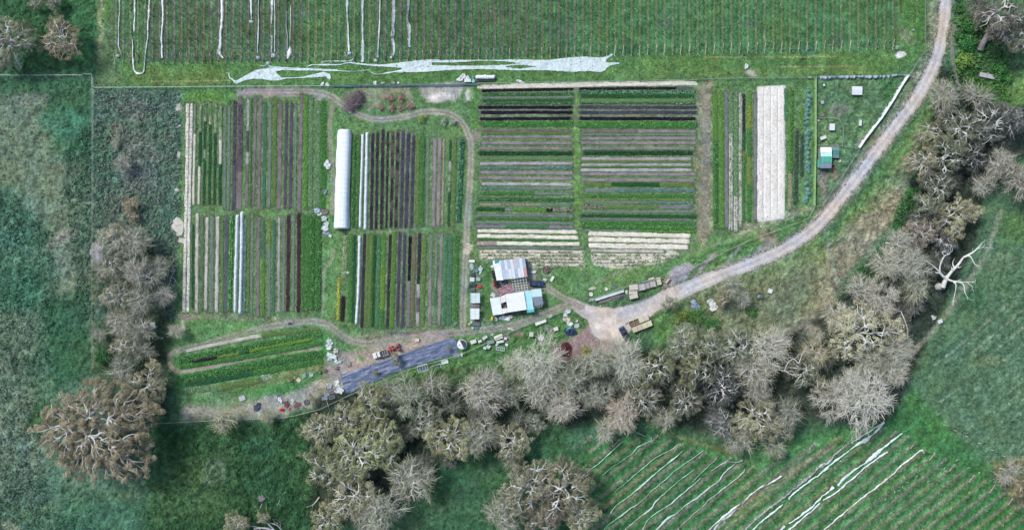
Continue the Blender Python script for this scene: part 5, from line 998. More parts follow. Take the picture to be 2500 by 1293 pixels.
def hut(px, py, w, l, rot, col, label, h=.9, name='hen_shelter', cat='hen shelter', ridge=True, group=None):
    o = new(name, label, cat, px, py, group, -rot); W_, L_ = w/K, l/K; MB().box(0, 0, h/2, W_*.92, L_*.92, h).build('body', MC((150,148,142)), o)
    if ridge: m = MB(); m.box(0, L_*.25, h+.06, W_, L_*.52, .04, rx=-.12); m.box(0, -L_*.25, h+.06, W_, L_*.52, .04, rx=.12); m.build('roof', MC(col, .55, amt=.08), o); MB().box(0, 0, h+.12, W_, .1, .04).build('ridge_cap', MC((200,204,208)), o)
    else: MB().box(0, 0, h+.03, W_, L_, .05, rx=.05).build('roof', MC(col, .55, amt=.08), o)
    return o
hut(2088.5,223.5,25,20,0,(226,230,236),'white ridged hen shelter alone in the upper hen run',1.2); hut(2028.5,311.5,13,16,0,(232,234,236),'small white hen shelter inside the fenced ring',.8,ridge=False)
hut(2008,337,15,8,-22,(224,230,230),'low white ark lying below the small hen shelter',.5,ridge=False); hut(2098,301,6.5,14,4,(226,228,226),'narrow upright white box in the middle of the hen run',.6,ridge=False)
hut(2006,251,8,8,-28,(170,178,184),'tilted grey nest box at the left of the hen run',.5,ridge=False,name='nest_box',cat='box'); hut(2010,209,4,5,0,(238,240,240),'tiny white box at the top left of the hen run',.4,ridge=False,name='feed_box',cat='box'); hut(1997,295,4,4,0,(206,210,212),'tiny grey box at the corner of the fenced ring',.4,ridge=False,name='feed_box',cat='box'); hut(2007,282,7,8,0,(140,110,104),'dark red-brown crate above the fenced ring',.3,ridge=False,name='feed_crate',cat='crate')
hut(376,793,12.5,14,0,(240,242,244),'white square hive-like box at the left tree belt',.8,ridge=False,name='white_box',cat='box'); hut(2293,784,11,9,-22,(224,230,234),'white box on grey blocks at the edge of the far paddock',.6,ridge=False,name='white_box',cat='box')
hut(1879,710,10,10,20,(230,232,230),'white square box beyond the green trailer',.6,ridge=False,name='white_box',cat='box')

# ---------------------------------------------------------------- vehicles
GLASS = MC((28,36,48), .12, 0, 1, .05, 'dark_glass'); TYRE = MC((38,38,42), .85, name='tyre_rubber')
def loft(secs, mat, name, o, n=10):
    """closed body from cross sections (x, half width, z bottom, z top)"""
    V = []; F = []
    for x, w, z0, z1 in secs:
        r = min(w, (z1-z0))*.28; ring = [(-w+r*.2, z0), (-w, z0+r), (-w, z1-r), (-w+r, z1), (w-r, z1), (w, z1-r), (w, z0+r), (w-r*.2, z0)]; V += [(x, a, b) for a, b in ring]
    m = 8
    for i in range(len(secs)-1):
        for k in range(m): F.append((i*m+k, i*m+(k+1) % m, (i+1)*m+(k+1) % m, (i+1)*m+k))
    F.append(tuple(range(m))[::-1]); F.append(tuple(range((len(secs)-1)*m, len(secs)*m)))
    return MB().add(V, F).build(name, mat, o, smooth=False)
def wheel(o, x, y, r=.34, w=.22):
    t = ob('wheel', MB().lathe(0, 0, [(r*.6, -w/2), (r*.95, -w/2), (r, -w*.35), (r, w*.35), (r*.95, w/2), (r*.6, w/2)], 16).mesh('wheel', TYRE), o, (x, y, r)); t.rotation_euler = (pi/2, 0, 0)
    ob('rim', MB().lathe(0, 0, [(r*.55, -w*.52), (r*.58, w*.52)], 12).mesh('rim', MC(STEEL, .4, .5)), t)
def car(px, py, ang, col, label, L=4.5, Wd=1.75, kind='hatch', name='parked_car', cat='car'):
    o = new(name, label, cat, px, py, None, ang); P_ = MC(col, .3, .1, 1, .06, 'car_paint'); h = Wd/2
    if kind == 'hatch':
        loft([(-L/2,h*.84,.35,.85),(-L/2+.12,h*.95,.28,1.0),(-L*.2,h,.25,1.02),(L*.18,h,.25,1.0),(L*.4,h*.95,.27,.88),(L/2-.08,h*.85,.3,.75),(L/2,h*.75,.38,.62)], P_, 'body', o)
        loft([(-L/2+.15,h*.74,.95,1.05),(-L*.38,h*.74,.95,1.44),(-L*.1,h*.76,.95,1.5),(L*.07,h*.74,.95,1.44),(L*.22,h*.78,.93,1.02)], GLASS, 'windows', o); loft([(-L*.385,h*.66,1.44,1.49),(-L*.1,h*.7,1.48,1.54),(L*.06,h*.66,1.43,1.48)], P_, 'roof', o)
        q = MB(); q.add([(L*.065,-h*.62,1.465),(L*.065,h*.62,1.465),(L*.205,h*.72,1.06),(L*.205,-h*.72,1.06)], [(0,1,2,3),(3,2,1,0)]); q.build('windscreen', MC((150,172,186), .15, 0, 1, .05, 'pale_glass'), o)
    else:
        loft([(-.1,h,.4,1.0),(L*.22,h,.4,1.02),(L*.42,h*.96,.4,.98),(L/2,h*.86,.45,.82)], P_, 'body', o)
        loft([(-.08,h*.8,.98,1.6),(.25,h*.82,.98,1.72),(.85,h*.8,.98,1.68),(1.25,h*.82,.97,1.04)], GLASS, 'windows', o); loft([(-.02,h*.74,1.7,1.76),(.82,h*.72,1.66,1.73)], P_, 'roof', o)
        t = MB(); t.box(-L*.27, 0, .78, L*.46, Wd, .06); [t.box(-L*.27, s*(h-.03), .95, L*.46, .05, .34) for s in (-1, 1)]; t.box(-L/2+.02, 0, .95, .05, Wd, .34); t.box(-.14, 0, 1.05, .05, Wd, .5); t.build('tray', P_ if col[0] > 120 else MC((52,60,78), .5), o)
        MB().box(-L*.27, 0, .83, L*.43, Wd*.88, .02).build('tray_liner', MC((62,62,66)), o)
    for x in (-L*.3, L*.31):
        for y in (-h+.1, h-.1): wheel(o, x, y)
    for y in (-h*.6, h*.6): MB().box(L/2-.05, y, .66, .12, .3, .14).build('headlight', MC((232,236,236), .2), o); MB().box(-L/2+.02, y*1.1, .8, .08, .22, .12).build('tail_light', MC((150,40,40), .3), o)
    for y in (-h-.08, h+.08): MB().box(L*.16, y, 1.02, .12, .16, .12).build('wing_mirror', MC(BLK_, .4), o)
    return o
car(1311, 692, -3, (52,66,104), 'dark blue hatchback parked between shed and carport', 4.4, 1.8)
u_ = car(930, 863, 197, (236,236,232), 'white utility truck with loaded tray above the tarpaulin', 4.7, 1.85, 'ute', 'utility_truck', 'utility truck')
q = MB(); [q.box(-1.3+.45*k, .25*((-1)**k), 1.0, .34, .5, .3, k*.6) for k in range(4)]; tag(q.build('tool_boxes', MC((96,102,112)), None, u_.location, radians(197)), 'dark gear heaped in the tray of the white truck', 'gear'); q = MB(); [q.bar((-2.1+k*.65, -.8, 1.15), (-2.1+k*.65, .8, 1.15), .06) for k in range(4)]; q.build('tray_rack', MC(OFFW), u_)
car(1522, 811, 118, (56,72,112), 'dark blue utility truck parked at the wooden bins', 4.0, 1.75, 'ute', 'utility_truck', 'utility truck')
# tractor with implement
o = new('tractor', 'red tractor with a wide red implement, above the tarpaulin', 'tractor', 967, 847.5, None, 196)
RP = MC(RED, .4, 0, 1, .1, 'red_paint'); loft([(.0,.3,.6,1.25),(.9,.3,.6,1.25),(1.3,.26,.62,1.15)], RP, 'bonnet', o); MB().box(-.5, 0, .75, 1.0, .6, .35).build('chassis', MC((70,72,80)), o); MB().box(-.6, 0, 1.05, .45, .5, .1).box(-.8, 0, 1.3, .08, .5, .45).build('seat', MC(BLK_), o)
for x, y, r, w in ((-.75,-.75,.62,.38),(-.75,.75,.62,.38),(1.0,-.6,.36,.24),(1.0,.6,.36,.24)): wheel(o, x, y, r, w)
for s in (-1, 1): MB().box(-.75, s*.72, 1.32, 1.0, .42, .05).build('mudguard', RP, o)
m = MB(); [m.bar((-1.2, s, 2.0), (-.1, s, 2.0), .06).bar((-1.2, s, .9), (-1.2, s, 2.0), .06) for s in (-.5, .5)]; m.bar((-1.2, -.5, 2.0), (-1.2, .5, 2.0), .06); m.build('roll_bar', MC(STEEL), o)
m = MB(); m.box(2.0, 0, .7, .35, 1.9, .12); m.box(1.6, 0, .75, .9, .2, .15); [m.box(2.0, y, .4, .12, .12, .6) for y in np.linspace(-.85, .85, 5)]; m.build('implement', RP, o)
# flat trailer
o = new('trailer', 'old dark green open trailer on the grass', 'trailer', 1854, 722, None, 17); TG = MC((86,106,98), .7); m = MB(); m.box(0, 0, .55, 2.3, 1.5, .08); [m.box(0, s*.74, .75, 2.3, .06, .4) for s in (-1, 1)]; [m.box(s*1.13, 0, .75, .06, 1.5, .4) for s in (-1, 1)]; m.build('body', TG, o); MB().bar((1.1, .3, .5), (2.0, 0, .45), .08).bar((1.1, -.3, .5), (2.0, 0, .45), .08).build('drawbar', TG, o)
for s in (-.85, .85): wheel(o, -.1, s, .32, .2)
MB().box(-.4, .1, .66, .9, .8, .15, .2).build('load', MC((150,156,146)), o)
# water tank
o = new('water_tank', 'round white water tank with a half dark top, at the tarpaulin end', 'water tank', 1128.5, 839); MB().lathe(0, 0, [(1.4,0),(1.42,.1),(1.42,1.5),(1.36,1.62),(.6,1.72),(.1,1.74)], 28).build('tank', MC((238,240,242), .4, amt=.05), o, smooth=False)
n = 14; pl = [(1.3*cos(a), 1.3*sin(a)) for a in np.linspace(radians(-62), radians(118), n)]; MB().prism(pl, 1.6, 1.78).build('dark_lid', MC((44,50,70), .5), o); MB().lathe(-.7, -.2, [(.17,1.6),(.17,1.8)], 12).build('inlet_cap', MC(BLK_, .4), o)
m = MB(); m.lathe(0, 0, [(1.5,1.42),(1.56,1.42),(1.56,1.56),(1.5,1.56)], 28); m.build('rim_hoop', MC((150,160,176), .5), o)

# ---------------------------------------------------------------- boxes, bins, benches, heaps
def bin_(px, py, w, l, h, rot, label, group, col=(206,192,164), fill=None, z=0, lid=True, name='wooden_bin', cat='bin'):
    o = new(name, label, cat, px, py, group, -rot); o.location.z += z; a, b = w/K, l/K; T = MC(col, .85, 0, 2.2, .16, stretch=(1, 5, 1)); m = MB(); s = 4
    for k in range(s):
        zz = h*(k+.5)/s
        for y in (-b/2+.02, b/2-.02): m.box(0, y, zz, a, .04, h/s*.82)
        for x in (-a/2+.02, a/2-.02): m.box(x, 0, zz, .04, b-.08, h/s*.82)
    for x in (-1, 1):
        for y in (-1, 1): m.box(x*(a/2-.07), y*(b/2-.07), h/2, .08, .08, h)
    m.build('sides', T, o); m = MB(); n = max(3, int(a/.2))
    for k in range(n): m.box(-a/2+a*(k+.5)/n, 0, h+.015 if lid else .08, a/n*.88, b*.99, .03)
    m.build('lid' if lid else 'base', T, o)
    if fill: MB().box(0, 0, h*.55, a*.9, b*.9, .1).build('contents', MC(fill, .9, amt=.35, vs=4), o)
    return o
gb = 'wooden bins by the dark truck'
ux, uy = np.array((.93,-.37)), np.array((.33,.93))
for r, row in enumerate((((206,190,164),(200,184,162),(222,212,188),(214,204,192)), ((212,196,174),(206,192,172),(222,214,176),(224,216,182)))):
    for k, c in enumerate(row):
        p = np.array((1541.,789.))+ux*12.6*k+uy*15*r+(3*r, 0); nm = ['leftmost','second','third','rightmost'][k]
        bin_(p[0], p[1], 11.8, 13, 1.15, -21, f'{nm} wooden bin from the left in the {"upper" if r == 0 else "lower"} row by the truck', gb, c, z=0, fill=(120,100,90) if (r, k) in ((0,0),(0,1)) else None, lid=(r, k) not in ((0,0),(0,1)))
g2 = 'wooden bins beside the long trough'
for x, y, w, l, r, lb, f in ((1546,701,21,13,-5,'tallest cream bin at the left of the trough-side row',None),(1545,713,20,9,-6,'shaded bin under the tallest cream one',None),(1546,723,20,10,-14,'pale bin jutting out over the grass verge',None),(1564,699,18,19,-12,'bin of grey contents, second along the trough-side row',(190,186,186)),(1577,695,11,19,-12,'bin with dark speckled contents in the trough-side row',(170,168,170)),(1591,691,17,19,-12,'bin with black spots in the middle of the trough-side row',(186,180,176)),(1607,686,10,18,-14,'cream bin, last but one at the right of the trough-side row',None),(1627,683,9,16,38,'detached bin tilted at the right end of the trough-side row',(200,184,160))): bin_(x, y, w, l, 1.1, r, lb, g2, (216,204,190) if f is None else (206,196,184), f, lid=f is None)
bin_(1590, 680, 14, 5, .5, -20, 'small crate behind the trough-side row, against the fence', g2, (214,200,180))
# long trough
o = new('long_trough', 'long narrow white-edged trough leading to the wooden bins', 'trough', 1487, 719.5, None, 17.5); m = MB(); m.box(0, 0, .35, 9.2, .95, .06); [m.box(0, s*.47, .5, 9.2, .06, .36) for s in (-1, 1)]; [m.box(s*4.57, 0, .5, .06, .95, .36) for s in (-1, 1)]; m.build('trough', MC((206,220,218), .6), o); m = MB(); [m.box(x, s*.4, .15, .08, .08, .35) for x in (-4, -1.3, 1.3, 4) for s in (-1, 1)]; m.build('legs', MC(STEEL), o)
path_bed([(1462,738),(1500,727),(1527,718)], 10, 'mauve', 'bare soil bed alongside the long trough')
def cold_frame(px, py, w, l, rot, label, dark=(96,106,122), n=4, h=.35):
    o = new('cold_frame', label, 'cold frame', px, py, 'cold frames and window sashes', -rot); a, b = w/K, l/K; m = MB()
    for s in (-1, 1): m.box(0, s*(b/2-.05), h/2, a, .1, h); m.box(s*(a/2-.05), 0, h/2, .1, b-.2, h)
    m.build('frame', MC((232,236,238), .6), o); m = MB(); [m.box(-a/2+a*k/n, 0, h-.03, .06, b-.2, .05) for k in range(1, n)]; m.build('glazing_bars', MC((232,236,238), .6), o); MB().box(0, 0, h-.1, a-.22, b-.22, .02).build('pane', MC(dark, .2, 0, 2, .25), o)
cold_frame(1032,898,26,16,-17,'larger white cold frame below the tarpaulin'); cold_frame(1064.5,895,25,10,-18,'longer thin white cold frame below the tarpaulin'); cold_frame(1222,851,21,7.5,8,'white four-pane sash lying on the grass below the benches',(110,116,130)); cold_frame(1086,882,17,10,-12,'pale cold frame box right of the thin one',(216,222,220),2)
def bench(px, py, w, l, rot, label, col=(230,230,224), h=.85, name='potting_bench', grp='potting benches along the nursery fence', cat='bench'):
    o = new(name, label, cat, px, py, grp, -rot); a, b = w/K, l/K; m = MB(); n = max(3, int(a/.3)); [m.box(-a/2+a*(k+.5)/n, 0, h, a/n*.9, b, .04) for k in range(n)]; m.build('top', MC(col, .7), o)
    for x in (-1, 1):
        for y in (-1, 1): MB().box(x*(a/2-.08), y*(b/2-.08), h/2, .08, .08, h).build('leg', MC(TIMB), o)
    MB().box(0, 0, .3, a*.85, b*.8, .04).build('shelf', MC((150,146,140)), o); return o
bench(1156,833,14,9,-20,'cream bench touching the right side of the water tank'); bench(1184,823,13,7,-34,'grey-white bench, second right of the water tank',(206,210,210)); bench(1172,832,9,6,-20,'small white bench between cream and grey ones'); bench(1217,822,21,11,-20,'big cream bench, third group right of the water tank',(238,232,214)); bench(1221,833,18,6,-10,'narrow aqua-white bench in front of the big cream one',(214,232,232)); bench(1198,834,17,8,-14,'mesh-topped grey bench left of the big cream one',(150,160,162)); bench(1234,825,7,6,10,'tiny white bench at the right of the big cream one'); bench(1184,848,7,7,10,'aqua-white stool-like bench below the mesh bench',(196,236,226)); bench(1297,815,10,11,8,'square cream bench alone in the nursery grass',(214,214,206))
bench(1320,786,28,7.5,-20,'long white table beside the nursery fence',(240,238,232)); bench(1357,802,11,9,-14,'white table left of the blue-black plastic heap',(232,228,214)); bench(1018.5,829.5,10.5,8,3,'cream square table between the track and tarpaulin',(222,208,186),.5)
def tub(px, py, r, label, col, h=.5, inner=None, group=None, name='tub', cat='tub'):
    o = new(name, label, cat, px, py, group); R = r/K; MB().lathe(0, 0, [(R*.86,0),(R,h),(R*1.03,h),(R*.92,h-.02),(R*.8,.1)], 18).build('body', MC(col, .5, amt=.08), o)
    if inner: MB().lathe(0, 0, [(R*.88,h*.6),(R*.86,h*.72)], 16).build('contents', MC(inner, .8, amt=.3), o)
    return o
tub(1320,823,7,'white round tub in the nursery grass',(236,238,238),.8,(210,214,214)); tub(2215,186,2.6,'white drum on the corner of the hen run fence',(236,240,240),.9); tub(2227.5,74,2.3,'white ball-like drum in the upper right of the vineyard',(236,240,240),.6); tub(2048.5,393,3.4,'round white feeder beside the hen houses',(240,242,240),.5); tub(2037.5,392,1.3,'tiny white bucket beside the round feeder',(236,238,238),.4); tub(1407,782,3.8,'pinkish round tub by the yard bend',(226,206,196),.5)
tub(1178,780,4.5,'round white basin below the propagation houses',(214,220,214),.5,(110,120,110)); tub(382,818,2,'white bucket, left of two, by the left belt',(238,238,238),.4); tub(398,824,2,'white bucket, right of two, by the left belt',(238,238,238),.4); tub(716,957,0.1,'x',(0,0,0)) if 0 else None
TYW = 'white-walled tyres by the long trough'
def tyre(px, py, r, col, label, group=None):
    R = r/K; o = new('old_tyre', label, 'tyre', px, py, group); MB().lathe(0, 0, [(R*.5,.02),(R*.95,.02),(R,.1),(R*.92,.22),(R*.55,.22),(R*.48,.1)], 18).build('tread', MC(col, .8), o); MB().lathe(0, 0, [(R*.46,.03),(R*.47,.06)], 14).build('hollow', MC((70,84,66)), o)
tyre(1443,718,5,(230,228,220),'white ring left of the other on the trough grass',TYW); tyre(1480,705,4.2,(226,228,224),'white ring right of the other on the trough grass',TYW)
tyre(749,981,7.5,(84,86,86),'dark coil-like tyre on the lower left dirt')
hut(1152,637,14,6,2,(236,236,232),'white tray with a dark middle at the top of the yard strip',.3,ridge=False,name='white_tray',cat='tray')
bench(1330,682,9,6,25,'small pale table under the round debris ring',(206,206,206),.6); bench(1348,680,6,13,28,'long white tilted board right of the debris ring',(240,240,238),.5)
o = new('grey_platform', 'grey-brown concrete slab right of the striped roof', 'platform', 1299, 669, None, -7); MB().box(0, 0, .12, 2.8, 3.2, .25).build('slab', MC((140,136,132)), o)
o = new('round_tub', 'light oval tub on the grey slab', 'tub', 1303, 663, None, 5); m = MB(); m.lathe(0, 0, [(.55,.25),(.72,.6),(.66,.6),(.5,.35)], 16); m.build('body', MC((220,228,226)), o).scale = (1, .62, 1)
def heap(pts, name, label, cat, col, amp=.5, ws=5, seed=0, group=None, mat=None, cv=.3, z=.05): return drape(pts, name, label, cat, col, z=z, amp=amp, ws=ws, seed=seed, group=group, mat=mat, cv=cv, th=1, st=.8)
def ell(cx, cy, rx, ry, rot=0, n=14, j=.18, seed=0):
    g = np.random.RandomState(int(cx*7+cy)+seed); r = radians(rot); return [(cx+(rx*cos(a)*cos(r)-ry*sin(a)*sin(r))*f, cy+(rx*cos(a)*sin(r)+ry*sin(a)*cos(r))*f) for a, f in ((2*pi*k/n, 1+g.uniform(-j, j)) for k in range(n))]
heap(ell(1335,657,11,9,0,16,.08), 'debris_ring', 'round ring of burnt tan debris right of the grey slab', 'debris', (120,108,96), .7, 3, 1, mat=SOIL, cv=.9)
ov = new('ring_fence', 'thin white ring fence around the burnt debris', 'fence', 1335, 660); m = MB(); pr_ = [(1.55*cos(a), 1.7*sin(a), .8) for a in np.linspace(.4, 2*pi+.1, 18)]; m.tube(pr_, .04, 4); [m.bar((p[0], p[1], 0), p, .05) for p in pr_[::3]]; m.build('wire', MC((220,226,228)), ov)
heap([(1221,702),(1232,695),(1250,690),(1253,700),(1256,710),(1236,716),(1222,722),(1216,712)], 'timber_offcuts', 'sprawl of pinkish timber offcuts between the sheds', 'timber pile', (162,120,132), .5, 2.5, 2, mat=SOIL, cv=.9)
m = MB(); g = np.random.RandomState(5)
for _ in range(46): a = g.uniform(0, pi); x, y = g.uniform(-1.9, 1.9), g.uniform(-1.4, 1.4); m.box(x, y, .35+g.uniform(0, .3), g.uniform(.8, 1.8), .09, .05, a)
o = new('plank_scatter', 'criss-crossed pale planks lying on the timber offcuts', 'planks', 1236, 705); m.build('planks', MC((206,172,180), amt=.3), o)
# black crates stacked beside the white awning
for i in range(12):
    r, c = divmod(i, 2); o = new('black_crate', f'black crate, {ordw(r+1)} pair from the top, {"left" if c == 0 else "right"} of the pair, beside the white awning', 'crate', 1203.5+c*6+r*1.6, 663+r*6.6, 'black crates beside the packing shed', -3); m = MB(); hh = .9+.2*((i*7) % 3)
    for s in (-1, 1): m.box(0, s*.33, hh/2, .7, .04, hh); m.box(s*.33, 0, hh/2, .04, .62, hh)
    m.box(0, 0, .1, .66, .62, .04); m.box(0, 0, hh*.7, .62, .6, .03); m.build('crate_body', MC((34,36,46), .6), o)
for x, y, w, l, r, c, lb in ((1206,693,5,8,-10,RED,'red crate at the foot of the black crates'),(1211,699,6,4,20,(206,70,60),'smaller red crate just below the other red one'),(1171,699,9,7,-20,(210,50,56),'red plastic chair in the yard strip'),(1201,777,4.5,9,8,(236,208,50),'yellow sack trolley below the left white shed'),(1146,791,4,4,-20,(236,220,90),'small yellow tub at the bottom of the yard strip'),(1206,785,5,4,0,(70,80,92),'dark crate touching the yellow trolley'),(1234,688,8,9,0,(86,98,120),'blue-grey crate under the lattice edge'),(1222,689,9,8,0,(118,130,152),'grey-blue crate left of the blue-grey one'),(1226,741,8,10,0,(230,226,216),'cream box between the two white sheds'),(1229,737,10,5,0,(122,132,150),'grey tray between the two white sheds'),(1232,748,7,12,4,(206,180,160),'tan tray between the two white sheds'),(1148,697,7,8,5,(44,52,76),'navy crate in the yard strip'),(1157,695,9,7,0,(60,66,78),'dark tray right of the navy crate'),(1153,682,11,10,0,(222,228,230),'white crate above the navy one'),(1168,681,10,9,0,(168,186,190),'pale green-grey crate beside the white one'),(1155,671,9,7,12,(58,66,92),'dark blue crate in the upper yard strip'),(1163,790,17,10,3,(110,112,122),'grey slab-like pallet at the bottom of the strip'),(1164,800,8,4,0,(70,156,130),'green crate at the very bottom of the strip'),(1154,800,5,4,10,(200,226,226),'pale crate left of the green one'),(1151,786,5,7,0,(190,204,210),'pale box left of the grey pallet'),(1155,706,10,8,0,(92,110,112),'dull green box above the upper propagation house')):
    bin_(x, y, w, l, .5, r, lb, None, c, None, lid=True, name='crate', cat='crate')
def junk(cx, cy, rx, ry, rot, label, col, name='plastic_sheet', cat='plastic sheet', amp=.5, ws=3, cv=.2, seed=0, group=None): return heap(ell(cx, cy, rx, ry, rot, 11, .35, seed), name, label, cat, col, amp, ws, seed, group, cv=cv)
WS = (238,242,244)
for a in ((1152,650,6,7,0,'pale plastic heap at the top of the yard strip',(190,206,206)),(1173,660,5,12,10,'long white plastic heap right of the dark blue crate',(214,220,220)),(1161,660,7,6,0,'blue-grey plastic heap in the upper yard strip',(120,150,160)),(1225,774,7,6,-30,'white crumpled sheet below the left white shed',WS),(1238,777,9,6,20,'white crumpled sheet, right of the other below the shed',WS),(1246,773,5,5,0,'small white rag below the middle shed',WS),(1213,779,3,6,-10,'thin blue-white pole bundle beside the yellow trolley',(170,196,206)),(1240,765,8,3,-8,'grey sheet under the middle shed eave',(120,126,136)),(1204,720,6,5,30,'white rags above the left white shed',(226,228,230)),
    (1122,195,7,6,20,'white plastic bag left of the wagon at the top fence',WS),(1131,187,8,6,0,'white plastic heap topmost at the top fence',WS),(1141,190,6,5,0,'white plastic bag right of the topmost heap',WS),(1155,190,4,5,0,'teal and white sheet beside the wagon',(90,178,176)),(1156,199,5,3.5,0,'pale aqua rag below the teal sheet',(206,234,232)),(1270,199,10,3.5,12,'white plastic scrap above the straw border',WS),
    (787,206,6,3,-50,'white scrap on the top fence, left of two',WS),(800,207,6,4,10,'white scrap on the top fence, right of two',WS),(916,204,4,5,0,'white bag above the bare fruit bushes',(232,236,234)),(935,203,5,3,0,'faded grey bag beside the white one',(190,196,190)),(961,203,7,3,0,'pale patch of sacking by the top fence',(180,184,176)),(973,203,3,3,0,'little white bag right of the pale sacking',WS),(1822,163,5,7,10,'white crumpled sheet in the headland by bare soil',WS),(1194,122,0,0,0,'',WS),
    (799,402,8,10,0,'white folded sheet left of the polytunnel',WS),(794,468,6,9,0,'lilac-grey plastic heap left of the polytunnel',(150,152,178)),(775,515,8,6,20,'pale blue plastic heap at the polytunnel foot',(190,206,222)),(793,517,9,7,30,'mauve cloth coil at the polytunnel foot',(146,128,140)),(780,523,6,4,0,'cream board beside the mauve coil',(236,226,220)),(791,533,8,6,20,'white twisted sheet below the mauve coil',(222,232,232)),(798,546,6,8,0,'pale grey twisted plastic in mid heap',(206,220,220)),(793,557,9,7,0,'white loop of plastic lower in the heap',(232,236,238)),(798,570,8,4,10,'lilac plastic at the bottom of the heap',(176,180,214)),(806,575,4,4,0,'white scrap ending the heap',WS),(849,665,4,3,0,'white scrap in the leafy bed below the polytunnel',WS),(789,590,0,0,0,'',WS),
    (1198,131,0,0,0,'',WS),(437,308,3,8,52,'pale sack in the scrub beside the straw bed',(206,196,200)),(437,379,5,7,0,'pale box-like sack left of the straw bed',(210,200,196)),(437,265,8,9,0,'patch of spilled straw near the scrub, topmost',(196,196,184)),(434,464,6,4,0,'small spilled straw patch left of the straw bed',(206,210,198)),(436,552,16,20,0,'large spill of straw at the left of the straw bed',(222,214,204)),(447,588,10,9,0,'lower lobe of the straw spill',(220,212,202)),
    (884,828,0,0,0,'',WS),(806,835,8,6,20,'white plastic topmost in the paddock heap',(214,226,232)),(805,846,8,7,0,'bright white plastic sheet in the paddock heap',WS),(820,855,6,7,0,'pinkish-white rag in the paddock heap',(222,212,214)),(805,866,8,5,30,'white sheet across the paddock heap',WS),(817,870,7,6,0,'square white panel in the paddock heap',WS),(806,876,7,4,0,'blue-tinted plastic in the paddock heap',(190,222,232)),(826,867,5,5,0,'brownish board in the paddock heap',(150,136,136)),(822,882,6,4,20,'white curl at the foot of the paddock heap',WS),(831,883,4,4,0,'small aqua scrap ending the paddock heap',(200,226,222)),
    (761,914,6,6,0,'pale blue-green bag on the grass, right of another',(170,200,198)),(744,917,5,6,0,'pale blue-green bag on the grass, left of another',(140,180,180)),(780,906,5,3,10,'grey-pink sack right of the blue-green bags',(150,134,140)),(795,905,4,6,0,'dark pink-grey sack beside the grey-pink one',(136,120,128)),(712,929,4,4,0,'dark wire tangle on the paddock grass',(112,108,92)),(824,898,5,5,0,'faint reddish sack near the dirt edge',(136,116,116)),(851,890,7,5,-30,'tan broken crate pieces at the dirt edge',(176,160,156)),
    (822,935,8,9,0,'white bulging bags at the left end of the tarpaulin',WS),(829,952,10,8,0,'largest white bag at the tarpaulin corner',WS),(805,943,9,5,-15,'grey poles and sheets left of the white bags',(176,180,194)),(628,992,10,7,-30,'mound of dark bluish plastic on the lower dirt',(84,90,112)),(684,974,5,9,-12,'white tall sack on the lower dirt',(232,232,236)),(680,967,3,4,0,'blue-grey rag behind the tall white sack',(96,104,136)),(699,985,7,7,0,'brown compost lump on the lower dirt',(120,88,92)),(726,988,8,8,0,'reddish-brown round pile on the lower dirt',(124,94,102)),(688,999,5,4,0,'red plastic bit, left of two',(216,60,66)),(705,996,4,4,0,'pale red plastic bit, right of two',(220,120,120)),
    (1394,809,15,9,-6,'blue-black shiny plastic heap in the nursery',(52,70,104)),(1388,803,7,4,-20,'light blue plastic on the black heap',(120,170,196)),(1384,779,9,7,0,'pinkish-white stack of boards in the nursery',(226,206,198)),(1380,768,5,6,-10,'white boxes above the stack of boards',WS),(1388,759,7,5,-30,'white rags at the head of the nursery stack',WS),(1390,791,8,5,0,'white plastic between boards and black heap',(232,236,238)),(1408,795,6,7,40,'white-edged frame right of the black heap',(200,204,212)),(1248,803,10,2.5,14,'white lath bundle on the nursery fence',(226,224,212)),(1237,841,5,3,40,'white rag below the small bench',WS),(1214,840,5,3,0,'white scrap under the aqua bench',WS),(1193,846,5,5,0,'white looped pipe below the mesh bench',WS),(1220,812,0,0,0,'',WS),
    (1116,868,8,6,0,'grey bundle of wire below the tank',(170,178,176)),(1127,866,4,5,0,'white bucket-like bundle below the tank',(206,216,214)),(1203,816,5,4,-30,'white-grey wire bundle left of the big cream bench',(190,200,196)),(1344,772,7,4,-20,'white wire frame at the end of the long table',(196,212,200)),
    (1698,750,10,18,-16,'long blue-grey covered pile in the green shrubs',(140,154,188)),(1692,737,5,4,0,'white sheet at the head of the blue-grey pile',(226,230,236)),(1702,766,6,8,0,'dark navy lower end of the blue-grey pile',(58,66,102)),(1736,738,9,11,-30,'white covered pile with rust stains in the green shrubs',(232,232,234)),(1743,752,9,8,-12,'white boxy lower part of the stained pile',(236,234,230)),(1736,733,5,3,-20,'grey fold on top of the white stained pile',(160,164,190)),
    (1438,718,0,0,0,'',WS),(1446,731,9,4,-10,'heap of pale wire netting at the trough end',(170,182,182)),(1530,713,4,4,0,'white rags at the right end of the trough',(226,226,224)),(1498,700,8,6,-20,'flat dark mesh panel above the trough',(112,130,118)),(1446,704,10,4,-10,'pale straw spill near the white rings',(206,204,184)),(2280,775,6,7,20,'pile of white rubble at the edge of the far paddock',(206,212,206)),(2205,180,0,0,0,'',WS),(2190,118,5,5,0,'grey-white tangle at the last vine post',(170,186,176)),(2035,409,5,5,0,'rusty red heap by the hen houses',(130,84,80)),(2080,370,0,0,0,'',WS),(640,1216,8,7,0,'pinkish tree stump root in the lower meadow',(150,134,148)),(2216,188,0,0,0,'',WS),(708,790,5,3,0,'dark manure lumps on the lower left track',(84,70,76))):
    if a[2] == 0: continue
    low = any(w in a[5] for w in ('straw', 'board', 'pile on', 'mesh panel', 'lumps')); junk(a[0], a[1], a[2], a[3], a[4], a[5], a[6], 'straw_spill' if 'straw' in a[5] else ('plastic_sheet' if a[6][0] > 150 else 'rubbish_heap'), 'straw spill' if 'straw' in a[5] else 'rubbish', .18 if low else .55, 3, .25, int(a[0]) % 7)
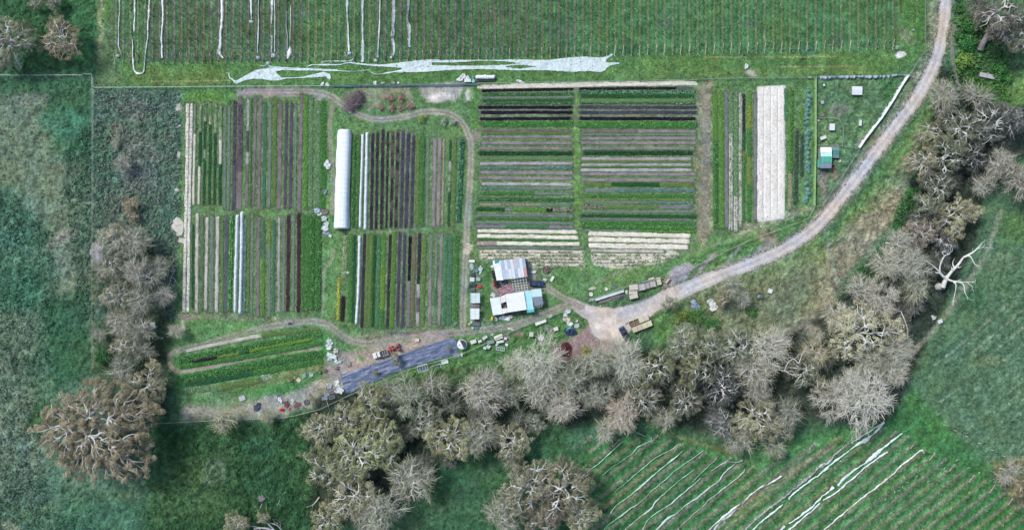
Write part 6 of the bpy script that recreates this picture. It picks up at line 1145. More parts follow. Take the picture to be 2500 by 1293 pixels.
# wagon of white sacks on the headland
o = new('sack_wagon', 'low wagon heaped with white sacks at the top fence', 'wagon', 1186, 190.5); MB().box(0, -.75, .5, 5.4, .5, .1).box(0, 0, .4, 5.2, 1.8, .1).build('deck', MC((70,74,76)), o); [wheel(o, x, -.95, .3, .18) for x in (-1.8, 1.8)]
g = np.random.RandomState(2)
for k in range(7):
    d = g.normal(size=(1, 3)); m = MB(); x = -2.4+k*.78; m.lathe(0, 0, [(.42,0),(.58,.2),(.6,.6),(.45,.85),(.15,.95)], 10); s = tag(m.build('white_sack', MC(WHITE, .6, amt=.05), None, (o.location.x+x, o.location.y+.02+.1*g.rand(), o.location.z+.45), g.uniform(0, 6), smooth=True), f'white sack, {ordw(k+1)} from the left on the wagon', 'sack', 'white sacks on the wagon'); s.scale = (1, 1.25+.25*sin(k), 1)
bench(1142,198,16,8,-2,'white cart bed left of the wagon at the top fence',(234,236,234),.8); bench(1164,201,12,4,5,'grey pallet between cart and wagon',(150,158,160),.3)
bench(1976,190,8,5,2,'grey crate sitting on the top fence near the shrub hedge',(160,168,166),.4)
# framed trays at the tarpaulin corner
for x, y, r, lb, c in ((813,928,-16,'dark framed tray, upper right of four at the dirt corner',(84,92,108)),(798,935,-16,'grey framed tray, upper left of four at the dirt corner',(130,136,150)),(811,942,-16,'dark framed tray, lower right of four at the dirt corner',(60,76,84)),(793,944,-10,'bluish flat tray, lower left of four at the dirt corner',(118,134,156))):
    o = new('framed_tray', lb, 'tray', x+0, y+27, 'framed trays at the dirt corner', -r); m = MB(); [m.box(0, s*.45, .15, 1.7, .07, .3) for s in (-1, 1)]; [m.box(s*.82, 0, .15, .07, .9, .3) for s in (-1, 1)]; m.build('frame', MC((160,168,176)), o); MB().box(0, 0, .18, 1.6, .85, .04).build('tray_floor', MC(c, amt=.3), o)
for x, y, w, l, r, c, lb in ((592,971,15,12,-22,(190,190,200),'white-framed box with grey inside, lone on the paddock edge'),(730,927,10,9,40,(218,208,186),'cream square panel on the paddock grass'),(715,976,8,8,40,(206,196,186),'cream tile by the tall white sack'),(1692,816,16,13,-14,(176,166,120),'tan timber pallet among the right woods')): bin_(x, y, w, l, .3, r, lb, None, c, None, lid=True, name='pallet', cat='pallet')
# dark tarpaulin
drape([(831,914),(860,905),(900,892),(948,874),(1000,857),(1050,839),(1110,824),(1116,840),(1118,862),(1080,873),(1020,890),(960,910),(905,935),(848,961),(838,940)], 'tarpaulin', 'long slate-blue tarpaulin weighted over the nursery ground', 'tarpaulin', (98,112,144), z=.06, amp=.30, ws=5, st=1, fold=(-20, 5), seed=3, cv=.35, mat=M_attr('tarpaulin_weave', .5, 2.2, .85, 1.15, bp=.3, spec=.4))
for i, (x, y, x2, y2) in enumerate(((852,911,858,924),(975,893,980,905),(1000,876,1002,884),(885,902,887,909),(1032,852,1036,856),(908,918,912,925),(1080,848,1082,854),(925,896,927,902),(890,913,888,918),(1004,888,1004,893))):
    o = new('tarpaulin_pole', f'pale short pole lying on the tarpaulin, {ordw(i+1)} of ten', 'pole', x, y, 'poles weighting the tarpaulin'); a = LO(o, x2, y2); MB().tube([(0, 0, .42), (a[0], a[1], .44)], .045, 5).build('pole_body', MC((190,196,206)), o)
for i, (x, y) in enumerate(((905,962),(925,955),(890,972))):
    o = new('hose_coil', f'coil of black hose below the tarpaulin, {["leftmost","middle","lowest"][i]} of three', 'hose', x, y); m = MB(); [m.tube([(r*cos(a)*1.3, r*sin(a), .1+.05*k) for a in np.linspace(0, 6.28, 20)], .05, 4) for k, r in enumerate((.9, 1.05, .75, 1.2))]; m.build('coil', MC((60,72,84)), o)

# ---------------------------------------------------------------- footbridge, fences, sundry
o = new('footbridge', 'weathered plank footbridge over the creek gully', 'footbridge', 2413.5, 188.5, None, -12); m = MB(); [m.box(x, 0, .9, .2, 1.25, .06) for x in np.arange(-3.2, 3.25, .22)]; m.build('deck', MC((190,188,192), .8), o)
for s in (-1, 1): MB().box(0, s*.66, .85, 6.6, .1, .2).build('side_beam', MC((150,146,148)), o)
for x in (-3, 3): MB().box(x, 0, .35, .3, 1.4, 1.0).build('abutment', MC((130,128,124)), o)
MB().bar((-1, -.7, .98), (-1, .7, .98), .08).bar((1, -.7, .98), (1, .7, .98), .08).build('cleats', MC((120,118,122)), o)
def fence(pts, label, name='wire_fence', cat='fence', gap=3.2, h=1.2, rail=None, rails=(1.0,), wire=True, pc=(176,172,160), pw=.1, rw=.07, net=None):
    o = new(name, label, cat, *pts[0]); m = []; PM = MC(pc, .8); rm = MB(); wm = MB(); k = 0
    for a, b in zip(pts[:-1], pts[1:]):
        L = hypot(b[0]-a[0], b[1]-a[1])/K; n = max(1, round(L/gap))
        for i in range(n+(b == pts[-1])):
            p = lerp(a, b, i/n); x, y = LO(o, *p); ob('post', FPOST(pw, h, PM), o, (x, y, G_(*p)-o.location.z))
        p, q = LO(o, *a), LO(o, *b)
        for z in rails if rail else (): rm.bar((p[0], p[1], z), (q[0], q[1], z), rw)
        for z in (.3, .7, 1.1): wm.bar((p[0], p[1], z), (q[0], q[1], z), .03)
        if net:
            nseg = max(2, int(L/.5)); V = []; F = []; g = np.random.RandomState(int(a[0]))
            for i in range(nseg+1):
                r = lerp(p, q, i/nseg); dx, dy = (q[1]-p[1])/(L+1e-6), -(q[0]-p[0])/(L+1e-6); of = g.uniform(.0, net[1]); V += [(r[0]-dx*.05, r[1]-dy*.05, 1.2), (r[0]+dx*(of+.12), r[1]+dy*(of+.12), .75), (r[0]+dx*(of+.2), r[1]+dy*(of+.2), .05)]
            for i in range(nseg): F += [(3*i, 3*i+1, 3*i+4, 3*i+3), (3*i+1, 3*i+2, 3*i+5, 3*i+4)]
            MB().add(V, F).build('netting', MC(net[0], .8, amt=.15), o)
    if rail: rm.build('rail', MC(rail, .7), o)
    if wire: wm.build('wires', WIREM, o)
    return o
_fp = {}
def FPOST(w, h, mt):
    k = (w, h, mt.name)
    if k not in _fp: _fp[k] = MB().tube([(0, 0, -.2), (0, 0, h)], [w/2, w/2*.85], 6).mesh('post', mt)
    return _fp[k]
fence([(-40,183),(70,185),(205,184)], 'wire fence running in from the left edge below the two corner trees', gap=7, pc=(220,222,216), pw=.16)
fence([(207,182),(228,183),(229,215)], 'pale railed corner of fence where the pasture meets the vineyard', rail=(206,210,204), gap=2.6, rw=.12)
fence([(229,217),(229,420),(227,640),(228,900)], 'long straight wire fence between the pasture and the scrub', gap=3, rail=(150,160,150), rails=(1.05,), rw=.06)
fence([(230,215),(400,214),(600,212),(810,211)], 'top wire fence above the left beds', rail=(190,186,176), gap=3, rw=.1)
fence([(812,211),(900,210),(1110,208),(1165,206)], 'top fence stretch draped with pale green netting above the fruit bushes', rail=(150,190,180), gap=3, rw=.1, net=((170,206,198),.18))
fence([(1165,205),(1440,200),(1700,196)], 'top wire fence directly above the straw border', rail=(180,186,170), gap=3, rw=.08)
fence([(1700,195),(1830,192),(1988,190)], 'overgrown top fence above the far block', rail=(150,170,150), gap=3, rw=.1)
fence([(1990,189),(2060,187),(2168,186)], 'grey netted fence along the top of the hen run', rail=(222,230,234), net=((224,232,236),.7)); fence([(2168,184.5),(2194,183),(2215,185)], 'bright white wrapped end of the hen run fence', rail=(236,240,240), net=((236,240,240),.5), rw=.14)
fence([(1990,190),(1990,350),(1987,503)], 'thin green-covered fence between the shrub hedge and hen run', rail=(150,190,120), rw=.16, net=((130,170,110),.2))
fence([(1990,355),(2040,356),(2096,362)], 'cross fence dividing the hen run above the hen houses', rail=(190,196,196), rw=.1)
fence([(1996,290),(2020,288),(2046,292),(2056,316),(2056,340),(2053,358)], 'light ring fence around the small hen shelter', rail=(170,180,184), gap=2, h=.9, rails=(.8,))
fence([(2215,187),(2196,216),(2180,244),(2150,290),(2128,318)], 'white net-wrapped slanting fence of the hen run, upper stretch', rail=(232,238,238), net=((226,234,236),.45), rw=.14)
fence([(2128,318),(2108,344),(2096,363)], 'white net-wrapped slanting fence of the hen run, lower stretch', rail=(220,228,226), net=((216,226,222),.35))
fence([(2096,363),(2060,420),(2003,503),(1987,503)], 'thin bare slanting fence closing the lower hen run', rail=(150,190,170), rw=.1); fence([(1987,505),(1974,528),(1968,535)], 'short pale fence stub below the hen run', rail=(200,214,206), rw=.12)
fence([(2256,-40),(2256,100),(2258,126),(2248,136),(2218,184)], 'green wire fence between vineyard and gravel road', rail=(140,180,120), rw=.12); 
fence([(1968,535),(1900,560),(1820,590),(1740,628),(1660,668),(1560,690),(1500,706)], 'slanting fence from the hen run down to the wooden bins', rail=(196,186,160), rw=.16, h=1)
fence([(1436,772),(1402,750),(1300,786),(1248,808),(1180,840),(1120,866)], 'pale-railed nursery fence with a corner at the yard', rail=(196,214,204), rw=.14)
fence([(1112,868),(1000,900),(905,940),(850,965),(780,998),(720,1013),(682,1019)], 'fence behind the tarpaulin and the lower dirt strip', rail=(190,194,180), rw=.12); fence([(660,1020),(560,1023),(440,1029),(340,1034)], 'faint bottom fence between paddock and lower meadow', rail=(150,176,168), rw=.07)
o = new('fallen_pole', 'pale thin pole lying below the framed trays', 'pole', 798, 975, None); a = LO(o, 806, 1002); MB().tube([(0, 0, .3), (a[0], a[1], .1)], .06, 5).build('pole_body', MC((206,214,196)), o)
o = new('irrigation_pipe', 'thin white upright line between the leafy beds and track', 'pipe', 801.5, 614); MB().tube([(0, 0, .1), (0, -2, .12)], .04, 5).build('pipe_body', MC(WHITE), o)
# row posts scattered in the thin corner vineyard
g = np.random.RandomState(9)
for i, (x, y) in enumerate(((2303,1035),(2329,1049),(2358,1064),(2388,1080),(2418,1096),(2446,1111))): o = new('marker_post', f'short pale marker post, {ordw(i+1)} from the upper left of the line facing the far paddock', 'post', x, y, 'marker posts along the far paddock'); MB().tube([(0, 0, -.1), (.35, -.12, 1.0)], [.09, .08], 6).build('post_body', MC((214,220,210)), o)
for i, (x, y) in enumerate(((2213,1177),(2203,1190),(2183,1203),(2190,1197),(2172,1252),(2235,1163),(2305,1145),(2332,1123),(2361,1141),(2389,1156),(2263,1175),(2284,1160),(2297,1225),(2270,1213),(2151,1268),(2140,1276),(2222,1290),(2258,1256),(2312,1179),(2336,1195),(2060,1230),(2078,1272),(2085,1243),(2160,1220))):
    o = new('vine_guard', f'pale loose vine guard, {ordw(i+1)} of those strewn in the lower right vineyard', 'vine guard', x, y, 'loose vine guards in the lower right vineyard'); a = g.uniform(0, pi); MB().tube([(0, 0, .08), (.7*cos(a), .7*sin(a), .3)], [.07, .06], 6).build('guard_body', MC((214,226,216)), o)
# ---------------------------------------------------------------- trees
def kmeans(p, k, g, it=6):
    c = p[g.choice(len(p), k, replace=False)]
    for _ in range(it):
        a = np.argmin(((p[:, None]-c[None])**2).sum(2), 1)
        c = np.array([p[a == j].mean(0) if (a == j).any() else c[j] for j in range(k)])
    return a, c
def tubes_np(segs, n=5):
    """segs: list of (points, radii); one mesh"""
    V = []; F = []; o = 0
    for P_, R_ in segs:
        P_ = np.array(P_, float); d = np.gradient(P_, axis=0); d /= np.linalg.norm(d, axis=1, keepdims=True)+1e-9
        up = np.array([0, 0, 1.]) if abs(d[0][2]) < .9 else np.array([1., 0, 0]); u = np.cross(d, up); u /= np.linalg.norm(u, axis=1, keepdims=True)+1e-9; w = np.cross(d, u)
        a = 2*pi*np.arange(n)/n; ring = P_[:, None]+np.array(R_)[:, None, None]*(np.cos(a)[None, :, None]*u[:, None]+np.sin(a)[None, :, None]*w[:, None]); V.append(ring.reshape(-1, 3)); m = len(P_)
        i = np.arange(m*n).reshape(m, n)+o; F.append(np.stack([i[:-1], np.roll(i, -1, 1)[:-1], np.roll(i, -1, 1)[1:], i[1:]], -1).reshape(-1, 4)); o += m*n
    return np.concatenate(V), np.concatenate(F)
def bend(a, b, g, k=.12, n=5, sag=0):
    a, b = np.array(a, float), np.array(b, float); L = np.linalg.norm(b-a); t = np.linspace(0, 1, n)[:, None]; w = g.normal(0, k*L, 3)*(1, 1, .6); w2 = g.normal(0, k*L*.4, 3)
    return a*(1-t)+b*t+w*np.sin(pi*t)+w2*np.sin(2*pi*t)+np.array([0, 0, sag*L])*np.sin(pi*t)
def tree_mesh(seed, R, H, style='leafy'):
    g = np.random.RandomState(seed); ang = g.uniform(0, 6.28, 6); lob = lambda th: R*(.74+.2*np.cos(2*th+ang[0])*g_l[0]+.16*np.cos(3*th+ang[1])*g_l[1]+.12*np.cos(5*th+ang[2]))
    g_l = g.uniform(.3, 1, 2); k = {'leafy': 1., 'twiggy': .95, 'bare': .5, 'dead': .3}[style]
    nt_ = int({'leafy': 62, 'twiggy': 56, 'bare': 46, 'dead': 13}[style]*(max(R, 4)/7)**1.45*(1.5 if R > 15 else 1))
    th = g.uniform(0, 6.28, nt_); rr = np.sqrt(g.uniform(.01, 1, nt_)); rad = rr*lob(th)
    z = H*(.50+.42*np.sqrt(np.clip(1-(rr*.93)**2, 0, 1)))*g.uniform(.82, 1.06, nt_)
    tip = np.stack([rad*np.cos(th), rad*np.sin(th), z], 1)
    for _ in range(5):                                          # push the tips apart
        d = tip[:, None]-tip[None]; q = np.linalg.norm(d, axis=2)+1e-3; f = np.clip(1-q/(R*.3), 0, 1)/q; tip[:, :2] += (d[..., :2]*f[..., None]).sum(1)*.3
    base = np.array([g.normal(0, .06*R), g.normal(0, .06*R), -.2]); fork = base+np.array([g.normal(0, .09*R), g.normal(0, .09*R), H*.46])
    r0 = (.046*min(R, 10)+.12)*(1 if style != 'bare' else .56); seg = [(bend(base, fork, g, .04, 4), np.linspace(r0*1.15, r0*.9, 4))]; k1 = min(6, max(3, nt_//8)); A, Cn = kmeans(tip, k1, g)
    for j in range(k1):
        s1 = tip[A == j]
        if len(s1) == 0: continue
        n1_ = fork+(Cn[j]-fork)*(.5, .5, .85)+(0, 0, .04*H); seg.append((bend(fork, n1_, g, .11, 6), np.linspace(r0*.66, r0*.42, 6))); k2 = max(1, len(s1)//4); B, C2 = kmeans(s1, k2, g) if len(s1) > k2 else (np.zeros(len(s1), int), s1[:1])
        for i in range(k2):
            s2 = s1[B == i]
            if len(s2) == 0: continue
            n2_ = n1_+(C2[i]-n1_)*(.62, .62, .8)+(0, 0, .03*H); seg.append((bend(n1_, n2_, g, .13, 6), np.linspace(r0*.44, r0*.27, 6)*(1.15 if style == 'twiggy' else 1)))
            for p in s2:
                pts = bend(n2_, p+((0, 0, .5) if style == 'twiggy' else (0, 0, 0)), g, .13, 5); seg.append((pts, np.linspace(r0*.25, .04, 5)))
                if style in ('bare', 'dead', 'twiggy'):
                    for _ in range(3 if style != 'dead' else 4):
                        a = pts[g.randint(1, 4)]; q = a+(p-n2_)*g.uniform(.35, .8)+g.normal(0, R*.10, 3)*(1, 1, .6); seg.append((bend(a, q, g, .12, 4), np.linspace(r0*.11, .02, 4)))
    V, F = tubes_np(seg, 5); C = np.ones((len(V), 3))*(.8+.35*vn(V[:, 0]*9, V[:, 2]*9, 3, seed))[:, None]
    trunk = np_mesh('trunk', V, F, BARK, C, True); crown = None
    CV = []; CC = []; ls = .37 if R < 10 else .42
    if style == 'leafy':
        for p in tip:
            if hypot(p[0], p[1]) < .3*R and g.rand() < .5: continue
            p = p-(0, 0, .55); rc = g.uniform(.55, 1.15)*(1.25+.03*R); kv = g.uniform(.6, 1.32); m = int((195 if R < 15 else 270)*rc*rc*.62)
            for _ in range(4):                                  # each clump is a few smaller sprays
                c0 = p+g.normal(0, rc*.42, 3)*(1, 1, .5); r_ = rc*g.uniform(.42, .7); mm = m//4+4; d = g.normal(size=(mm, 3)); d[:, 2] = np.abs(d[:, 2])*1.1-.25; d /= np.linalg.norm(d, axis=1, keepdims=True)
                q = c0+d*r_*g.uniform(.45, 1.05, (mm, 1))*(1, 1, .75); CV.append(leaves(q, d+g.normal(0, .45, d.shape)+(0, 0, .5), ls*g.uniform(.5, 1.15, mm), .42, g))
                CC.append(np.repeat(kv*g.uniform(.9, 1.1)*g.uniform(.72, 1.3, (mm, 1))*(1+g.normal(0, .045, (mm, 3))), 4, 0))
    if style in ('twiggy', 'bare'):
        ntw = {'twiggy': 25, 'bare': 26}[style]
        ctr = np.array([0, 0, H*.42])
        for p in tip:
            o = (p-ctr); o /= np.linalg.norm(o); d = (o[None]*.9+g.normal(0, .62, (ntw, 3)))*(1, 1, .45); d /= np.linalg.norm(d, axis=1, keepdims=True); L = g.uniform(.8, 2.7, (ntw, 1)); a = p-o*.7+g.normal(0, .35, (ntw, 3)); b = a+d*L
            sd_ = np.cross(d, g.normal(size=(ntw, 3))); sd_ /= np.linalg.norm(sd_, axis=1, keepdims=True); w = g.uniform(.03, .06, (ntw, 1)); mid = (a+b)/2+g.normal(0, .14, (ntw, 3))
            for q0, q1, w0, w1 in ((a, mid, 1, .8), (mid, b, .8, .35)):
                CV.append(np.stack([q0-sd_*w*w0, q0+sd_*w*w0, q1+sd_*w*w1, q1-sd_*w*w1], 1).reshape(-1, 3)); CC.append(np.repeat(g.uniform(.9, 1.65, (ntw, 1))*np.ones((ntw, 3)), 4, 0))
            m = {'twiggy': 14, 'bare': 6, 'leafy': 10}[style]; q = p+g.normal(0, 1.25, (m, 3))*(1, 1, .6); CV.append(leaves(q, g.normal(0, .6, (m, 3))+(0, 0, 1), g.uniform(.14, .36, m), .45, g)); CC.append(np.repeat(g.uniform(.62, 1.2, (m, 1))*np.array([[.99, 1.0, .94]]), 4, 0))
    if CV: V = np.concatenate(CV); crown = np_mesh('crown', V, quadsF(len(V)//4), CROWN, np.concatenate(CC))
    return trunk, crown, R, H
TM = {}
for st_, sz_, n_, R_, H_ in (('leafy','s',3,4,7),('leafy','m',5,7,11),('leafy','l',2,11,16),('leafy','x',1,15.5,18),('twiggy','s',2,4,7),('twiggy','m',5,7,11),('twiggy','l',1,10,14),('bare','m',3,8,12),('bare','s',1,4,6)):
    TM[st_+sz_] = [tree_mesh(300+len(TM)*10+i, R_, H_, st_) for i in range(n_)]
_ti = {}
def tree(px, py, rpx, col, style, label, group=None, bark=(176,172,168), name='tree', rz=None, hs=1.0, lift=1.0):
    R = rpx/K; kd = 'leafyx' if rpx > 100 else style+('s' if R < 4.4 and style+'s' in TM else ('l' if R > 9 and style+'l' in TM else 'm')); L = TM[kd]; i = _ti.get(kd, 0); _ti[kd] = i+1
    tr, cr, r0, h0 = L[i % len(L)]; s = R/r0*(1.17 if rpx < 100 else 1.03); zc = h0*s*hs*.66; x, y = P(px, py, zc)
    o = thing(name, label, 'tree', (x, y, 0), 0, group); a = RS.uniform(0, 6.28) if rz is None else rz
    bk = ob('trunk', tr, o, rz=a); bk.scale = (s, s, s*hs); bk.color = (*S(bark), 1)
    if cr: c = ob('crown', cr, o, rz=a); c.scale = (s, s, s*hs); cc = np.array(col, float); cc = (cc*.6+cc.mean()*.4)*np.array([1.0,1.0,.95])*(.86 if 1560 < px < 2010 and 870 < py < 1020 else (.88 if px > 2230 and py < 480 else 1))*RS.uniform(.93, 1.05); c.color = (*np.clip(S(cc)*TB, 0, 1), 1)  # mid-wood crowns darkened: the wood's inner shade put into their tint
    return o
TB = 1.78
TAN, OLV, GRY, MAU, PNK, DRK, BRN, PAL, GGR = (156,150,112), (144,146,98), (134,136,112), (146,142,132), (162,155,140), (94,100,94), (150,126,100), (164,160,148), (126,134,110)
TL = [
 (28,92,52,GRY,'leafy','grey-brown tree with pale leaning trunk, at the upper left edge'),(148,98,48,BRN,'leafy','rusty-topped gum tree in the upper left corner'),(84,14,15,GRY,'leafy','small grey sapling above the rusty-topped gum'),(130,8,17,GRY,'leafy','small grey tree touching the top edge beside a sapling'),(8,150,26,GRY,'leafy','low grey tree under the leaning one at the left edge'),
 (246,1052,128,(146,134,104),'leafy','huge spreading gum standing alone at the lower left'),(352,945,46,TAN,'leafy','tan tree overlapping the top right of the huge gum'),(378,935,30,TAN,'leafy','rounded tan tree by the lower left paddock corner'),
 (298,398,20,MAU,'twiggy','small mauve bush amid the scrub'),(282,350,10,PNK,'twiggy','tiny bare bush in the scrub'),(318,500,18,(164,140,104),'leafy','small golden-brown tree above the left tree belt'),(321,526,15,(150,128,100),'leafy','small brown tree just below the golden one'),
 (284,588,44,TAN,'leafy','tan tree at the head of the left tree belt'),(336,590,38,GRY,'twiggy','grey twiggy tree right of the head of the left belt'),(278,655,38,TAN,'leafy','tan tree beside the pale bare patch on the left'),(342,662,44,GRY,'leafy','grey-brown tree, third down in the left belt'),
 (286,722,38,TAN,'leafy','tan tree on the outer side of the left belt, mid height'),(346,730,40,GRY,'twiggy','grey feathery tree left of the white hive box'),(398,722,26,MAU,'twiggy','mauve bush below the white dead branch'),(302,790,40,TAN,'leafy','tan tree level with the white hive box'),
 (346,800,34,GRY,'twiggy','grey tree below and left of the white hive box'),(243,816,17,MAU,'twiggy','small mauve bush outside the left belt'),(308,850,36,TAN,'leafy','tan tree above the huge gum, outer side'),(348,852,28,GRY,'leafy','grey tree above the huge gum, inner side'),
 (300,896,34,GRY,'twiggy','grey tree joining the huge gum'),(370,862,16,(158,124,112),'leafy','small reddish tree right of the left belt'),(392,650,26,GRY,'twiggy','faint grey tree left of the white dead branch'),(430,806,18,PNK,'twiggy','round pinkish bare bush at the paddock corner'),
 (545,1028,28,TAN,'twiggy','half-bare bush on the bottom fence'),(655,1018,17,TAN,'twiggy','small half-bare bush right of the other on the bottom fence'),(572,1276,26,TAN,'leafy','tan tree cut by the bottom edge, left of dead wood'),(645,1262,15,TAN,'leafy','small tan crown above the fallen dead wood'),
 (962,876,14,GGR,'leafy','grey-green round tree standing over the dark tarpaulin'),(1094,850,7,GGR,'twiggy','wispy treetop over the right end of the tarpaulin'),(916,910,8,GGR,'twiggy','wispy treetop over the left part of the tarpaulin'),
 (785,1050,42,TAN,'leafy','tan tree, left end of the lower woods'),(842,1022,40,TAN,'leafy','tan tree, second from the left end of the lower woods'),(908,990,46,OLV,'leafy','olive tree below the tarpaulin'),(800,1140,56,OLV,'leafy','olive tree on the woods left flank, middle'),(872,1110,62,OLV,'leafy','broad olive crown in the left flank of the woods'),
 (858,1210,64,TAN,'leafy','broad tan crown, left flank near the bottom'),(800,1262,40,OLV,'leafy','olive tree at the bottom edge, left flank'),(935,1080,50,OLV,'leafy','olive crown beside the black shaded hollow'),(930,1240,56,GRY,'twiggy','grey crown at the bottom edge of the left flank'),(1010,1170,54,GRY,'twiggy','grey rounded crown jutting over the lower grass'),
 (965,955,36,GGR,'bare','open whitish-limbed tree below the tarpaulin'),(1000,968,46,GGR,'bare','pale branching tree right of the whitish-limbed one'),(1045,1030,42,GRY,'leafy','grey tree beside the black shaded hollow'),(1100,1070,52,OLV,'leafy','yellowish-olive crown in the lower woods'),(1160,1062,50,GRY,'twiggy','grey feathery crown right of the yellowish-olive one'),
 (1178,955,56,PNK,'twiggy','big pinkish-grey tree with radiating white limbs'),(1065,940,34,GRY,'twiggy','thin grey tree behind the cold frames'),(1248,1080,46,TAN,'leafy','pale tan crown at the edge above the lower vineyard'),(1250,1120,24,GRY,'twiggy','small grey crown hanging below the pale tan one'),
 (1378,1190,66,(138,126,104),'leafy','large brown clump, upper right lobe, beside the lower vineyard'),(1290,1190,60,(140,130,108),'leafy','large brown clump, upper left lobe, beside the lower vineyard'),(1228,1246,50,GRY,'twiggy','grey crown left of the brown clump at the bottom'),(1330,1256,54,(138,126,104),'leafy','brown crown cut by the bottom edge, centre'),(1420,1256,42,TAN,'leafy','brown crown cut by the bottom edge beside the nets'),
 (1320,885,66,PAL,'bare','tall pale bare tree with fanning white limbs by the nursery'),(1265,895,40,PNK,'bare','bare pinkish tree left of the tall pale one'),(1330,945,50,PNK,'twiggy','pinkish twiggy crown under the tall pale tree'),(1240,960,36,GRY,'twiggy','grey twiggy tree left of the dark gap'),(1400,925,46,GRY,'twiggy','grey twiggy tree below the compost heap'),(1378,985,44,PNK,'twiggy','pinkish tree with a star of white limbs in mid woods'),
 (1313,1035,22,GGR,'leafy','small round olive tree in mid woods'),(1455,880,42,GRY,'twiggy','grey crown at the foot of the yard'),(1528,880,50,PNK,'twiggy','pinkish crown just below the dark utility truck'),(1520,1008,42,(166,144,130),'twiggy','salmon-grey crown with radiating limbs above the lower vineyard'),(1450,960,40,GRY,'twiggy','grey crown left of the salmon-grey one, higher up'),
 (1575,975,42,GRY,'leafy','grey-brown crown right of the salmon-grey one'),(1606,895,44,OLV,'leafy','olive crown below the wooden bins'),(1665,840,40,GGR,'leafy','grey-green crown around the timber pallet'),(1700,900,48,OLV,'leafy','olive crown with blue-white limbs under the timber pallet'),(1672,975,42,GRY,'leafy','grey crown in the centre right of the woods'),(1618,1020,28,GRY,'twiggy','small grey crown on the lower edge of the woods'),
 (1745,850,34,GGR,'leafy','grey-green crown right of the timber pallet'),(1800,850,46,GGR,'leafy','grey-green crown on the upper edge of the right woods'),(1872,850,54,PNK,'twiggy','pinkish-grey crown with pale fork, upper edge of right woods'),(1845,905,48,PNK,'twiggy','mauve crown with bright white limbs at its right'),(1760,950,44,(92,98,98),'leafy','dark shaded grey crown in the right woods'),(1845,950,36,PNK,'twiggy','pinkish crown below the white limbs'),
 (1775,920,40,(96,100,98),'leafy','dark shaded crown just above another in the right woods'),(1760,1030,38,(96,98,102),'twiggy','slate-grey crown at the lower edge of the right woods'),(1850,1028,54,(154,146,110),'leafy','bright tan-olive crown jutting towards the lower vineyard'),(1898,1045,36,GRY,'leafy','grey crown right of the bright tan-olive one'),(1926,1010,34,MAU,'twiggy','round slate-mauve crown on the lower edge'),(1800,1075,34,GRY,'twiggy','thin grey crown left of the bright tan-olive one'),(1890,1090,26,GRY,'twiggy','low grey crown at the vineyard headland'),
 (1960,910,40,GRY,'leafy','grey crown in the dark heart of the right woods'),(1985,860,34,TAN,'twiggy','tan twiggy crown above the dark heart'),(2000,945,30,TAN,'leafy','small tan crown inside the right woods'),(2040,970,52,PAL,'bare','pale bare crown with a white fork, left of the largest bare tree'),(2110,975,74,(168,162,156),'bare','largest bare whitish tree, at the lower right corner of the woods'),(2080,930,40,PNK,'bare','bare pinkish crown above the largest bare tree'),
 (2100,815,72,(168,158,128),'leafy','largest cream-coloured crown in the right woods'),(2050,770,40,PNK,'twiggy','pinkish crown left of the large cream one'),(2150,735,44,(166,158,144),'bare','pale tree with long drooping limbs above the cream crown'),(2185,860,44,PNK,'twiggy','pinkish crown right of the large cream one'),(2180,905,40,PNK,'twiggy','pinkish crown below another, beside the far paddock'),(2110,880,44,GRY,'twiggy','grey crown under the large cream one'),
 (2105,705,38,PNK,'twiggy','pinkish crown left of the drooping-limbed tree'),(2165,640,44,PNK,'twiggy','pink-grey crown above the drooping-limbed tree'),(2225,650,44,MAU,'twiggy','mauve tangle of twigs left of the white dead tree'),(2190,590,36,MAU,'twiggy','mauve crown by the bank undergrowth'),(2245,570,36,(146,128,116),'leafy','reddish-grey crown in the right belt'),(2235,700,34,GRY,'twiggy','grey crown below the mauve tangle'),
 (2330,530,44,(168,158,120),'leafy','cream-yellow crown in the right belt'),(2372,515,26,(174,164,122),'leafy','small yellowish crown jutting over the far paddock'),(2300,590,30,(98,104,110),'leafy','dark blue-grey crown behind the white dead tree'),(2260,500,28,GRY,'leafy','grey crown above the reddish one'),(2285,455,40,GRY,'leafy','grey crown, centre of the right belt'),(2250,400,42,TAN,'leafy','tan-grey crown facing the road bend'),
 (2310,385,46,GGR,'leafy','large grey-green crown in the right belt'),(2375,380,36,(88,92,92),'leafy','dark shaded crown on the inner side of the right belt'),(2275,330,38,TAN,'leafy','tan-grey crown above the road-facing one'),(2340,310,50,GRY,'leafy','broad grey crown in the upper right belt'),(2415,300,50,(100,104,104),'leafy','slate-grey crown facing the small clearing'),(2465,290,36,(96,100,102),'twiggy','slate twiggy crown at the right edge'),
 (2300,240,44,PNK,'bare','bare pinkish tree beside the road bend'),(2385,235,34,PAL,'bare','whitish brush-like bare tree below the footbridge'),(2440,400,38,PNK,'twiggy','pinkish crown with curling white limbs at right'),(2480,440,40,(160,144,124),'twiggy','sandy crown touching the right edge'),(2400,450,28,PNK,'twiggy','small pinkish crown left of the sandy one'),
 (2440,32,60,(134,128,118),'leafy','big grey-brown crown in the upper right corner'),(2485,92,40,GRY,'leafy','grey crown at the right edge under the corner tree'),(2385,25,26,GRY,'twiggy','grey twiggy crown left of the corner tree'),(2462,1150,28,MAU,'bare','bare grey bush near the lower right corner'),(2500,1190,30,(146,130,88),'leafy','tan bush cut by the right edge'),
 (1632,740,19,(134,130,100),'leafy','round olive-brown bush at the road junction'),(1785,700,27,GRY,'twiggy','grey-brown bush beside the gravel road'),(1812,725,22,MAU,'twiggy','mauve-grey bush left of the green trailer'),(1770,730,20,(150,128,96),'leafy','orange-brown bush below the gravel road'),(1990,815,20,PNK,'twiggy','small pinkish tree above the right woods'),
 (1480,1050,26,PNK,'twiggy','low pinkish tree at the lower vineyard top'),(1350,905,26,PNK,'bare','small bare tree between nursery and compost')]
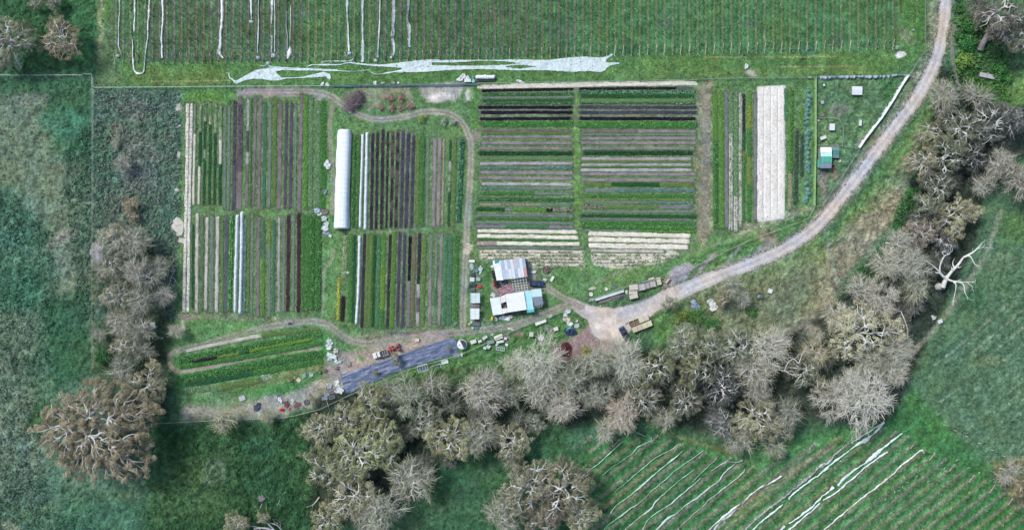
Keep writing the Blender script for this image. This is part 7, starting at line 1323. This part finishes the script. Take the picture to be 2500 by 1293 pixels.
for i, (x, y, r, c, st, lb) in enumerate(TL):
    big = r > 100
    if x < 430 and 560 < y < 905:
        c = tuple((a+b)/2 for a, b in zip(c, (144,138,128))); st = 'twiggy' if i % 2 else st; r *= .95
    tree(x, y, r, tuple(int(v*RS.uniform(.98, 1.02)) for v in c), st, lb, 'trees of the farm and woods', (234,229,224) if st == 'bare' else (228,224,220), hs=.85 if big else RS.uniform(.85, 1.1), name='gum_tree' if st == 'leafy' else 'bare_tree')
# lower trees filling the hollows between the crowns, shade there put into their tint
WP = [(770,1020),(960,990),(1240,965),(1460,890),(1600,880),(1760,870),(1980,850),(2100,710),(2200,560),(2270,420),(2330,250),(2470,260),(2440,400),(2340,560),(2250,700),(2200,900),(2150,1010),(1960,1010),(1700,1030),(1500,1000),(1200,1080),(1010,1180),(940,1290),(800,1290)]
g = np.random.RandomState(4); acc = [(t[0], t[1], t[2]) for t in TL]; ex = []
for _ in range(5000):
    x, y = g.uniform(770, 2470), g.uniform(250, 1290)
    if len(ex) >= 46 or not inpoly(np.array([x]), np.array([y]), WP)[0]: continue
    if min(hypot(x-a, y-b)-c*.62 for a, b, c in acc) > 5: ex.append((x, y)); acc.append((x, y, 26))
ex.sort()
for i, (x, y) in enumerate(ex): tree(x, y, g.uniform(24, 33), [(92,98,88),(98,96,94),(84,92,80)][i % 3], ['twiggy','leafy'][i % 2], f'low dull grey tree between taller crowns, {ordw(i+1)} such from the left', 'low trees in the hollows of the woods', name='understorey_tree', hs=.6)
shrub(872,238,20,(104,90,100),'dark purple-brown brush heap, upper lobe, by the upper track',None,.7,'brush heap','brush_heap',True); shrub(856,256,20,(110,98,104),'dark purple-brown brush heap, lower lobe, by the upper track',None,.6,'brush heap','brush_heap',True)
# shaded lower growth between the crowns
for (n, x0, y0, x1, y1, c, lb) in ((1, 2040,880,2010,915,DRK,'x'),): pass
for x, y, r, c, lb in ((255,872,22,(52,96,54),'dark green bush outside the left belt'),(2250,500,0,0,''),(1700,770,24,(84,120,64),'green shrub left of the white covered pile'),(1668,770,22,(104,126,66),'yellowish shrub between the road junction and blue-grey pile'),(1735,790,20,(70,116,66),'green shrub below the white covered pile'),(1835,762,14,(76,122,66),'green shrub on the grass below the green trailer'),(1430,855,16,(150,146,84),'yellowish shrub at the foot of the yard'),(1460,900,20,(60,104,56),'green shrub at the foot of the yard'),(2350,150,24,(110,140,70),'yellow-green shrub by the creek path'),(2375,60,26,(58,104,54),'dark green shrub left of the corner tree'),(2360,110,24,(60,112,60),'green shrub above the creek path'),(2440,180,26,(64,114,60),'green shrub above the footbridge'),(2400,225,16,(84,122,60),'small green shrub below the footbridge'),(1760,1000,26,(52,92,52),'dark green shrub under the right woods'),(1030,290,12,(130,146,84),'small yellow-green fruit bush beside the upper track'),(1085,296,10,(150,158,146),'pale grey bush inside the upper track bend'),(1107,299,9,(156,160,150),'smaller pale grey bush inside the upper track bend'),(1112,790,6,(130,160,140),'tiny grey-green bush at the foot of the middle block'),(2235,110,0,0,''),(1060,905,16,(66,112,56),'green shrub below the cold frames')):
    if r: shrub(x, y, r, c, lb, None, .8, fine=True)
for x, y, r, lb in ((953,240,10,'top left'),(978,241,10,'top middle'),(928,262,8,'lower left'),(958,262,9,'lower middle'),(977,264,8,'lower right'),(1003,260,10,'far right')): 
    shrub(x, y, r, (160,122,118), f'reddish bare fruit bush, {lb} of the six in the round bed', 'reddish fruit bushes', .7, fine=True)
# --- dead wood drawn limb by limb
def limbs(name, label, segs, col, z0=1, group=None, cat='dead tree', zmax=8):
    """segs: list of (points in px, start radius m, end radius m); height grows along the limb"""
    m = []; (bx, by) = segs[0][0][0]; g = np.random.RandomState(int(bx))
    hts = {}
    for pts, r0, r1 in segs:
        p0 = pts[0]; h0 = hts.get(p0, z0); L = sum(hypot(b[0]-a[0], b[1]-a[1]) for a, b in zip(pts[:-1], pts[1:])); out = []; acc = 0
        for i, p in enumerate(pts):
            if i: acc += hypot(p[0]-pts[i-1][0], p[1]-pts[i-1][1])
            h = min(zmax, h0+acc/K*.45); hts[p] = h; X, Y = P(p[0], p[1], h); out.append((X, Y, h))
        sp = spline(np.array(out), 4); m.append((sp, np.linspace(r0, r1, len(sp))))
        for _ in range(int(acc/9)):
            k = g.randint(len(sp)//3, len(sp)); a = sp[k]; d = np.array(out[-1])-np.array(out[0]); d /= np.linalg.norm(d)+1e-9; b = a+d*g.uniform(.6, 1.8)+g.normal(0, .7, 3)*(1, 1, .5); b[2] = max(b[2], .2); m.append((bend(a, b, g, .15, 4), np.linspace(max(.05, r1*.9), .03, 4)))
    V, F = tubes_np(m, 6); X0, Y0 = P(bx, by, z0); V = V-np.array([X0, Y0, 0]); C = S(col)*(.8+.35*vn(V[:, 0]*9, V[:, 1]*9, 3, 1))[:, None]
    o = thing(name, label, cat, (X0, Y0, 0), 0, group); me = np_mesh('limbs', V, F, BARK, np.clip(C, 0, .82), True); ob('limbs', me, o)
    if z0 > .6: t = ob('trunk', np_mesh('trunk', *tubes_np([([(0, 0, -.2), (0, 0, z0*.5), (0, 0, z0+.2)], [segs[0][1]*1.5, segs[0][1]*1.2, segs[0][1]])], 8), BARK, np.ones((24, 3))*S(col)), o)
    return o
WHT = (226,220,214)
limbs('dead_tree', 'white dead tree with forked limbs standing at the edge of the far paddock', [
 [((2302,700),(2306,688),(2310,680)), 0.80, 0.63], [((2310,680),(2322,664),(2340,645),(2352,628)), 0.52, 0.30], [((2352,628),(2375,616),(2390,602),(2398,592)), 0.29, 0.08], [((2352,628),(2368,625),(2380,645),(2386,648)), 0.26, 0.06], [((2375,616),(2392,605),(2408,604)), 0.14, 0.04],
 [((2310,680),(2300,672),(2294,664)), 0.43, 0.38], [((2294,664),(2280,650),(2266,640),(2252,633)), 0.23, 0.06], [((2294,664),(2296,645),(2306,625),(2318,620)), 0.29, 0.08], [((2306,625),(2300,615),(2312,611)), 0.14, 0.04],
 [((2310,680),(2326,686),(2340,688)), 0.32, 0.24], [((2340,688),(2352,694),(2356,714),(2361,724)), 0.19, 0.04], [((2340,688),(2360,688),(2381,687)), 0.14, 0.04], [((2360,688),(2370,696),(2376,701)), 0.10, 0.03], [((2326,686),(2334,696),(2330,722),(2326,736)), 0.17, 0.04]], (240,236,230), 2.2)
limbs('dead_limb', 'bright white zigzag limb hanging at the right side of the right woods', [[((1888,900),(1915,905),(1928,912)), .2, .06],[((1915,905),(1924,884),(1938,875)), .16, .08],[((1938,875),(1950,885),(1958,865),(1968,855)), .14, .04],[((1938,875),(1925,870)), .08, .03]], WHT, 5, cat='dead limb', zmax=10)
limbs('drooping_limb', 'long pale limb drooping right of the cream crown', [[((2200,760),(2215,800),(2218,840),(2230,864)), .14, .04],[((2218,840),(2232,845),(2243,838)), .07, .02]], (214,206,198), 5, cat='dead limb', zmax=7)
limbs('fallen_branch', 'pale fallen branches by the left tree belt, beside the straw bed', [[((408,704),(414,690),(418,676),(424,662),(420,650)), .14, .04],[((418,676),(428,684),(424,696)), .08, .03],[((414,690),(424,700)), .07, .02],[((424,662),(412,660)), .06, .02]], (198,196,202), .4, cat='fallen branch', zmax=1.2)
limbs('fallen_log', 'long thin fallen log in the left scrub', [[((345,434),(328,455),(308,470)), .12, .08],[((305,476),(285,502),(270,520)), .09, .03]], (170,166,166), .3, cat='fallen log', zmax=.5)
limbs('dead_brush', 'bleached heap of twigs beside the mauve scrub bush', [[((303,418),(312,408),(322,404)), .1, .03],[((303,418),(318,416),(326,412)), .09, .03],[((306,405),(316,412)), .07, .02],[((308,424),(322,420)), .07, .02]], (190,184,190), .3, cat='dead brush', zmax=.9)
limbs('dead_log', 'thick bleached trunk with split limbs cut by the bottom edge', [[((700,1312),(672,1296),(645,1288),(620,1290)), .5, .18],[((672,1296),(655,1278),(640,1272)), .25, .08],[((645,1288),(610,1282),(594,1270)), .16, .05],[((700,1312),(680,1284),(662,1276)), .2, .08]], (190,186,188), .6, cat='fallen trunk', zmax=2)
limbs('leaning_trunk', 'massive furrowed leaning trunk under the upper right corner tree', [[((2392,122),(2400,105),(2412,84),(2425,60)), 1.05, .6],[((2412,84),(2425,50),(2412,20)), .5, .2],[((2412,84),(2440,70),(2470,45)), .45, .2]], (168,158,158), .3, cat='leaning trunk', zmax=14)
limbs('leaning_trunk', 'white forked trunk leaning at the upper left edge', [[((53,166),(44,150),(38,138)), .4, .28],[((38,138),(32,118),(28,100)), .2, .06],[((38,138),(46,132),(60,130)), .14, .04],[((38,138),(30,120),(22,110)), .16, .05]], (206,200,204), .4, cat='leaning trunk', zmax=9)
for i, (x, y, x2, y2, lb) in enumerate(((640,1228,634,1238,'short bleached stick left of the pinkish stump in the lower meadow'),(684,1218,676,1232,'bleached stick right of the pinkish stump'),(620,1234,626,1238,'tiny pale stick below the stump'),(650,1234,649,1244,'upright pale stick below the stump'),(690,1204,698,1200,'pale stick above the right-hand one'),(780,1212,762,1234,'thick pale log at the edge of the olive woods'),(1556,1056,1575,1064,'pale pole lying on the headland below the woods'),(1450,822,1444,828,'small white stick at the foot of the yard'))):
    limbs('fallen_stick', lb, [[((x, y), ((x+x2)/2+1, (y+y2)/2), (x2, y2)), .09 if i != 5 else .3, .05]], (206,200,186), .15, cat='fallen branch', zmax=.3)
_bad = [o.name for o in bpy.data.objects if o.get('label') and not (4 <= len(o['label'].split()) <= 16)]
_seen = {}
for o in bpy.data.objects:
    if o.get('label'): _seen.setdefault(o['label'], []).append(o.name)
print('LABELCHECK', _bad[:20], [k for k, v in _seen.items() if len(v) > 1][:20], len(_seen))
